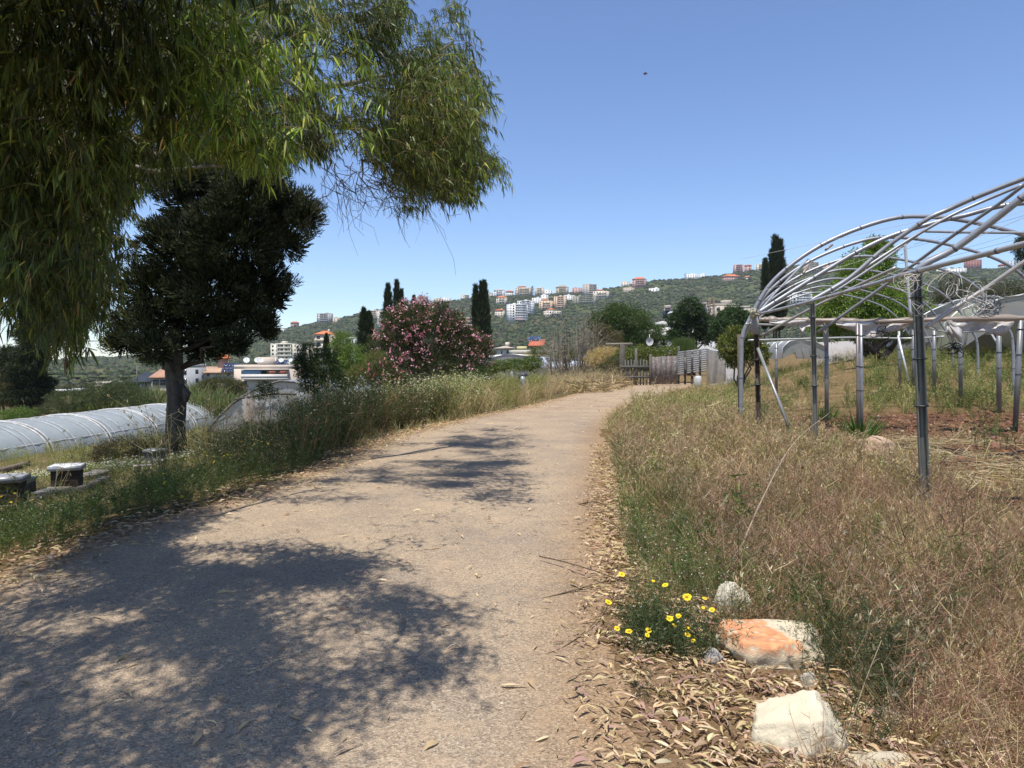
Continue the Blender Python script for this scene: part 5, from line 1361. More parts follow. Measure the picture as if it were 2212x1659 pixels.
far_tunnel('pale_tunnel', 'white plastic tunnel with long side wall behind the pipe frame at right', [(1938, 770), (1942, 730), (1962, 700), (2010, 672), (2062, 650), (2110, 640), (2150, 640), (2212, 660), (2300, 700), (2330, 760)], 36, 16, (.44, .46, .50), .3, mat='rag')
far_tunnel('green_tunnel', 'pale green film tunnel at the right edge behind the snarl of wire', [(2082, 750), (2092, 690), (2120, 664), (2160, 645), (2212, 636), (2280, 650), (2340, 750)], 32, 14, (.40, .47, .30), .3, mat='rag')
far_tunnel('small_tunnel', 'small collapsed white tunnel beyond the pipe frame, left of the forked tree', [(1690, 775), (1690, 752), (1704, 738), (1730, 733), (1760, 738), (1784, 750), (1790, 775)], 40, 6, (.42, .43, .43), .1, mat='film')
far_tunnel('white_tunnel', 'low white tunnel roof behind the green shrubs near the first vehicle', [(1050, 790), (1056, 774), (1080, 767), (1110, 765), (1150, 770), (1190, 780), (1200, 792)], 75, 14, (.52, .54, .55), -.1, mat='rag')
e = empty('field_wall', at(1900, 775, 45), 'long pale block wall beyond the frame at right', 'wall')
b = Buf(); p0 = at(1760, 770, 46); p1 = at(2330, 758, 39)
b.add([p0 + (0, 0, -1), p1 + (0, 0, -1), p1 + (0, 0, 1.1), p0 + (0, 0, .9), p0 + (0, .2, -1), p1 + (0, .2, -1), p1 + (0, .2, 1.1), p0 + (0, .2, .9)], [(0, 1, 2, 3), (3, 2, 6, 7), (1, 5, 6, 2), (4, 7, 6, 5), (0, 3, 7, 4)], None, (.45, .43, .41)); link_mesh('wall', b, M['wall'], e)

# ------------------------------------------------------------------ gate, fences, sheets, posts
GY = 43.0
gz = lambda px, Y=GY: float(terr((px - 1106) / FPX * Y, Y))
e = empty('wooden_gate', at(1366, 838, GY), 'grey wooden slatted gate at the end of the path', 'gate')
for i in range(9):
    b = Buf(); px = 1342 + i * 6.6; p0 = at(px, 838, GY); p1 = at(px + 3.9, 776 + (i % 3), GY - .04); b.box(p0, p1, (.12, .115, .10)); link_mesh('board', b, M['wood'], e)
for y0 in (790, 812): b = Buf(); b.box(at(1340, y0 + 5, GY - .10), at(1402, y0, GY - .045), (.14, .13, .12)); link_mesh('rail', b, M['wood'], e)
e = empty('gate_post', at(1345, 838, GY), 'tall grey timber post with crossbar left of the wooden gate', 'post')
b = Buf(); b.tube([at(1344, 845, GY + .1), at(1344, 744, GY + .1)], .17, 8, (.11, .095, .08), lump=.08); link_mesh('post', b, M['wood'], e)
b = Buf(); b.tube([at(1308, 744, GY + .1), at(1366, 743, GY + .1)], .09, 6, (.28, .25, .2)); link_mesh('crossbar', b, M['wood'], e)
for px, t_, lab in ((1374, 752, 'short timber post behind the wooden gate'), (1405, 765, 'timber post between the gate and the rusty sheet fence')):
    b = Buf(); b.tube([at(px, 840, GY), at(px, t_, GY)], .09, 6, (.15, .13, .11), lump=.06); tag(link_mesh('timber_post', b, M['wood'], org=at(px, 838, GY)), lab, 'post')
e = empty('sheet_fence', at(1430, 825, GY), 'grey brown sheet fence right of the gate', 'fence')
for i in range(5):
    b = Buf(); b.box(at(1406 + i * 11.5, 830, GY), at(1417 + i * 11.5, 771 - i * .6, GY + .05), (.17 + .02 * (i % 2), .15, .14)); link_mesh('sheet', b, M['rust'], e)
e = empty('striped_fence', at(1485, 800, GY), 'fence of pale horizontal slats with dark gaps below the round bush', 'fence')
for i in range(11):
    b = Buf(); y = 760 + i * 4.6; a0 = at(1464, y + 2.0, GY + .06); a1 = at(1526, y - 6, GY + 1.2)
    d = np.array([0, 0, .055]); b.add([a0 - d, a1 - d, a1 + d, a0 + d, a0 - d + (0, .05, 0), a1 - d + (0, .05, 0), a1 + d + (0, .05, 0), a0 + d + (0, .05, 0)], [(0, 1, 2, 3), (3, 2, 6, 7), (4, 7, 6, 5), (0, 4, 5, 1)], None, (.42, .42, .40)); link_mesh('slat', b, M['steel'], e)
for px in (1466, 1480, 1495, 1512):
    b = Buf(); b.box(at(px - 1.6, 830, GY + .2), at(px + 1.6, 748 if px == 1466 else 758, GY + .34), (.06, .06, .06)); link_mesh('post', b, M['rust'], e)
e = empty('netting_sheet', at(1545, 812, 42), 'brown shade net draped over the fence, left of the citrus tree', 'netting')
rs = np.random.default_rng(8); V = []; n = 14
for j in range(9):
    for i in range(n):
        f = i / (n - 1); g_ = j / 8; V.append(at(1526 + 42 * f, (752 + 6 * sin(f * 3)) * (1 - g_) + (832 - 8 * f) * g_, 42 + .25 * sin(f * 11 + g_ * 2)))
b = Buf(); b.add(V, [(j * n + i, j * n + i + 1, (j + 1) * n + i + 1, (j + 1) * n + i) for j in range(8) for i in range(n - 1)], None, (.33, .30, .25)); link_mesh('net', b, M['nett'], e, smooth=True)
e = empty('white_film_tunnel', at(1560, 800, 44), 'small tent of white film behind the brown shade net', 'plastic cover')
b = Buf(); V = [at(1530, 772, 44), at(1562, 745, 45), at(1585, 736, 46), at(1592, 752, 44), at(1598, 826, 43), at(1560, 832, 43), at(1535, 832, 43.5), at(1572, 775, 43)]
b.add(V, None, [(0, 1, 7), (1, 2, 7), (2, 3, 7), (3, 4, 7), (4, 5, 7), (5, 6, 7), (6, 0, 7)], (.66, .67, .68)); link_mesh('film', b, M['rag'], e)
g_ = at(1508, 806, 41.5); g_[2] = float(terr(g_[0], g_[1])); e = empty('water_tank', g_, 'small grey plastic tank standing before the brown net', 'tank'); b = Buf(); b.tube([g_, g_ + (0, 0, .05), g_ + (0, 0, .5), g_ + (0, 0, .62)], [.2, .22, .22, .14], 14, (.55, .57, .57)); link_mesh('tank', b, M['wall'], e, smooth=True)
b = Buf(); b.tube([g_ + (0, 0, .621), g_ + (0, 0, .68)], .12, 10, (.3, .3, .3)); link_mesh('lid', b, M['rubber'], e)
c = at(1403, 738, 46); e = empty('satellite_dish', at(1403, 770, 46), 'round pale satellite dish on a thin pole above the hedge', 'satellite dish')
V = [c + (0, .05, 0)] + [c + np.array([.24 * cos(a), -.06, .26 * sin(a)]) for a in np.linspace(0, 2 * pi, 20, endpoint=False)]
b = Buf(); b.add(V, None, [(0, 1 + i, 1 + (i + 1) % 20) for i in range(20)], (.60, .57, .55)); link_mesh('dish', b, M['wall'], e)
b = Buf(); b.tube([at(1403, 800, 46.15), at(1403, 722, 46.15)], .03, 6, (.3, .3, .3)); link_mesh('pole', b, M['steel'], e)

# ------------------------------------------------------------------ the two parked vehicles, mostly hidden
def car(px, pyroof, wpx, Y, label, col, yaw, pyb=None):
    top = at(px, pyroof, Y); w = 1.72; H = 1.48
    x, y = top[0], top[1]; z = top[2] - H
    e = empty('parked_car', (x, y, z), label, 'car', 'cars parked beyond the end of the path', rz=yaw)
    # lofted body: cross sections along the length (local y), from front (-) to back (+)
    secs = [(-2.05, .55, .62, .66, .34), (-1.9, .78, .72, .78, .28), (-1.2, .84, .93, .93, .24), (-.75, .86, 1.0, 1.02, .24), (-.1, .86, 1.02, 1.42, .24), (.6, .86, 1.03, 1.48, .24), (1.3, .86, 1.03, 1.42, .24), (1.75, .85, 1.02, 1.1, .24), (2.0, .80, .95, .98, .28), (2.1, .62, .8, .8, .36)]
    V = []
    for (yy, hw, belt, roof, sill) in secs:
        rw = hw * (.72 if roof > belt + .1 else .9)
        V += [(-hw, yy, sill), (-hw * 1.02, yy, (sill + belt) / 2), (-hw, yy, belt), (-rw, yy, max(roof - .06, belt)), (-rw * .6, yy, roof), (rw * .6, yy, roof), (rw, yy, max(roof - .06, belt)), (hw, yy, belt), (hw * 1.02, yy, (sill + belt) / 2), (hw, yy, sill)]
    n = 10; Q = [(i * n + j, i * n + (j + 1) % n, (i + 1) * n + (j + 1) % n, (i + 1) * n + j) for i in range(len(secs) - 1) for j in range(n)]
    b = Buf(); b.add(V, Q, None, col); m0 = len(secs) - 1
    b.add(V[:10], None, [(0, j + 1, j) for j in range(1, 9)], col); b.add(V[-10:], None, [(0, j, j + 1) for j in range(1, 9)], col)
    bo = lchild('body', b, M['paint'], e, smooth=True); md = bo.modifiers.new('sub', 'SUBSURF'); md.levels = 1; md.render_levels = 1
    b = Buf(); b.add([(-.66, -.80, 1.06), (.66, -.80, 1.06), (.52, -.18, 1.39), (-.52, -.18, 1.39)], [(0, 1, 2, 3)], None, (.03, .04, .05)); lchild('windscreen', b, M['glass'], e)
    for sx in (-1, 1):
        b = Buf(); b.add([(sx * .84, -.55, 1.05), (sx * .85, 1.35, 1.06), (sx * .66, 1.2, 1.38), (sx * .66, -.05, 1.38)], [(0, 1, 2, 3)], None, (.03, .035, .04)); lchild('side_window', b, M['glass'], e)
        for wy in (-1.3, 1.3):
            b = Buf(); b.tube([(sx * .68, wy, .31), (sx * .86, wy, .31)], .31, 18, (.02, .02, .02)); wo_ = lchild('wheel', b, M['rubber'], e)
            b = Buf(); b.tube([(sx * .85, wy, .31), (sx * .875, wy, .31)], .18, 12, (.5, .5, .5)); lchild('rim', b, M['steel'], wo_)
        b = Buf(); b.box((min(sx * .5, sx * .76), -2.02, .62), (max(sx * .5, sx * .76), -1.93, .74), (.75, .75, .72)); lchild('headlight', b, M['glass'], e)
        b = Buf(); b.box((min(sx * .86, sx * 1.0), -.62, 1.02), (max(sx * .86, sx * 1.0), -.5, 1.14), col); lchild('wing_mirror', b, M['paint'], e)
    return e
car(1186, 770, 30, 60, 'silver blue car, left of two, only its roof above the dry weeds', (.40, .45, .52), .5)
car(1262, 768, 37, 56, 'silver car, right of two, half buried by scrub', (.48, .50, .56), -.4)
g_ = at(1129, 832, 26); e = empty('water_valve', g_, 'small grey valve pipe standing in the verge where the path bends', 'valve')
b = Buf(); b.tube([g_ + (0, 0, -.6), g_ + (0, 0, .1), g_ + (0, 0, .32)], [.14, .13, .12], 10, (.25, .27, .29)); link_mesh('pipe', b, M['steel'], e); b = Buf(); b.tube([g_ + (-.16, 0, .30), g_ + (.16, 0, .42)], .09, 10, (.07, .07, .08)); link_mesh('valve_cap', b, M['rubber'], e)

# ------------------------------------------------------------------ masts, poles and power lines
def lattice(px, top, bot, Y, label, w=.45):
    t = at(px, top, Y); bt = at(px, bot, Y); e = empty('lattice_mast', bt, label, 'mast'); b = Buf(); H = t[2] - bt[2]; c = [(-w, -w), (w, -w), (w, w), (-w, w)]
    for x, y in c: b.tube([bt + (x, y, 0), t + (x * .6, y * .6, 0)], .07, 4, (.22, .15, .11))
    k = 14
    for i in range(k):
        for j in range(4):
            f0, f1 = i / k, (i + 1) / k; a0, a1 = c[j], c[(j + 1) % 4]; s0, s1 = 1 - .4 * f0, 1 - .4 * f1
            b.tube([bt + (a0[0] * s0, a0[1] * s0, H * f0), bt + (a1[0] * s1, a1[1] * s1, H * f1)], .04, 3, (.22, .15, .11))
    link_mesh('lattice', b, M['rust'], e); b = Buf(); b.tube([t + (-1.0, 0, -.6), t + (1.0, 0, -.6)], .07, 4, (.2, .15, .12)); b.tube([t + (-.8, 0, -1.5), t + (.8, 0, -1.5)], .07, 4, (.2, .15, .12)); link_mesh('crossarm', b, M['rust'], e); return t
tm = lattice(1537, 642, 740, 120, 'brown lattice power mast behind the castor tree', .55)
def pole(px, top, bot, Y, label, r=.14, arm=True, col=(.2, .18, .16)):
    t = at(px, top, Y); bt = at(px, bot, Y); e = empty('utility_pole', bt, label, 'utility pole'); b = Buf(); b.tube([bt, t], [r, r * .7], 7, col); link_mesh('pole', b, M['wood'], e)
    if arm: b = Buf(); b.tube([t + (-.8, 0, -.4), t + (.8, 0, -.4)], .06, 5, col); link_mesh('crossarm', b, M['wood'], e)
    return t
t1 = pole(972, 651, 730, 110, 'wooden power pole rising behind the right of the oleander')
t2 = pole(1563, 668, 700, 140, 'slim pole right of the lattice mast', .16)
t3 = pole(296, 790, 842, 150, 'wooden pole left of the dark shed behind the tunnel', .18, True)
def line(p0, p1, sag, label, r=.02):
    k = 24; P = np.linspace(p0, p1, k); P[:, 2] -= sag * np.sin(np.linspace(0, pi, k)); b = Buf(); b.tube(P, r, 4, (.08, .08, .09), caps=False)
    o = link_mesh('power_line', b, M['wire'], org=p0); tag(o, label, 'power line', 'power lines across the hillside')
line(t1, tm + (-.8, 0, -.6), 2.5, 'thin power line from the pole behind the oleander to the lattice mast', .03)
line(t1 + (0, 0, -.4), at(560, 735, 220), 3, 'thin power line from the pole behind the oleander towards the left')
line(tm + (0, 0, 0), at(2300, 470, 200), 2, 'thin power line from the lattice mast up to the right', .03)
line(at(1280, 640, 300), at(2300, 440, 140), 6, 'upper thin power line crossing the sky right of the ridge villas', .03)
line(at(1280, 660, 300), at(2300, 490, 140), 6, 'lower thin power line crossing the hillside right of the ridge villas', .03)
# bird
c = at(1394, 159, 22); e = empty('bird', c, 'tiny dark bird flying alone in the blue sky', 'bird')
b = Buf(); b.tube([c + (-.07, 0, .005), c + (-.045, 0, 0), c + (0, 0, -.012), c + (.04, 0, -.004), c + (.085, 0, .004)], [.004, .016, .022, .014, .003], 8, (.14, .11, .07)); bd = link_mesh('body', b, M['petal'], e, smooth=True)
for sy in (-1, 1):
    b = Buf(); b.add([c + (-.03, 0, .004), c + (.03, 0, .004), c + (.02, sy * .08, .012), c + (-.01, sy * .13, .0), c + (-.03, sy * .07, .012), c + (0, sy * .04, .018)], None, [(0, 1, 5), (1, 2, 5), (2, 3, 5), (3, 4, 5), (4, 0, 5)], (.10, .08, .05)); link_mesh('wing', b, M['petal'], e)

# ------------------------------------------------------------------ rocks
import mathutils.noise as mn
def rock(px, py, wpx, hgt, label, col, seed, dy=.7, sink=.3, flat=0, patch=None, yaw=0., Yv=None, group=None, sub=5):
    import bmesh
    g = gnd(px, py); Yv = Yv or g[1]; w = wpx / FPX * Yv / 2
    bm = bmesh.new(); bmesh.ops.create_icosphere(bm, subdivisions=sub, radius=1); off = np.array([seed * 3.1, seed * 1.7, seed])
    V = np.array([v.co[:] for v in bm.verts]); F = [[v.index for v in f.verts] for f in bm.faces]; bm.free()
    # facet by a few random cutting planes, then roughen
    rs = np.random.default_rng(seed)
    for k in range(11):
        nrm_ = sph(1, rs)[0]; dcut = rs.uniform(.62, .88); dd = V @ nrm_ - dcut; V = V - np.where(dd > 0, dd * .93, 0)[:, None] * nrm_
    dsp = np.array([mn.fractal(tuple(v * 1.6 + off), .9, 2.1, 6) for v in V])
    fine = np.array([mn.fractal(tuple(v * 7 + off), .8, 2.2, 4) for v in V])
    V = V * (1 + .10 * dsp + .045 * fine)[:, None]
    if flat: V[:, 2] = np.where(V[:, 2] > flat, flat + (V[:, 2] - flat) * .15, V[:, 2])
    top0 = V[:, 2].max(); cC = np.tile(np.array(col), (len(V), 1)) * (1 + .10 * dsp[:, None])
    if patch is not None: 
        pm = patch(V, dsp, fine); cC = cC * (1 - pm[:, None]) + np.array([.58, .27, .13]) * (1 + .55 * fine[:, None] + .3 * dsp[:, None]) * pm[:, None]
    zs = hgt / (top0 + sink)
    X = V * np.array([w, w * dy, zs]); X[:, 2] += sink * zs
    c, s_ = cos(yaw), sin(yaw); X = np.stack([X[:, 0] * c - X[:, 1] * s_, X[:, 0] * s_ + X[:, 1] * c, X[:, 2]], 1)
    o0 = np.array([g[0], g[1] + w * dy * .6, float(terr(g[0], g[1])) - .02])
    b = Buf(); b.add(X + o0, None, F, np.clip(cC, .02, .9)); o = link_mesh('rock', b, M['stone'], org=o0, smooth=True); return tag(o, label, 'rock', group)
rock(1740, 1640, 262, .23, 'big smooth white rock at the lower right', (.66, .58, .42), 4, dy=.62, sink=.12)
rock(1688, 1440, 256, .17, 'flat topped rock with a bright orange patch', (.60, .52, .37), 9, dy=.75, flat=.45, sink=.12,
     patch=lambda V, d, f: sstep(V[:, 2], .15, .4) * sstep(-V[:, 0] - .25 * V[:, 1] + .25 * d + .08 * f, -.015, .02) * sstep(f, -.55, -.3))
rock(1590, 1325, 84, .20, 'small upright white rock behind the flat topped orange rock', (.58, .54, .43), 14, dy=.6)
rock(1905, 985, 84, .34, 'pinkish rock in the field between the pipe posts', (.52, .36, .24), 19, dy=.8, yaw=.3)
rock(1915, 1672, 170, .07, 'low pale stone at the bottom edge right of the big white rock', (.50, .44, .32), 23, dy=.6)
rock(1930, 1565, 70, .08, 'small brown stone half hidden in dry grass right of the big white rock', (.40, .31, .22), 29, dy=.8, sub=4)
rock(1540, 1440, 60, .10, 'small grey stone beside the yellow flowers', (.46, .42, .36), 31, dy=.8, sub=4)
rock(1750, 1490, 40, .09, 'pale stone tucked against the right of the flat topped rock', (.5, .44, .34), 37, dy=.8, sub=4)
rs = np.random.default_rng(91)
# hoses over the soil
def hose(label, pts, r=.012, col=(.015, .015, .017)):
    P = smooth(np.array([gnd(px, py) + (0, 0, h) for px, py, h in pts]), 8); b = Buf(); b.tube(P, r, 7, col); tag(link_mesh('black_hose', b, M['rubber'], org=P[0], smooth=True), label, 'hose', 'irrigation hoses on the soil')
hose('black hose curving up from the thick post to the right edge', [(1925, 960, .02), (2000, 975, .05), (2060, 985, .04), (2120, 992, .03), (2212, 980, .05), (2300, 968, .05)], .014)
hose('black hose sagging lowest across the dark soil', [(1945, 968, .03), (2010, 990, .03), (2080, 1000, .02), (2150, 1003, .02), (2230, 998, .03), (2300, 990, .03)], .014)
hose('black hose crossing the other two at the right edge', [(1990, 965, .03), (2060, 978, .05), (2120, 988, .03), (2180, 985, .03), (2212, 1000, .03), (2300, 1010, .03)], .012)
hose('short dark hose in the dry grass near the right edge', [(2050, 1078, .03), (2120, 1082, .02), (2212, 1080, .02), (2290, 1079, .03)], .015)

# ------------------------------------------------------------------ weeds, grasses, litter
rw = np.random.default_rng(101)
def add(b, t): b.add(t[0], t[1], None, t[2])
def mids(V, n, seg): return V.reshape(n, seg + 1, 2, 3).mean(2)
def weed(h, ns, nb_, nl, cs, cl, spread=.3, leaf=(.05, .012), lw_=.004, up=.3, fl=None, fc=None, fs=.012, fn=6, bend=.25, base=.05, head=None, rng=rw):
    b = Buf()
    a = rng.uniform(0, 2 * pi, ns); r = base * np.sqrt(rng.random(ns))
    P0 = np.stack([np.cos(a) * r, np.sin(a) * r, np.full(ns, -.02)], 1)
    D = np.stack([np.cos(a) * spread * rng.random(ns), np.sin(a) * spread * rng.random(ns), np.ones(ns)], 1) + rng.normal(0, .1, (ns, 3))
    H = h * rng.uniform(.55, 1.05, ns)
    V, Q, C = strips(P0, D, H, lw_, bend * rng.uniform(0, 1, ns), 4, None, pal(ns, cs, None, .15, rng), basew=1, tipw=.5); b.add(V, Q, None, C)
    mm = mids(V, ns, 4); tips = [mm[:, -1]]
    allP = [mm[:, 1:].reshape(-1, 3)]
    if nb_:
        i = rng.integers(0, ns, nb_); t = rng.uniform(.8, 4, nb_); k = np.minimum(t.astype(int), 3); f = (t - k)[:, None]
        S = mm[i, k] * (1 - f) + mm[i, k + 1] * f
        aa = rng.uniform(0, 2 * pi, nb_); D = np.stack([np.cos(aa), np.sin(aa), rng.uniform(.2, 1.3, nb_)], 1)
        L = h * rng.uniform(.12, .34, nb_)
        V, Q, C = strips(S, D, L, lw_ * .75, -.5 * rng.random(nb_), 2, None, pal(nb_, cs, None, .18, rng), basew=1, tipw=.5); b.add(V, Q, None, C)
        m2 = mids(V, nb_, 2); tips.append(m2[:, -1]); allP.append(m2.reshape(-1, 3))
    allP = np.concatenate(allP); tips = np.concatenate(tips)
    if nl:
        i = rng.integers(0, len(allP), nl); D = sph(nl, rng) + (0, 0, up)
        V, Q, C = strips(allP[i] + rng.normal(0, .012, (nl, 3)), D, leaf[0] * rng.uniform(.5, 1.3, nl), leaf[1], .3 * rng.random(nl), 1, None, pal(nl, cl, None, .2, rng), tipw=.2); b.add(V, Q, None, C)
    if head:      # seed heads on the tips
        n = len(tips); V, Q, C = strips(np.repeat(tips, 3, 0), sph(3 * n, rng) * .5 + (0, 0, .8), head[0] * rng.uniform(.6, 1.2, 3 * n), head[1], .2, 1, None, pal(3 * n, head[2], None, .15, rng), tipw=.3); b.add(V, Q, None, C)
    if fl:
        sel = tips[rng.random(len(tips)) < fl]; n = len(sel)
        if n:
            sel = sel[np.argsort(-sel[:, 2])]
            a = np.linspace(0, 2 * pi, fn, endpoint=False)
            n0 = np.repeat(sel, fn, 0); aa = np.tile(a, n) + np.repeat(rng.uniform(0, 6, n), fn)
            tilt = np.repeat(rng.normal(0, .35, (n, 2)), fn, 0)
            D = np.stack([np.cos(aa), np.sin(aa), .15 + tilt[:, 0] * np.cos(aa) + tilt[:, 1] * np.sin(aa)], 1)
            S = np.cross(D, np.array([0, 0, 1.])); S /= np.linalg.norm(S, axis=1)[:, None]
            D = D / np.linalg.norm(D, axis=1)[:, None]; w = fs * 2.2 / fn
            V = np.stack([n0 + D * fs * .15 - S * w * .4, n0 + D * fs * .15 + S * w * .4, n0 + D * fs + S * w, n0 + D * fs - S * w], 1).reshape(-1, 3)
            b.add(V, np.arange(n * fn * 4).reshape(-1, 4), None, np.repeat(pal(n * fn, fc, None, .06, rng), 4, 0))
            c = np.repeat(sel + (0, 0, .003), 6, 0); ah = np.tile(np.linspace(0, 2 * pi, 6, endpoint=False), n)
            b.add(c + np.stack([np.cos(ah), np.sin(ah), 0 * ah + .12], 1) * fs * .3, None, (np.arange(n)[:, None, None] * 6 + np.array([(0, 1, 2), (0, 2, 3), (0, 3, 4), (0, 4, 5)])[None]).reshape(-1, 3), (.62, .40, .04) if fn > 7 else fc[0])
    return b.arrays()
def tuft(h, n, w, cols, spread=.5, bend=1.0, seg=3, base=.05, head=None, rng=rw):
    b = Buf(); a = rng.uniform(0, 2 * pi, n); r = base * np.sqrt(rng.random(n))
    P0 = np.stack([np.cos(a) * r, np.sin(a) * r, np.full(n, -.02)], 1)
    D = np.stack([np.cos(a) * spread, np.sin(a) * spread, np.ones(n)], 1) + rng.normal(0, .25, (n, 3)) * spread
    V, Q, C = strips(P0, D, h * rng.uniform(.4, 1.1, n), w, bend * rng.uniform(.1, 1, n), seg, None, pal(n, cols, None, .18, rng), basew=.8, tipw=.15); b.add(V, Q, None, C)
    if head:
        T = mids(V, n, seg)[:, -2:]; sel = rng.random(n) < head[3]; d = (T[:, 1] - T[:, 0])[sel]; p = T[sel, 1]; m = len(p)
        V, Q, C = strips(np.repeat(p, 4, 0), np.repeat(d / (np.linalg.norm(d, axis=1)[:, None] + 1e-9), 4, 0) + rng.normal(0, .35, (4 * m, 3)), head[0] * rng.uniform(.5, 1.2, 4 * m), head[1], .6, 1, None, pal(4 * m, head[2], None, .12, rng), tipw=.2); b.add(V, Q, None, C)
    return b.arrays()
def scatter(buf, protos, X, Y, S, tint=.15, lift=0.0, wts=None, lean=.12):
    n = len(X)
    if n == 0: return
    wts = None if wts is None else np.array(wts, float) / np.sum(wts)
    idx = rw.choice(len(protos), n, p=wts); yaw = rw.uniform(0, 2 * pi, n); Z = terr(X, Y) + lift
    S = np.broadcast_to(S, (n,)); tn = 1 + rw.normal(0, tint, (n, 1)); ln = rw.normal(0, lean, (n, 2))
    for k in range(len(protos)):
        m = np.where(idx == k)[0]
        if not len(m): continue
        V, Q, T, C = protos[k]; c, s = np.cos(yaw[m])[:, None], np.sin(yaw[m])[:, None]
        x = (V[None, :, 0] * c - V[None, :, 1] * s + V[None, :, 2] * ln[m, :1]) * S[m, None] + X[m, None]
        y = (V[None, :, 0] * s + V[None, :, 1] * c + V[None, :, 2] * ln[m, 1:]) * S[m, None] + Y[m, None]
        z = V[None, :, 2] * S[m, None] + Z[m, None]
        VV = np.stack([x, y, z], -1).reshape(-1, 3); o = (np.arange(len(m)) * len(V))[:, None, None]
        CC = (C[None] * tn[m][:, None]).reshape(-1, 3)
        buf.add(VV, (Q[None] + o).reshape(-1, 4) if len(Q) else None, (T[None] + o).reshape(-1, 3) if len(T) else None, np.clip(CC, .004, .9))
ROCKX = [(1.25, 3.0, .36, .30), (1.38, 3.62, .42, .36), (1.35, 4.45, .2, .2), (.98, 3.95, .34, .3), (1.55, 2.65, .3, .2), (6.2, 12.0, .6, .7)]
def area(n, x0, x1, y0, y1, f=None, clear=True):
    X = rw.uniform(x0, x1, n); Y = y0 + (y1 - y0) * rw.random(n)
    k = np.ones(n, bool)
    if f is not None: k &= f(X, Y)
    if clear:
        for cx, cy, rx, ry in ROCKX: k &= ((X - cx) / rx) ** 2 + ((Y - cy) / ry) ** 2 > 1
    return X[k], Y[k]
RB = [(.30, .165, .115), (.39, .24, .165), (.19, .11, .075), (.48, .34, .24)]          # reddish brown dry stalks
TAN = [(.56, .44, .25), (.46, .35, .19), (.64, .53, .34), (.36, .26, .14)]
GRN = [(.11, .15, .045), (.15, .195, .06), (.075, .11, .036)]
YG = [(.24, .26, .08), (.30, .30, .10), (.17, .21, .06), (.40, .35, .15)]
DG = [(.04, .06, .023), (.065, .09, .034), (.10, .115, .05)]
WH = [(.80, .80, .74), (.72, .72, .62)]
YE = [(.88, .66, .03), (.90, .72, .05)]
def pl(fn, k=4): return [fn() for _ in range(k)]
# ---- near protos
brown_near = pl(lambda: weed(.46, 9, 46, 70, RB, RB + TAN[:2], .45, (.022, .006), .0034, .4, base=.07), 5)
brown_low = pl(lambda: weed(.28, 9, 40, 50, RB + TAN[:1], RB + TAN[:2], .8, (.022, .006), .0034, .2, base=.08), 4)
tan_near = pl(lambda: tuft(.40, 30, .0042, TAN + YG[:1], .55, 1.1, 3, .06, (.03, .006, TAN, .5)), 5)
green_near = pl(lambda: weed(.40, 8, 26, 150, GRN, GRN + DG[:1], .5, (.035, .009), .0036, .5, base=.07), 5)
grey_near = pl(lambda: weed(.34, 10, 40, 130, GRN + RB[:1], [(.11, .125, .07), (.14, .15, .09), (.08, .095, .05)], .6, (.02, .007), .0036, .5, base=.07, fl=.07, fc=WH, fs=.006, fn=5), 4)
fruit_near = pl(lambda: weed(.5, 5, 14, 16, TAN[:2] + RB[:1], TAN, .35, (.03, .006), .004, .2, base=.05, head=(.03, .012, [(.5, .42, .30), (.36, .28, .18)])), 3)
low_straw = pl(lambda: tuft(.16, 26, .005, TAN, 1.6, .8, 2, .12), 4)
bu = Buf()
edge = lambda X, Y: X - xr(Y)
# foreground right, 2.4 to 8 m
X, Y = area(5200, .8, 8, 2.9, 8.2, lambda X, Y: (edge(X, Y) > .75 + .1 * np.sin(Y * 4)) & (X < .78 * Y + .3) & (soilmask(X, Y) < .5) & ((edge(X, Y) < 3.6) | (rw.random(len(X)) < .3)) & (rw.random(len(X)) < .45 + .55 * sstep(Y, 3.2, 5)) & (rw.random(len(X)) < .5))
t = edge(X, Y) + .5 * np.sin(Y * 1.3)
pn = np.sin(X * 2.3 + 1.5 * np.sin(Y * 1.7)) * np.sin(Y * 2.1 + X)
k = rw.random(len(X)) < .72 + .4 * pn; X, Y, t, pn = X[k], Y[k], t[k], pn[k]
kb = np.clip(rw.random(len(X)) + .22 * pn, 0, 1)
for sel, pr, sc in ((kb < .54, brown_near, (.75, 1.15)), ((kb >= .54) & (kb < .72), tan_near, (.7, 1.1)), ((kb >= .72) & (kb < .80), brown_low, (.9, 1.3)), ((kb >= .80) & (kb < .86), fruit_near, (.8, 1.1))):
    scatter(bu, pr, X[sel], Y[sel], rw.uniform(*sc, sel.sum()))
sel = (kb >= .86) | ((t < .9) & (rw.random(len(X)) < .35))
scatter(bu, green_near, X[sel], Y[sel], rw.uniform(.6, 1.0, sel.sum()))
# greener rim along the path, 4.5 to 12 m
X, Y = area(1500, .5, 4, 4.3, 13, lambda X, Y: (edge(X, Y) > .22) & (edge(X, Y) < 1.5) & (rw.random(len(X)) < 1.15 - .5 * edge(X, Y)))
scatter(bu, green_near + grey_near + tan_near[:2], X, Y, rw.uniform(.55, .95, len(X)))
X, Y = area(150, .6, 2.4, 4.0, 6.4, lambda X, Y: (edge(X, Y) > .3) & (edge(X, Y) < 1.2)); scatter(bu, grey_near, X, Y, rw.uniform(.7, 1.0, len(X)))
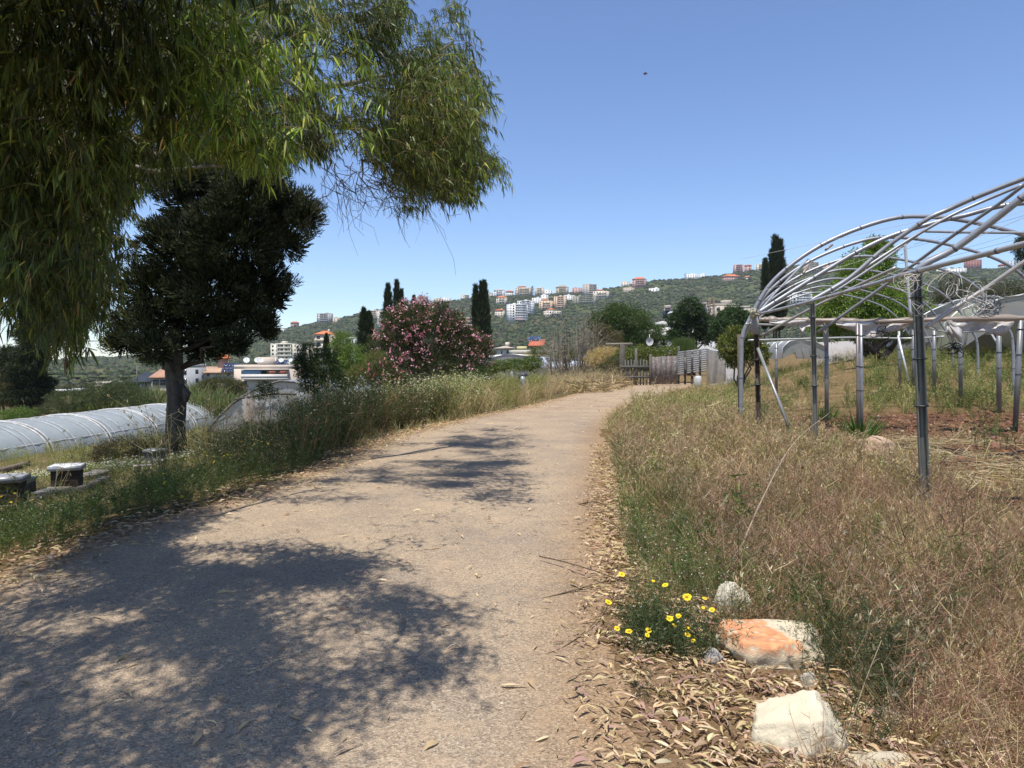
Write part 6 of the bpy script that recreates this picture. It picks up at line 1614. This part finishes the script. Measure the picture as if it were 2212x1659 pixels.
# low straw right of the white rock and over the field near the thick post
X, Y = area(900, 1.0, 3.2, 2.3, 4.2, lambda X, Y: (edge(X, Y) > .7)); scatter(bu, low_straw + brown_low, X, Y, rw.uniform(.6, 1.0, len(X)))
X, Y = area(3200, 3, 14, 5.5, 16, lambda X, Y: (edge(X, Y) > 2.4) & (X < 1.1 * Y + .5) & (rw.random(len(X)) < 1 - .8 * soilmask(X, Y))); scatter(bu, low_straw + tan_near[:1], X, Y, rw.uniform(.7, 1.3, len(X)))
dark_st = pl(lambda: weed(.72, 1, 9, 16, [(.12, .085, .055), (.17, .12, .08)], TAN[:2], .15, (.02, .006), .005, .3, base=.01, head=(.018, .010, [(.30, .20, .13), (.42, .32, .2)])), 4)
X, Y = area(300, 1, 9, 3.6, 11, lambda X, Y: (edge(X, Y) > .9) & (edge(X, Y) < 4.5) & (X < .78 * Y)); scatter(bu, dark_st, X, Y, rw.uniform(.6, 1.1, len(X)), lean=.25)
X, Y = area(900, 3, 14, 6.5, 18, lambda X, Y: (soilmask(X, Y) > .35) & (rw.random(len(X)) < .5 + .5 * np.sin(X * 2 + Y * 3)) & (X < .8 * Y)); scatter(bu, low_straw, X, Y, rw.uniform(.5, 1.0, len(X)))
tag(link_mesh('dry_weeds', bu, M['dry']), 'dense dry brown and straw coloured weeds right of the path in the foreground', 'weeds', kind='stuff')
# dry stems that stay low over the leaf litter
# ---- middle and far right
mw = lambda fn, k=4: [fn() for _ in range(k)]
brown_mid = mw(lambda: weed(.55, 9, 34, 34, RB + TAN[:2], RB + TAN, .5, (.04, .012), .007, .4, base=.14))
tan_mid = mw(lambda: tuft(.50, 26, .010, TAN + YG[:2], .55, 1.0, 2, .14, (.05, .012, TAN, .5)))
yg_mid = mw(lambda: weed(.60, 8, 26, 60, YG, YG + GRN[:1], .4, (.06, .016), .008, .5, base=.14, fl=.3, fc=[(.55, .50, .22), (.5, .45, .3)], fs=.016, fn=5))
green_mid = mw(lambda: weed(.5, 8, 22, 80, GRN, GRN + DG[:1] + YG[:1], .5, (.07, .02), .008, .5, base=.15))
thistle_mid = mw(lambda: weed(1.0, 4, 12, 20, TAN, TAN, .25, (.08, .016), .012, .3, base=.10, head=(.06, .03, [(.48, .38, .24), (.34, .25, .15)])), 3)
bm_ = Buf()
def put(protos, n, x0, x1, y0, y1, f, sc, wts=None):
    X, Y = area(n, x0, x1, y0, y1, f); scatter(bm_, protos, X, Y, rw.uniform(*sc, len(X)), wts=wts)
put(brown_mid + tan_mid + yg_mid[:2], 4200, 1.4, 12, 8, 19, lambda X, Y: (edge(X, Y) > .35) & (edge(X, Y) < 4.4 - .0 * Y) & (soilmask(X, Y) < .6), (.6, 1.0), [3, 3, 3, 3, 1.5, 1.5, 1.5, 1.5, .8, .8])
put(yg_mid + tan_mid, 1500, 2, 22, 14, 26, lambda X, Y: (edge(X, Y) > .2) & (edge(X, Y) < 3.6), (.75, 1.15))
put(yg_mid + tan_mid, 1300, 2, 22, 26, 42, lambda X, Y: (edge(X, Y) > .35) & (edge(X, Y) < 3.6), (.4, .7))
put(thistle_mid, 110, 2, 16, 11, 30, lambda X, Y: (edge(X, Y) > .1) & (edge(X, Y) < 2.6), (.6, 1.0))
put(tan_mid + green_mid + yg_mid[:1], 3600, 4, 32, 14, 42, lambda X, Y: (edge(X, Y) > 3) & (X < 1.0 * Y) & (rw.random(len(X)) < .75 * (1 - soilmask(X, Y))) & (blob(X, Y, 17, 41, 9, 2.2) < .4), (.35, .75))
put(green_mid + yg_mid, 1900, 10, 32, 18.5, 38, lambda X, Y: (X > 9 + .1 * (Y - 16)) & (X < .8 * Y) & (X / Y > .50), (.7, 1.3))
put(green_mid, 420, 4, 14, 9, 30, lambda X, Y: (edge(X, Y) > 2) & (np.sin(X * 2.1) * np.sin(Y * 1.3 + 1) > .5), (.7, 1.2))
tag(link_mesh('field_grass', bm_, M['dry']), 'dry yellow and green grasses spreading over the field beneath the pipe frame', 'grass', kind='stuff')

# ---- left verge
ledge = lambda X, Y: xl(Y) - X
dark_tall = mw(lambda: weed(.95, 9, 34, 90, DG + RB[:1], DG + [(.12, .12, .06)], .35, (.06, .016), .007, .5, base=.12, fl=.12, fc=WH, fs=.012, fn=5), 5)
umbel = mw(lambda: weed(.95, 6, 22, 50, GRN + YG[:2], YG[:2] + GRN, .35, (.05, .012), .007, .4, base=.10, fl=.85, fc=[(.70, .70, .58), (.6, .6, .45)], fs=.024, fn=6), 5)
tan_tall = mw(lambda: weed(.95, 9, 34, 50, TAN + RB[3:], TAN + RB[3:], .4, (.05, .012), .008, .4, base=.12), 4)
yg_tall = mw(lambda: weed(.95, 8, 26, 80, YG, YG, .4, (.07, .018), .008, .5, base=.12), 4)
thistle_tall = mw(lambda: weed(1.35, 4, 12, 18, TAN + RB[:1], TAN, .25, (.08, .014), .010, .3, base=.10, head=(.055, .035, [(.42, .30, .22), (.5, .40, .28)])), 3)
chamo = mw(lambda: weed(.24, 10, 26, 50, YG[:2] + GRN[:1], YG, .45, (.03, .008), .005, .4, base=.12, fl=.16, fc=[(.85, .84, .76), (.80, .78, .62)], fs=.018, fn=6), 4)
green_l = mw(lambda: weed(.42, 8, 26, 120, GRN, GRN + DG, .55, (.045, .013), .0045, .5, base=.09, fl=.06, fc=WH, fs=.009, fn=5), 5)
daisy = mw(lambda: weed(.46, 6, 12, 90, GRN, GRN, .45, (.045, .010), .0045, .5, base=.08, fl=.42, fc=YE, fs=.024, fn=11), 4)
straw_l = mw(lambda: tuft(.24, 30, .0065, TAN + YG[2:], 1.0, 1.0, 2, .14), 4)
bm_ = Buf()
put(green_l + green_l[:1] + dark_tall[:1], 1500, -9, 0, 3.6, 11.5, lambda X, Y: (ledge(X, Y) > .1) & (ledge(X, Y) < 1.9 + .35 * np.sin(Y * 2)) & (rw.random(len(X)) < .95), (.55, 1.0), [3] * 5 + [.7, .8])
put(daisy, 55, -9, 0, 4, 12, lambda X, Y: (ledge(X, Y) > .3) & (ledge(X, Y) < 2.6), (.8, 1.15))
put(straw_l, 2800, -18, -2, 5, 22, lambda X, Y: (ledge(X, Y) > .9) & (X > -.85 * Y), (.6, 1.2))
put(green_l, 260, -14, -3, 7, 14, lambda X, Y: (ledge(X, Y) > 1.5) & (X > -.8 * Y) & (ledge(X, Y) < 3.6), (.5, .8))
put(chamo, 800, -17, -6, 13.2, 20, lambda X, Y: (ledge(X, Y) > 4.2) & (X > -.85 * Y) & (ledge(X, Y) < 11) & ((X + 9.3) ** 2 + (Y - 19) ** 2 > 2), (.8, 1.3))
lf_ = lambda X, Y: (ledge(X, Y) > .25) & (ledge(X, Y) < np.interp(Y, [9.5, 11.5, 14, 18.5], [.9, 2.0, 3.6, 6.0])) & (rw.random(len(X)) < .8)
put(dark_tall, 3300, -12, 0, 9.5, 19.5, lambda X, Y: lf_(X, Y) & (1106 + FPX * X / Y > 640), (.8, 1.35))
put(dark_tall, 3000, -12, 0, 9.5, 19.5, lambda X, Y: lf_(X, Y) & (1106 + FPX * X / Y <= 640) & (rw.random(len(X)) < .35 + .65 * (1106 + FPX * X / Y > 520)), (.42, .78))
put(thistle_tall, 60, -9, 0, 11, 20, lambda X, Y: (ledge(X, Y) > .6) & (ledge(X, Y) < 4.5), (.75, 1.05))
pxf = lambda X, Y: 1106 + FPX * X / Y
put(umbel, 1500, -8, 4, 16, 34, lambda X, Y: (ledge(X, Y) > .5) & (ledge(X, Y) < 6) & (pxf(X, Y) > 780) & (pxf(X, Y) < 1040), (.95, 1.45))
put(yg_tall, 1500, -9, 6, 15, 40, lambda X, Y: (ledge(X, Y) > .3) & (ledge(X, Y) < 7) & (pxf(X, Y) > 800) & (pxf(X, Y) < 1180), (.9, 1.4))
put(tan_tall, 1500, -6, 8, 16, 40, lambda X, Y: (ledge(X, Y) > .15) & (ledge(X, Y) < 3.4) & (pxf(X, Y) > 960) & (rw.random(len(X)) < .9), (.75, 1.3))
put(tan_tall + thistle_tall, 1100, 0, 14, 33, 48, lambda X, Y: (ledge(X, Y) > -.3) & (ledge(X, Y) < 8), (.6, 1.05))
put(dark_tall[:2] + yg_mid[:1] + tan_tall[:1] + green_mid[:1], 1000, -14, 0, 17, 40, lambda X, Y: (ledge(X, Y) > 3) & (ledge(X, Y) < 9), (.8, 1.3))
put(straw_l + yg_mid, 1600, -30, -4, 20, 50, lambda X, Y: (ledge(X, Y) > 5) & ((X + 25.3 - .087 * (Y - 31)) > 3.3), (.7, 1.3))
put(tan_mid, 260, -3.2, 1.5, 12.5, 26, lambda X, Y: (ledge(X, Y) > .02) & (ledge(X, Y) < .6), (.5, .8))
tag(link_mesh('verge_weeds', bm_, M['leaf']), 'tall green, white flowered and dry weeds along the left verge of the path', 'weeds', kind='stuff')

# ---- weeds right of the gate and round the path's far end
bm_ = Buf()
put(tan_tall + green_mid + yg_mid, 1100, 6, 34, 38, 48, lambda X, Y: (X > xr(Y) + .6) & (blob(X, Y, 17, 41, 9, 2.2) < .35), (.7, 1.2))
put(tan_tall + thistle_tall, 200, 4, 12, 36, 46, lambda X, Y: (X < xl(Y) + .6), (.6, .95))
tag(link_mesh('fence_weeds', bm_, M['dry']), 'dry thistles and weeds growing in front of the fences', 'weeds', kind='stuff')

# ---- individual plants in the foreground
def plant(px, py, protos, name, label, cat, scale=1.0, n=6, r=.18, mat='leaf', parts=True, group=None):
    g = gnd(px, py); b = Buf()
    for i in range(n):
        V, Q, T, C = protos[i % len(protos)]; a = rw.uniform(0, 6.3); s = scale * rw.uniform(.8, 1.1); o = np.array([rw.normal(0, r * .6), rw.normal(0, r * .6), -.01])
        VV = np.stack([V[:, 0] * cos(a) - V[:, 1] * sin(a), V[:, 0] * sin(a) + V[:, 1] * cos(a), V[:, 2]], 1) * s + o + g
        b.add(VV, Q, T, C)
    o = link_mesh(name, b, M[mat], org=g); return tag(o, label, cat, group)
dd = mw(lambda: weed(.40, 11, 26, 330, DG, [(.05, .075, .03), (.08, .11, .045), (.11, .14, .07)], .75, (.036, .011), .0035, .4, base=.09, fl=.07, fc=WH, fs=.008, fn=5), 3)
e = empty('daisy_plant', gnd(1430, 1405), 'bushy green plant with bright yellow daisies at the right edge of the path', 'daisy plant')
g0 = gnd(1430, 1405); b = Buf()
for i in range(17):
    V, Q, T, C = dd[i % 3]; a = rw.uniform(0, 6.3); o = np.array([rw.normal(0, .14), rw.normal(.06, .12), -.01]); s = rw.uniform(.6, .95)
    b.add(np.stack([V[:, 0] * cos(a) - V[:, 1] * sin(a), V[:, 0] * sin(a) + V[:, 1] * cos(a), V[:, 2]], 1) * s + o + g0, Q, T, C)
link_mesh('foliage', b, M['leaf'], e)
for k_, (px, py, r_) in enumerate([(1343, 1241, .021), (1437, 1264, .019), (1484, 1290, .027), (1522, 1293, .016), (1538, 1318, .019), (1314, 1301, .022), (1446, 1336, .022), (1466, 1331, .018), (1457, 1352, .019), (1484, 1358, .020), (1485, 1371, .020), (1333, 1358, .018), (1358, 1364, .022), (1401, 1362, .019), (1497, 1384, .015), (1519, 1313, .011), (1398, 1372, .015), (1411, 1255, .011)]):
    Yf = g0[1] - .12 + .22 * (1400 - py) / 160 + rw.normal(0, .03); c = at(px, py, Yf); fb = Buf(); nn = 12
    nrm_ = np.array([rw.normal(0, .25), -.45 + rw.normal(0, .2), 1.0]); nrm_ /= np.linalg.norm(nrm_); A_ = np.cross(nrm_, (1, 0, 0)); A_ /= np.linalg.norm(A_); B_ = np.cross(nrm_, A_)
    for q in range(nn):
        a = q / nn * 2 * pi; d = cos(a) * A_ + sin(a) * B_; t_ = -sin(a) * A_ + cos(a) * B_; L = r_ * rw.uniform(.88, 1.08); cup = .25
        fb.add([c + d * L * .22 - t_ * L * .10, c + d * L * .22 + t_ * L * .10, c + d * L * .75 + t_ * L * .24 + nrm_ * L * cup * .4, c + d * L + nrm_ * L * cup * .4, c + d * L * .75 - t_ * L * .24 + nrm_ * L * cup * .4], [(0, 1, 2, 4)], [(4, 2, 3)], np.array(YE[q % 2]))
    f_ = link_mesh('flower', fb, M['petal'], e)
    cb_ = Buf(); cb_.tube([c, c + nrm_ * r_ * .14, c + nrm_ * r_ * .22], [r_ * .34, r_ * .30, r_ * .12], 10, (.58, .33, .03)); link_mesh('flower_centre', cb_, M['petal'], f_)
    sb = Buf(); sb.tube([c, c * .6 + (g0 + (0, .02, .02)) * .4 + (0, 0, .05), g0 + (rw.normal(0, .05), rw.normal(0, .05), 0)], .0022, 4, (.10, .13, .05), caps=False); link_mesh('stem', sb, M['leaf'], f_)
gb_ = mw(lambda: weed(.42, 10, 36, 420, [(.10, .115, .06), (.13, .12, .07)], [(.075, .095, .045), (.10, .12, .06), (.05, .065, .032)], .8, (.022, .010), .004, .4, base=.10), 3)
plant(1875, 1500, gb_, 'grey_green_plant', 'sprawling grey green plant beside the flat topped orange rock', 'plant', 1.0, 9, .26)
plant(1790, 1440, gb_, 'grey_green_plant', 'thin grey green plant rising behind the flat topped orange rock', 'plant', .8, 3, .12)
plant(1965, 1350, gb_, 'grey_green_plant', 'dark green plant in the brown weeds upper right of the orange rock', 'plant', .9, 4, .18)
plant(1620, 1180, mw(lambda: weed(.75, 3, 10, 46, YG[:2], GRN + YG[:1], .2, (.12, .035), .008, .3, base=.05), 2), 'tall_weed', 'tall pale green weed with broad leaves above the small upright rock', 'weed', 1.0, 2, .05)
plant(1405, 1500, gb_, 'small_plant', 'tiny green sprig in the leaf litter left of the orange rock', 'plant', .38, 2, .04)
dg_ = mw(lambda: tuft(.55, 70, .02, [(.07, .14, .03), (.10, .19, .04), (.05, .09, .02)], .6, .8, 3, .12), 2)
plant(1838, 950, dg_, 'leafy_plant', 'bright green leafy plant at the foot of the paired posts', 'plant', 1.2, 3, .2)
plant(1788, 905, dg_, 'leafy_plant', 'bright green plant between the middle posts of the frame', 'plant', 1.0, 2, .2)
plant(1405, 990, dg_, 'leafy_plant', 'green grassy clump at the right rim of the path farther on', 'plant', .5, 2, .1)
# dry twigs leaning out over the path
def twig(label, pts, r=.006, side=6, col=(.17, .12, .08)):
    P = np.array([gnd(px, py) + (0, 0, h) for px, py, h in pts]); P = smooth(P, 8); b = Buf(); b.tube(P, np.linspace(r, r * .4, len(P)), 5, col)
    for k in range(side):
        i = rw.integers(2, len(P) - 1); d = sph(1, rw)[0] * (1, 1, .4) + (P[i] - P[i - 1]) * 12; d /= np.linalg.norm(d); L = rw.uniform(.04, .13); b.tube([P[i], P[i] + d * L * .5 + (0, 0, .006), P[i] + d * L], [r * .5, r * .35, r * .2], 3, col, caps=False)
    tag(link_mesh('dry_twig', b, M['bark'], org=P[0]), label, 'twig', 'dry twigs reaching over the path edge')
twig('long dry twig pointing left, level above the path beside the daisies', [(1165, 1215, .05), (1240, 1240, .07), (1350, 1290, .10), (1440, 1340, .12)], .006)
twig('arched dry twig reaching furthest up the path edge', [(1250, 1092, .01), (1290, 1110, .12), (1330, 1150, .18), (1375, 1190, .18)], .007, 8)
twig('thin dry twig below the arched one', [(1285, 1118, .01), (1330, 1160, .10), (1380, 1220, .14)], .005)
twig('forked dry twig lying flat on the path left of the daisies', [(1165, 1302, .008), (1230, 1288, .02), (1300, 1270, .03), (1345, 1262, .05)], .006, 7)
twig('thin dry twig lying in the litter below the daisies', [(1180, 1420, .01), (1225, 1400, .012), (1290, 1350, .03), (1320, 1290, .05)], .005, 6)
twig('pale dry stalk bending over the weeds left of the thick post', [(1560, 1290, .02), (1650, 1180, .45), (1715, 1110, .75), (1790, 1060, .95)], .008, 3, (.42, .32, .22))
twig('tall thin grass stalk in front of the big white rock', [(1785, 1690, .0), (1830, 1650, .12), (1870, 1620, .3), (1900, 1600, .42)], .003, 3, (.45, .38, .24))

# ---- fallen leaves and twigs: litter nobody could count
def litter(X, Y, L, cols, buf, z=.012, wr=(.14, .24), seg=4, w=None):
    n = len(X); a = rw.uniform(0, 2 * pi, n); Z = path_h(X, Y); Z = np.where((X > xl(Y)) & (X < xr(Y)), Z, terr(X, Y)) + z * rw.uniform(.3, 2.2, n)
    P0 = np.stack([X, Y, Z], 1); D = np.stack([np.cos(a), np.sin(a), rw.uniform(-.05, .15, n)], 1)
    D /= np.linalg.norm(D, axis=1)[:, None]; side = np.stack([-np.sin(a), np.cos(a), rw.normal(0, .45, n)], 1); side /= np.linalg.norm(side, axis=1)[:, None]
    curl = rw.uniform(-1.2, 1.2, n); t = np.linspace(0, 1, seg + 1)
    wd = L * rw.uniform(*wr, n); wp_ = np.interp(t, [0, .3, .6, 1], [.15, 1, .85, .05])
    ang = curl[:, None] * t[None]
    cx = np.cumsum(np.cos(ang), 1) / (seg + 1) * L[:, None]; cy = np.cumsum(np.sin(ang), 1) / (seg + 1) * L[:, None]
    up = np.sin(t * pi)[None] * (L * rw.uniform(-.02, .16, n))[:, None]
    ctr_ = P0[:, None] + cx[..., None] * np.stack([np.cos(a), np.sin(a), 0 * a], 1)[:, None] + cy[..., None] * np.stack([-np.sin(a), np.cos(a), 0 * a], 1)[:, None] + up[..., None] * np.array([0, 0, 1])
    off = side[:, None] * (wd[:, None] * wp_[None] * .5)[..., None]
    mid_ = ctr_ - np.array([0, 0, 1.]) * (wd[:, None] * wp_[None] * rw.uniform(-.3, .35, (n, 1)))[..., None]
    V = np.stack([ctr_ - off, mid_, ctr_ + off], 2).reshape(n, -1, 3); m = 3 * (seg + 1)
    q = np.array([(3 * k + j, 3 * k + 1 + j, 3 * k + 4 + j, 3 * k + 3 + j) for k in range(seg) for j in (0, 1)])
    buf.add(V.reshape(-1, 3), (np.arange(n)[:, None, None] * m + q[None]).reshape(-1, 4), None, np.repeat(pal(n, cols, None, .12, rw), m, 0))
LC = [(.56, .43, .26), (.48, .35, .21), (.62, .50, .33), (.40, .27, .18), (.36, .23, .19), (.52, .43, .22), (.26, .17, .10), (.20, .13, .08)]
lb2 = Buf()
# thick drift on the right rim
n = 15500; Y = 2.2 + 11 * rw.random(n) ** 1.7; cen = np.interp(Y, [2.2, 2.8, 3.3, 4, 5, 7, 13], [.95, .85, .70, .50, .38, .18, .1]); wid = np.interp(Y, [2.2, 3, 4, 5, 7, 13], [.50, .42, .34, .22, .16, .10]); X = xr(Y) + cen * .85 + rw.normal(0, 1, n) * wid
k = (X > xr(Y) - .25 - .1 * np.sin(Y * 5)) & (np.sin(X * 9 + Y * 3) * np.sin(Y * 11) > -.75); X, Y = X[k], Y[k]
litter(X, Y, rw.uniform(.025, .12, len(X)), LC, lb2, .02, (.09, .22))
# small grit of broken bits in the drift
n = 12000; Y = 2.2 + 9 * rw.random(n) ** 1.5; X = xr(Y) + rw.normal(.35, .35, n); litter(X, Y, rw.uniform(.012, .035, n), LC + [(.20, .13, .08)], lb2, .01, (.15, .5), 1)
# left rim
n = 5200; Y = 4 + 14 * rw.random(n); X = xl(Y) + .18 - np.abs(rw.normal(0, .28, n)) + rw.normal(0, .18, n) + .55 * (rw.random(n) < .25) * rw.random(n); litter(X, Y, rw.uniform(.05, .12, n), LC, lb2, .015)
n = 1500; Y = 13 + 15 * rw.random(n); X = xl(Y) + rw.normal(.1, .3, n); litter(X, Y, rw.uniform(.07, .14, n), LC, lb2, .02, seg=2)
# leaves strewn over the path
n = 620; Y = 2.4 + 11 * rw.random(n) ** 1.3; X = xl(Y) + (xr(Y) - xl(Y)) * rw.random(n); litter(X, Y, rw.uniform(.04, .13, n), LC, lb2, .008, (.08, .2))
n = 900; Y = 2.4 + 12 * rw.random(n); X = xl(Y) + (xr(Y) - xl(Y)) * rw.random(n); litter(X, Y, rw.uniform(.02, .06, n), [(.14, .10, .07), (.25, .18, .12)], lb2, .004, (.04, .1), 1)
n = 260; Y = rw.uniform(15, 30, n); X = xl(Y) + (xr(Y) - xl(Y)) * rw.random(n); litter(X, Y, rw.uniform(.06, .2, n), LC[:4], lb2, .01, (.1, .3), 2)
tag(link_mesh('leaf_litter', lb2, M['dry']), 'fallen curled eucalyptus leaves drifted along both path edges', 'leaf litter', kind='stuff')
# a few large leaves right on the path in the foreground
for k_, (px, py, L_, lab) in enumerate([(250, 1450, .13, 'curled leaf on the shaded path, left of centre'), (262, 1510, .12, 'thin dark leaf below the curled one on the shaded path'), (1075, 1490, .12, 'pale green leaf of the little group on the sunny path'), (1150, 1478, .13, 'folded cream leaf at the right of the little group'),
        (953, 1620, .10, 'single small cream leaf near the bottom centre'), (1150, 1615, .09, 'bright cream leaf near the bottom, left of the litter drift'), (845, 1560, .08, 'thin leaf standing at the shadow edge near the bottom'), (405, 1640, .17, 'long tan leaf at the bottom edge in the shadow'), (650, 1590, .07, 'small pale leaf in the shadow near the bottom'), (1030, 1300, .08, 'leaf pair with one pink underside in the middle of the path')]):
    g = gnd(px, py); b = Buf(); litter(np.array([g[0]]), np.array([g[1]]), np.array([L_]), [LC[k_ % 3]], b, .006, (.16, .24), 6)
    tag(link_mesh('fallen_leaf', b, M['dry'], org=g), lab, 'leaf', 'large fallen leaves on the path')
# gravel: loose chips
n = 9000; Y = 2.1 + 9 * rw.random(n) ** 1.4; X = xl(Y) + (xr(Y) - xl(Y) + .3) * rw.random(n); Z = path_h(X, Y); s = rw.uniform(.002, .006, n) * (1 + 1.5 * (rw.random(n) < .03))
T0 = np.array([(1, 0, -.3), (-.5, .87, -.3), (-.5, -.87, -.3), (0, 0, .8)]); a = rw.uniform(0, 6.3, n); TV = np.stack([T0[None, :, 0] * np.cos(a)[:, None] - T0[None, :, 1] * np.sin(a)[:, None], T0[None, :, 0] * np.sin(a)[:, None] + T0[None, :, 1] * np.cos(a)[:, None], np.repeat(T0[None, :, 2], n, 0)], -1) * (s[:, None, None] * rw.uniform(.7, 1.3, (n, 1, 3)))
b = Buf(); b.add((TV + np.stack([X, Y, Z], 1)[:, None]).reshape(-1, 3), None, (np.arange(n)[:, None, None] * 4 + np.array([(0, 1, 3), (1, 2, 3), (2, 0, 3)])[None]).reshape(-1, 3), np.repeat(pal(n, [(.42, .36, .29), (.30, .25, .21), (.55, .48, .40), (.16, .13, .11)], None, .15, rw), 4, 0))
tag(link_mesh('gravel', b, M['stone']), 'loose grit and small stone chips on the path surface', 'gravel', kind='stuff')
# red soil clods
n = 9000; X = rw.uniform(3, 16, n); Y = rw.uniform(6.5, 19, n); k = (rw.random(n) < soilmask(X, Y) ** 1.4) & (X < .82 * Y); X, Y = X[k], Y[k]; n = len(X); Z = terr(X, Y)
s = rw.uniform(.015, .06, n) * (1 + (rw.random(n) < .05)); S8 = IV * 1.0
idx12 = np.arange(len(IV)); VV = IV[None] * (1 + rw.normal(0, .28, (n, len(IV), 1))) * s[:, None, None] * np.array([1, 1, .7]) + np.stack([X, Y, Z], 1)[:, None]
b = Buf(); b.add(VV.reshape(-1, 3), None, (np.arange(n)[:, None, None] * len(IV) + IF[None]).reshape(-1, 3), np.repeat(pal(n, [(.18, .09, .052), (.24, .12, .07), (.12, .06, .036), (.42, .30, .20)], [4, 4, 3, .5], .15, rw), len(IV), 0))
tag(link_mesh('soil_clods', b, M['soil']), 'red brown clods of turned soil in the field', 'soil', kind='stuff')
# loose straw lying over the tilled ground
sb_ = Buf(); cc_ = [(7.2, 9.6), (8.4, 10.4), (6.9, 11.6), (9.8, 9.2), (7.8, 13.2), (5.6, 9.2), (10.6, 12.6), (6.3, 13.6), (9.0, 7.9), (11.5, 10.8)]
n = 5200; i = rw.integers(0, len(cc_), n); X = np.array(cc_)[i, 0] + rw.normal(0, .55, n); Y = np.array(cc_)[i, 1] + rw.normal(0, .38, n)
add(sb_, strips(np.stack([X, Y, terr(X, Y) + rw.uniform(.01, .10, n)], 1), sph(n, rw) * (1, 1, .18) + (0, 0, .06), rw.uniform(.12, .42, n), rw.uniform(.004, .009, n), .3 * rw.random(n), 2, None, pal(n, [(.56, .45, .26), (.64, .54, .34), (.42, .32, .18)], None, .12, rw), basew=1, tipw=.6))
tag(link_mesh('straw', sb_, M['dry']), 'loose pale straw strewn over the tilled soil under the frame', 'straw', kind='stuff')
# dandelion clocks and pale seed puffs over the right verge
SP = {(1905, 1235): 'left of the grey green sprawling plant, among brown stalks', (1590, 1145): 'above the tall pale green weed', (1910, 1130): 'just below left of the thick post foot', (1555, 1090): 'near the path rim above the arched twig', (1945, 1300): 'above the dark green plant in the brown weeds',
 (1935, 1500): 'right of the flat topped orange rock', (1640, 1095): 'below the foot of the slanting brace', (2040, 1160): 'right of the thick post foot', (1825, 1150): 'beside the pale bending stalk', (1880, 1080): 'between the pinkish rock and the thick post'}
for (px, py) in [(1905, 1235), (1590, 1145), (1910, 1130), (1555, 1090), (1945, 1300), (1935, 1500), (1640, 1095), (2040, 1160), (1825, 1150), (1880, 1080)]:
    g = gnd(px, py + 60); c = at(px, py, g[1]); n = 60; u = sph(n, rw)
    t = strips(np.repeat(c[None], n, 0), u, .022, .0014, 0, 1, None, (.62, .58, .52), tipw=1, basew=.6); o_ = Buf(); add(o_, t)
    o_.tube([c, (c + g) / 2 + (.01, 0, 0), g], .0018, 4, (.35, .28, .16), caps=False)
    tag(link_mesh('seed_puff', o_, M['dry'], org=g), 'pale round dandelion seed head %s' % SP[(px, py)], 'seed head', 'dandelion seed heads in the right verge')
# heaps of dry brush where the path ends
db = Buf(); n = 5200; px = rw.uniform(1150, 1352, n); Yd = rw.uniform(33, 44, n); X = (px - 1106) / FPX * Yd; hm = np.interp(px, [1150, 1190, 1240, 1300, 1340, 1352], [.5, .75, .65, .75, .5, .2]) * rw.random(n)
k = X < xl(Yd) + 1.2 + 0 * X; X, Yd, hm = X[k], Yd[k], hm[k]; n = len(X)
add(db, strips(np.stack([X, Yd, terr(X, Yd) + hm * .8], 1), sph(n, rw) * (1, 1, .7) + (0, 0, .25), rw.uniform(.25, .7, n), rw.uniform(.015, .05, n), .5 * rw.random(n), 2, None, pal(n, [(.46, .36, .20), (.34, .25, .14), (.54, .44, .28), (.22, .16, .10)], None, .15, rw), basew=1, tipw=.3))
tag(link_mesh('dry_brush', db, M['dry']), 'heaps of dry straw coloured brush piled where the path ends', 'brush', kind='stuff')

# ------------------------------------------------------------------ the air
b = Buf(); b.box((-3700, -60, -34), (4900, 3100, 240), (1, 1, 1))
m, nt, out = newmat('haze_air')
pv = N(nt, 'ShaderNodeVolumePrincipled'); pv.inputs['Color'].default_value = (.80, .88, 1.0, 1); pv.inputs['Density'].default_value = .00010; pv.inputs['Anisotropy'].default_value = .2
nt.links.new(pv.outputs[0], out.inputs['Volume'])
hz = link_mesh('haze', b, m); tag(hz, kind='stuff')
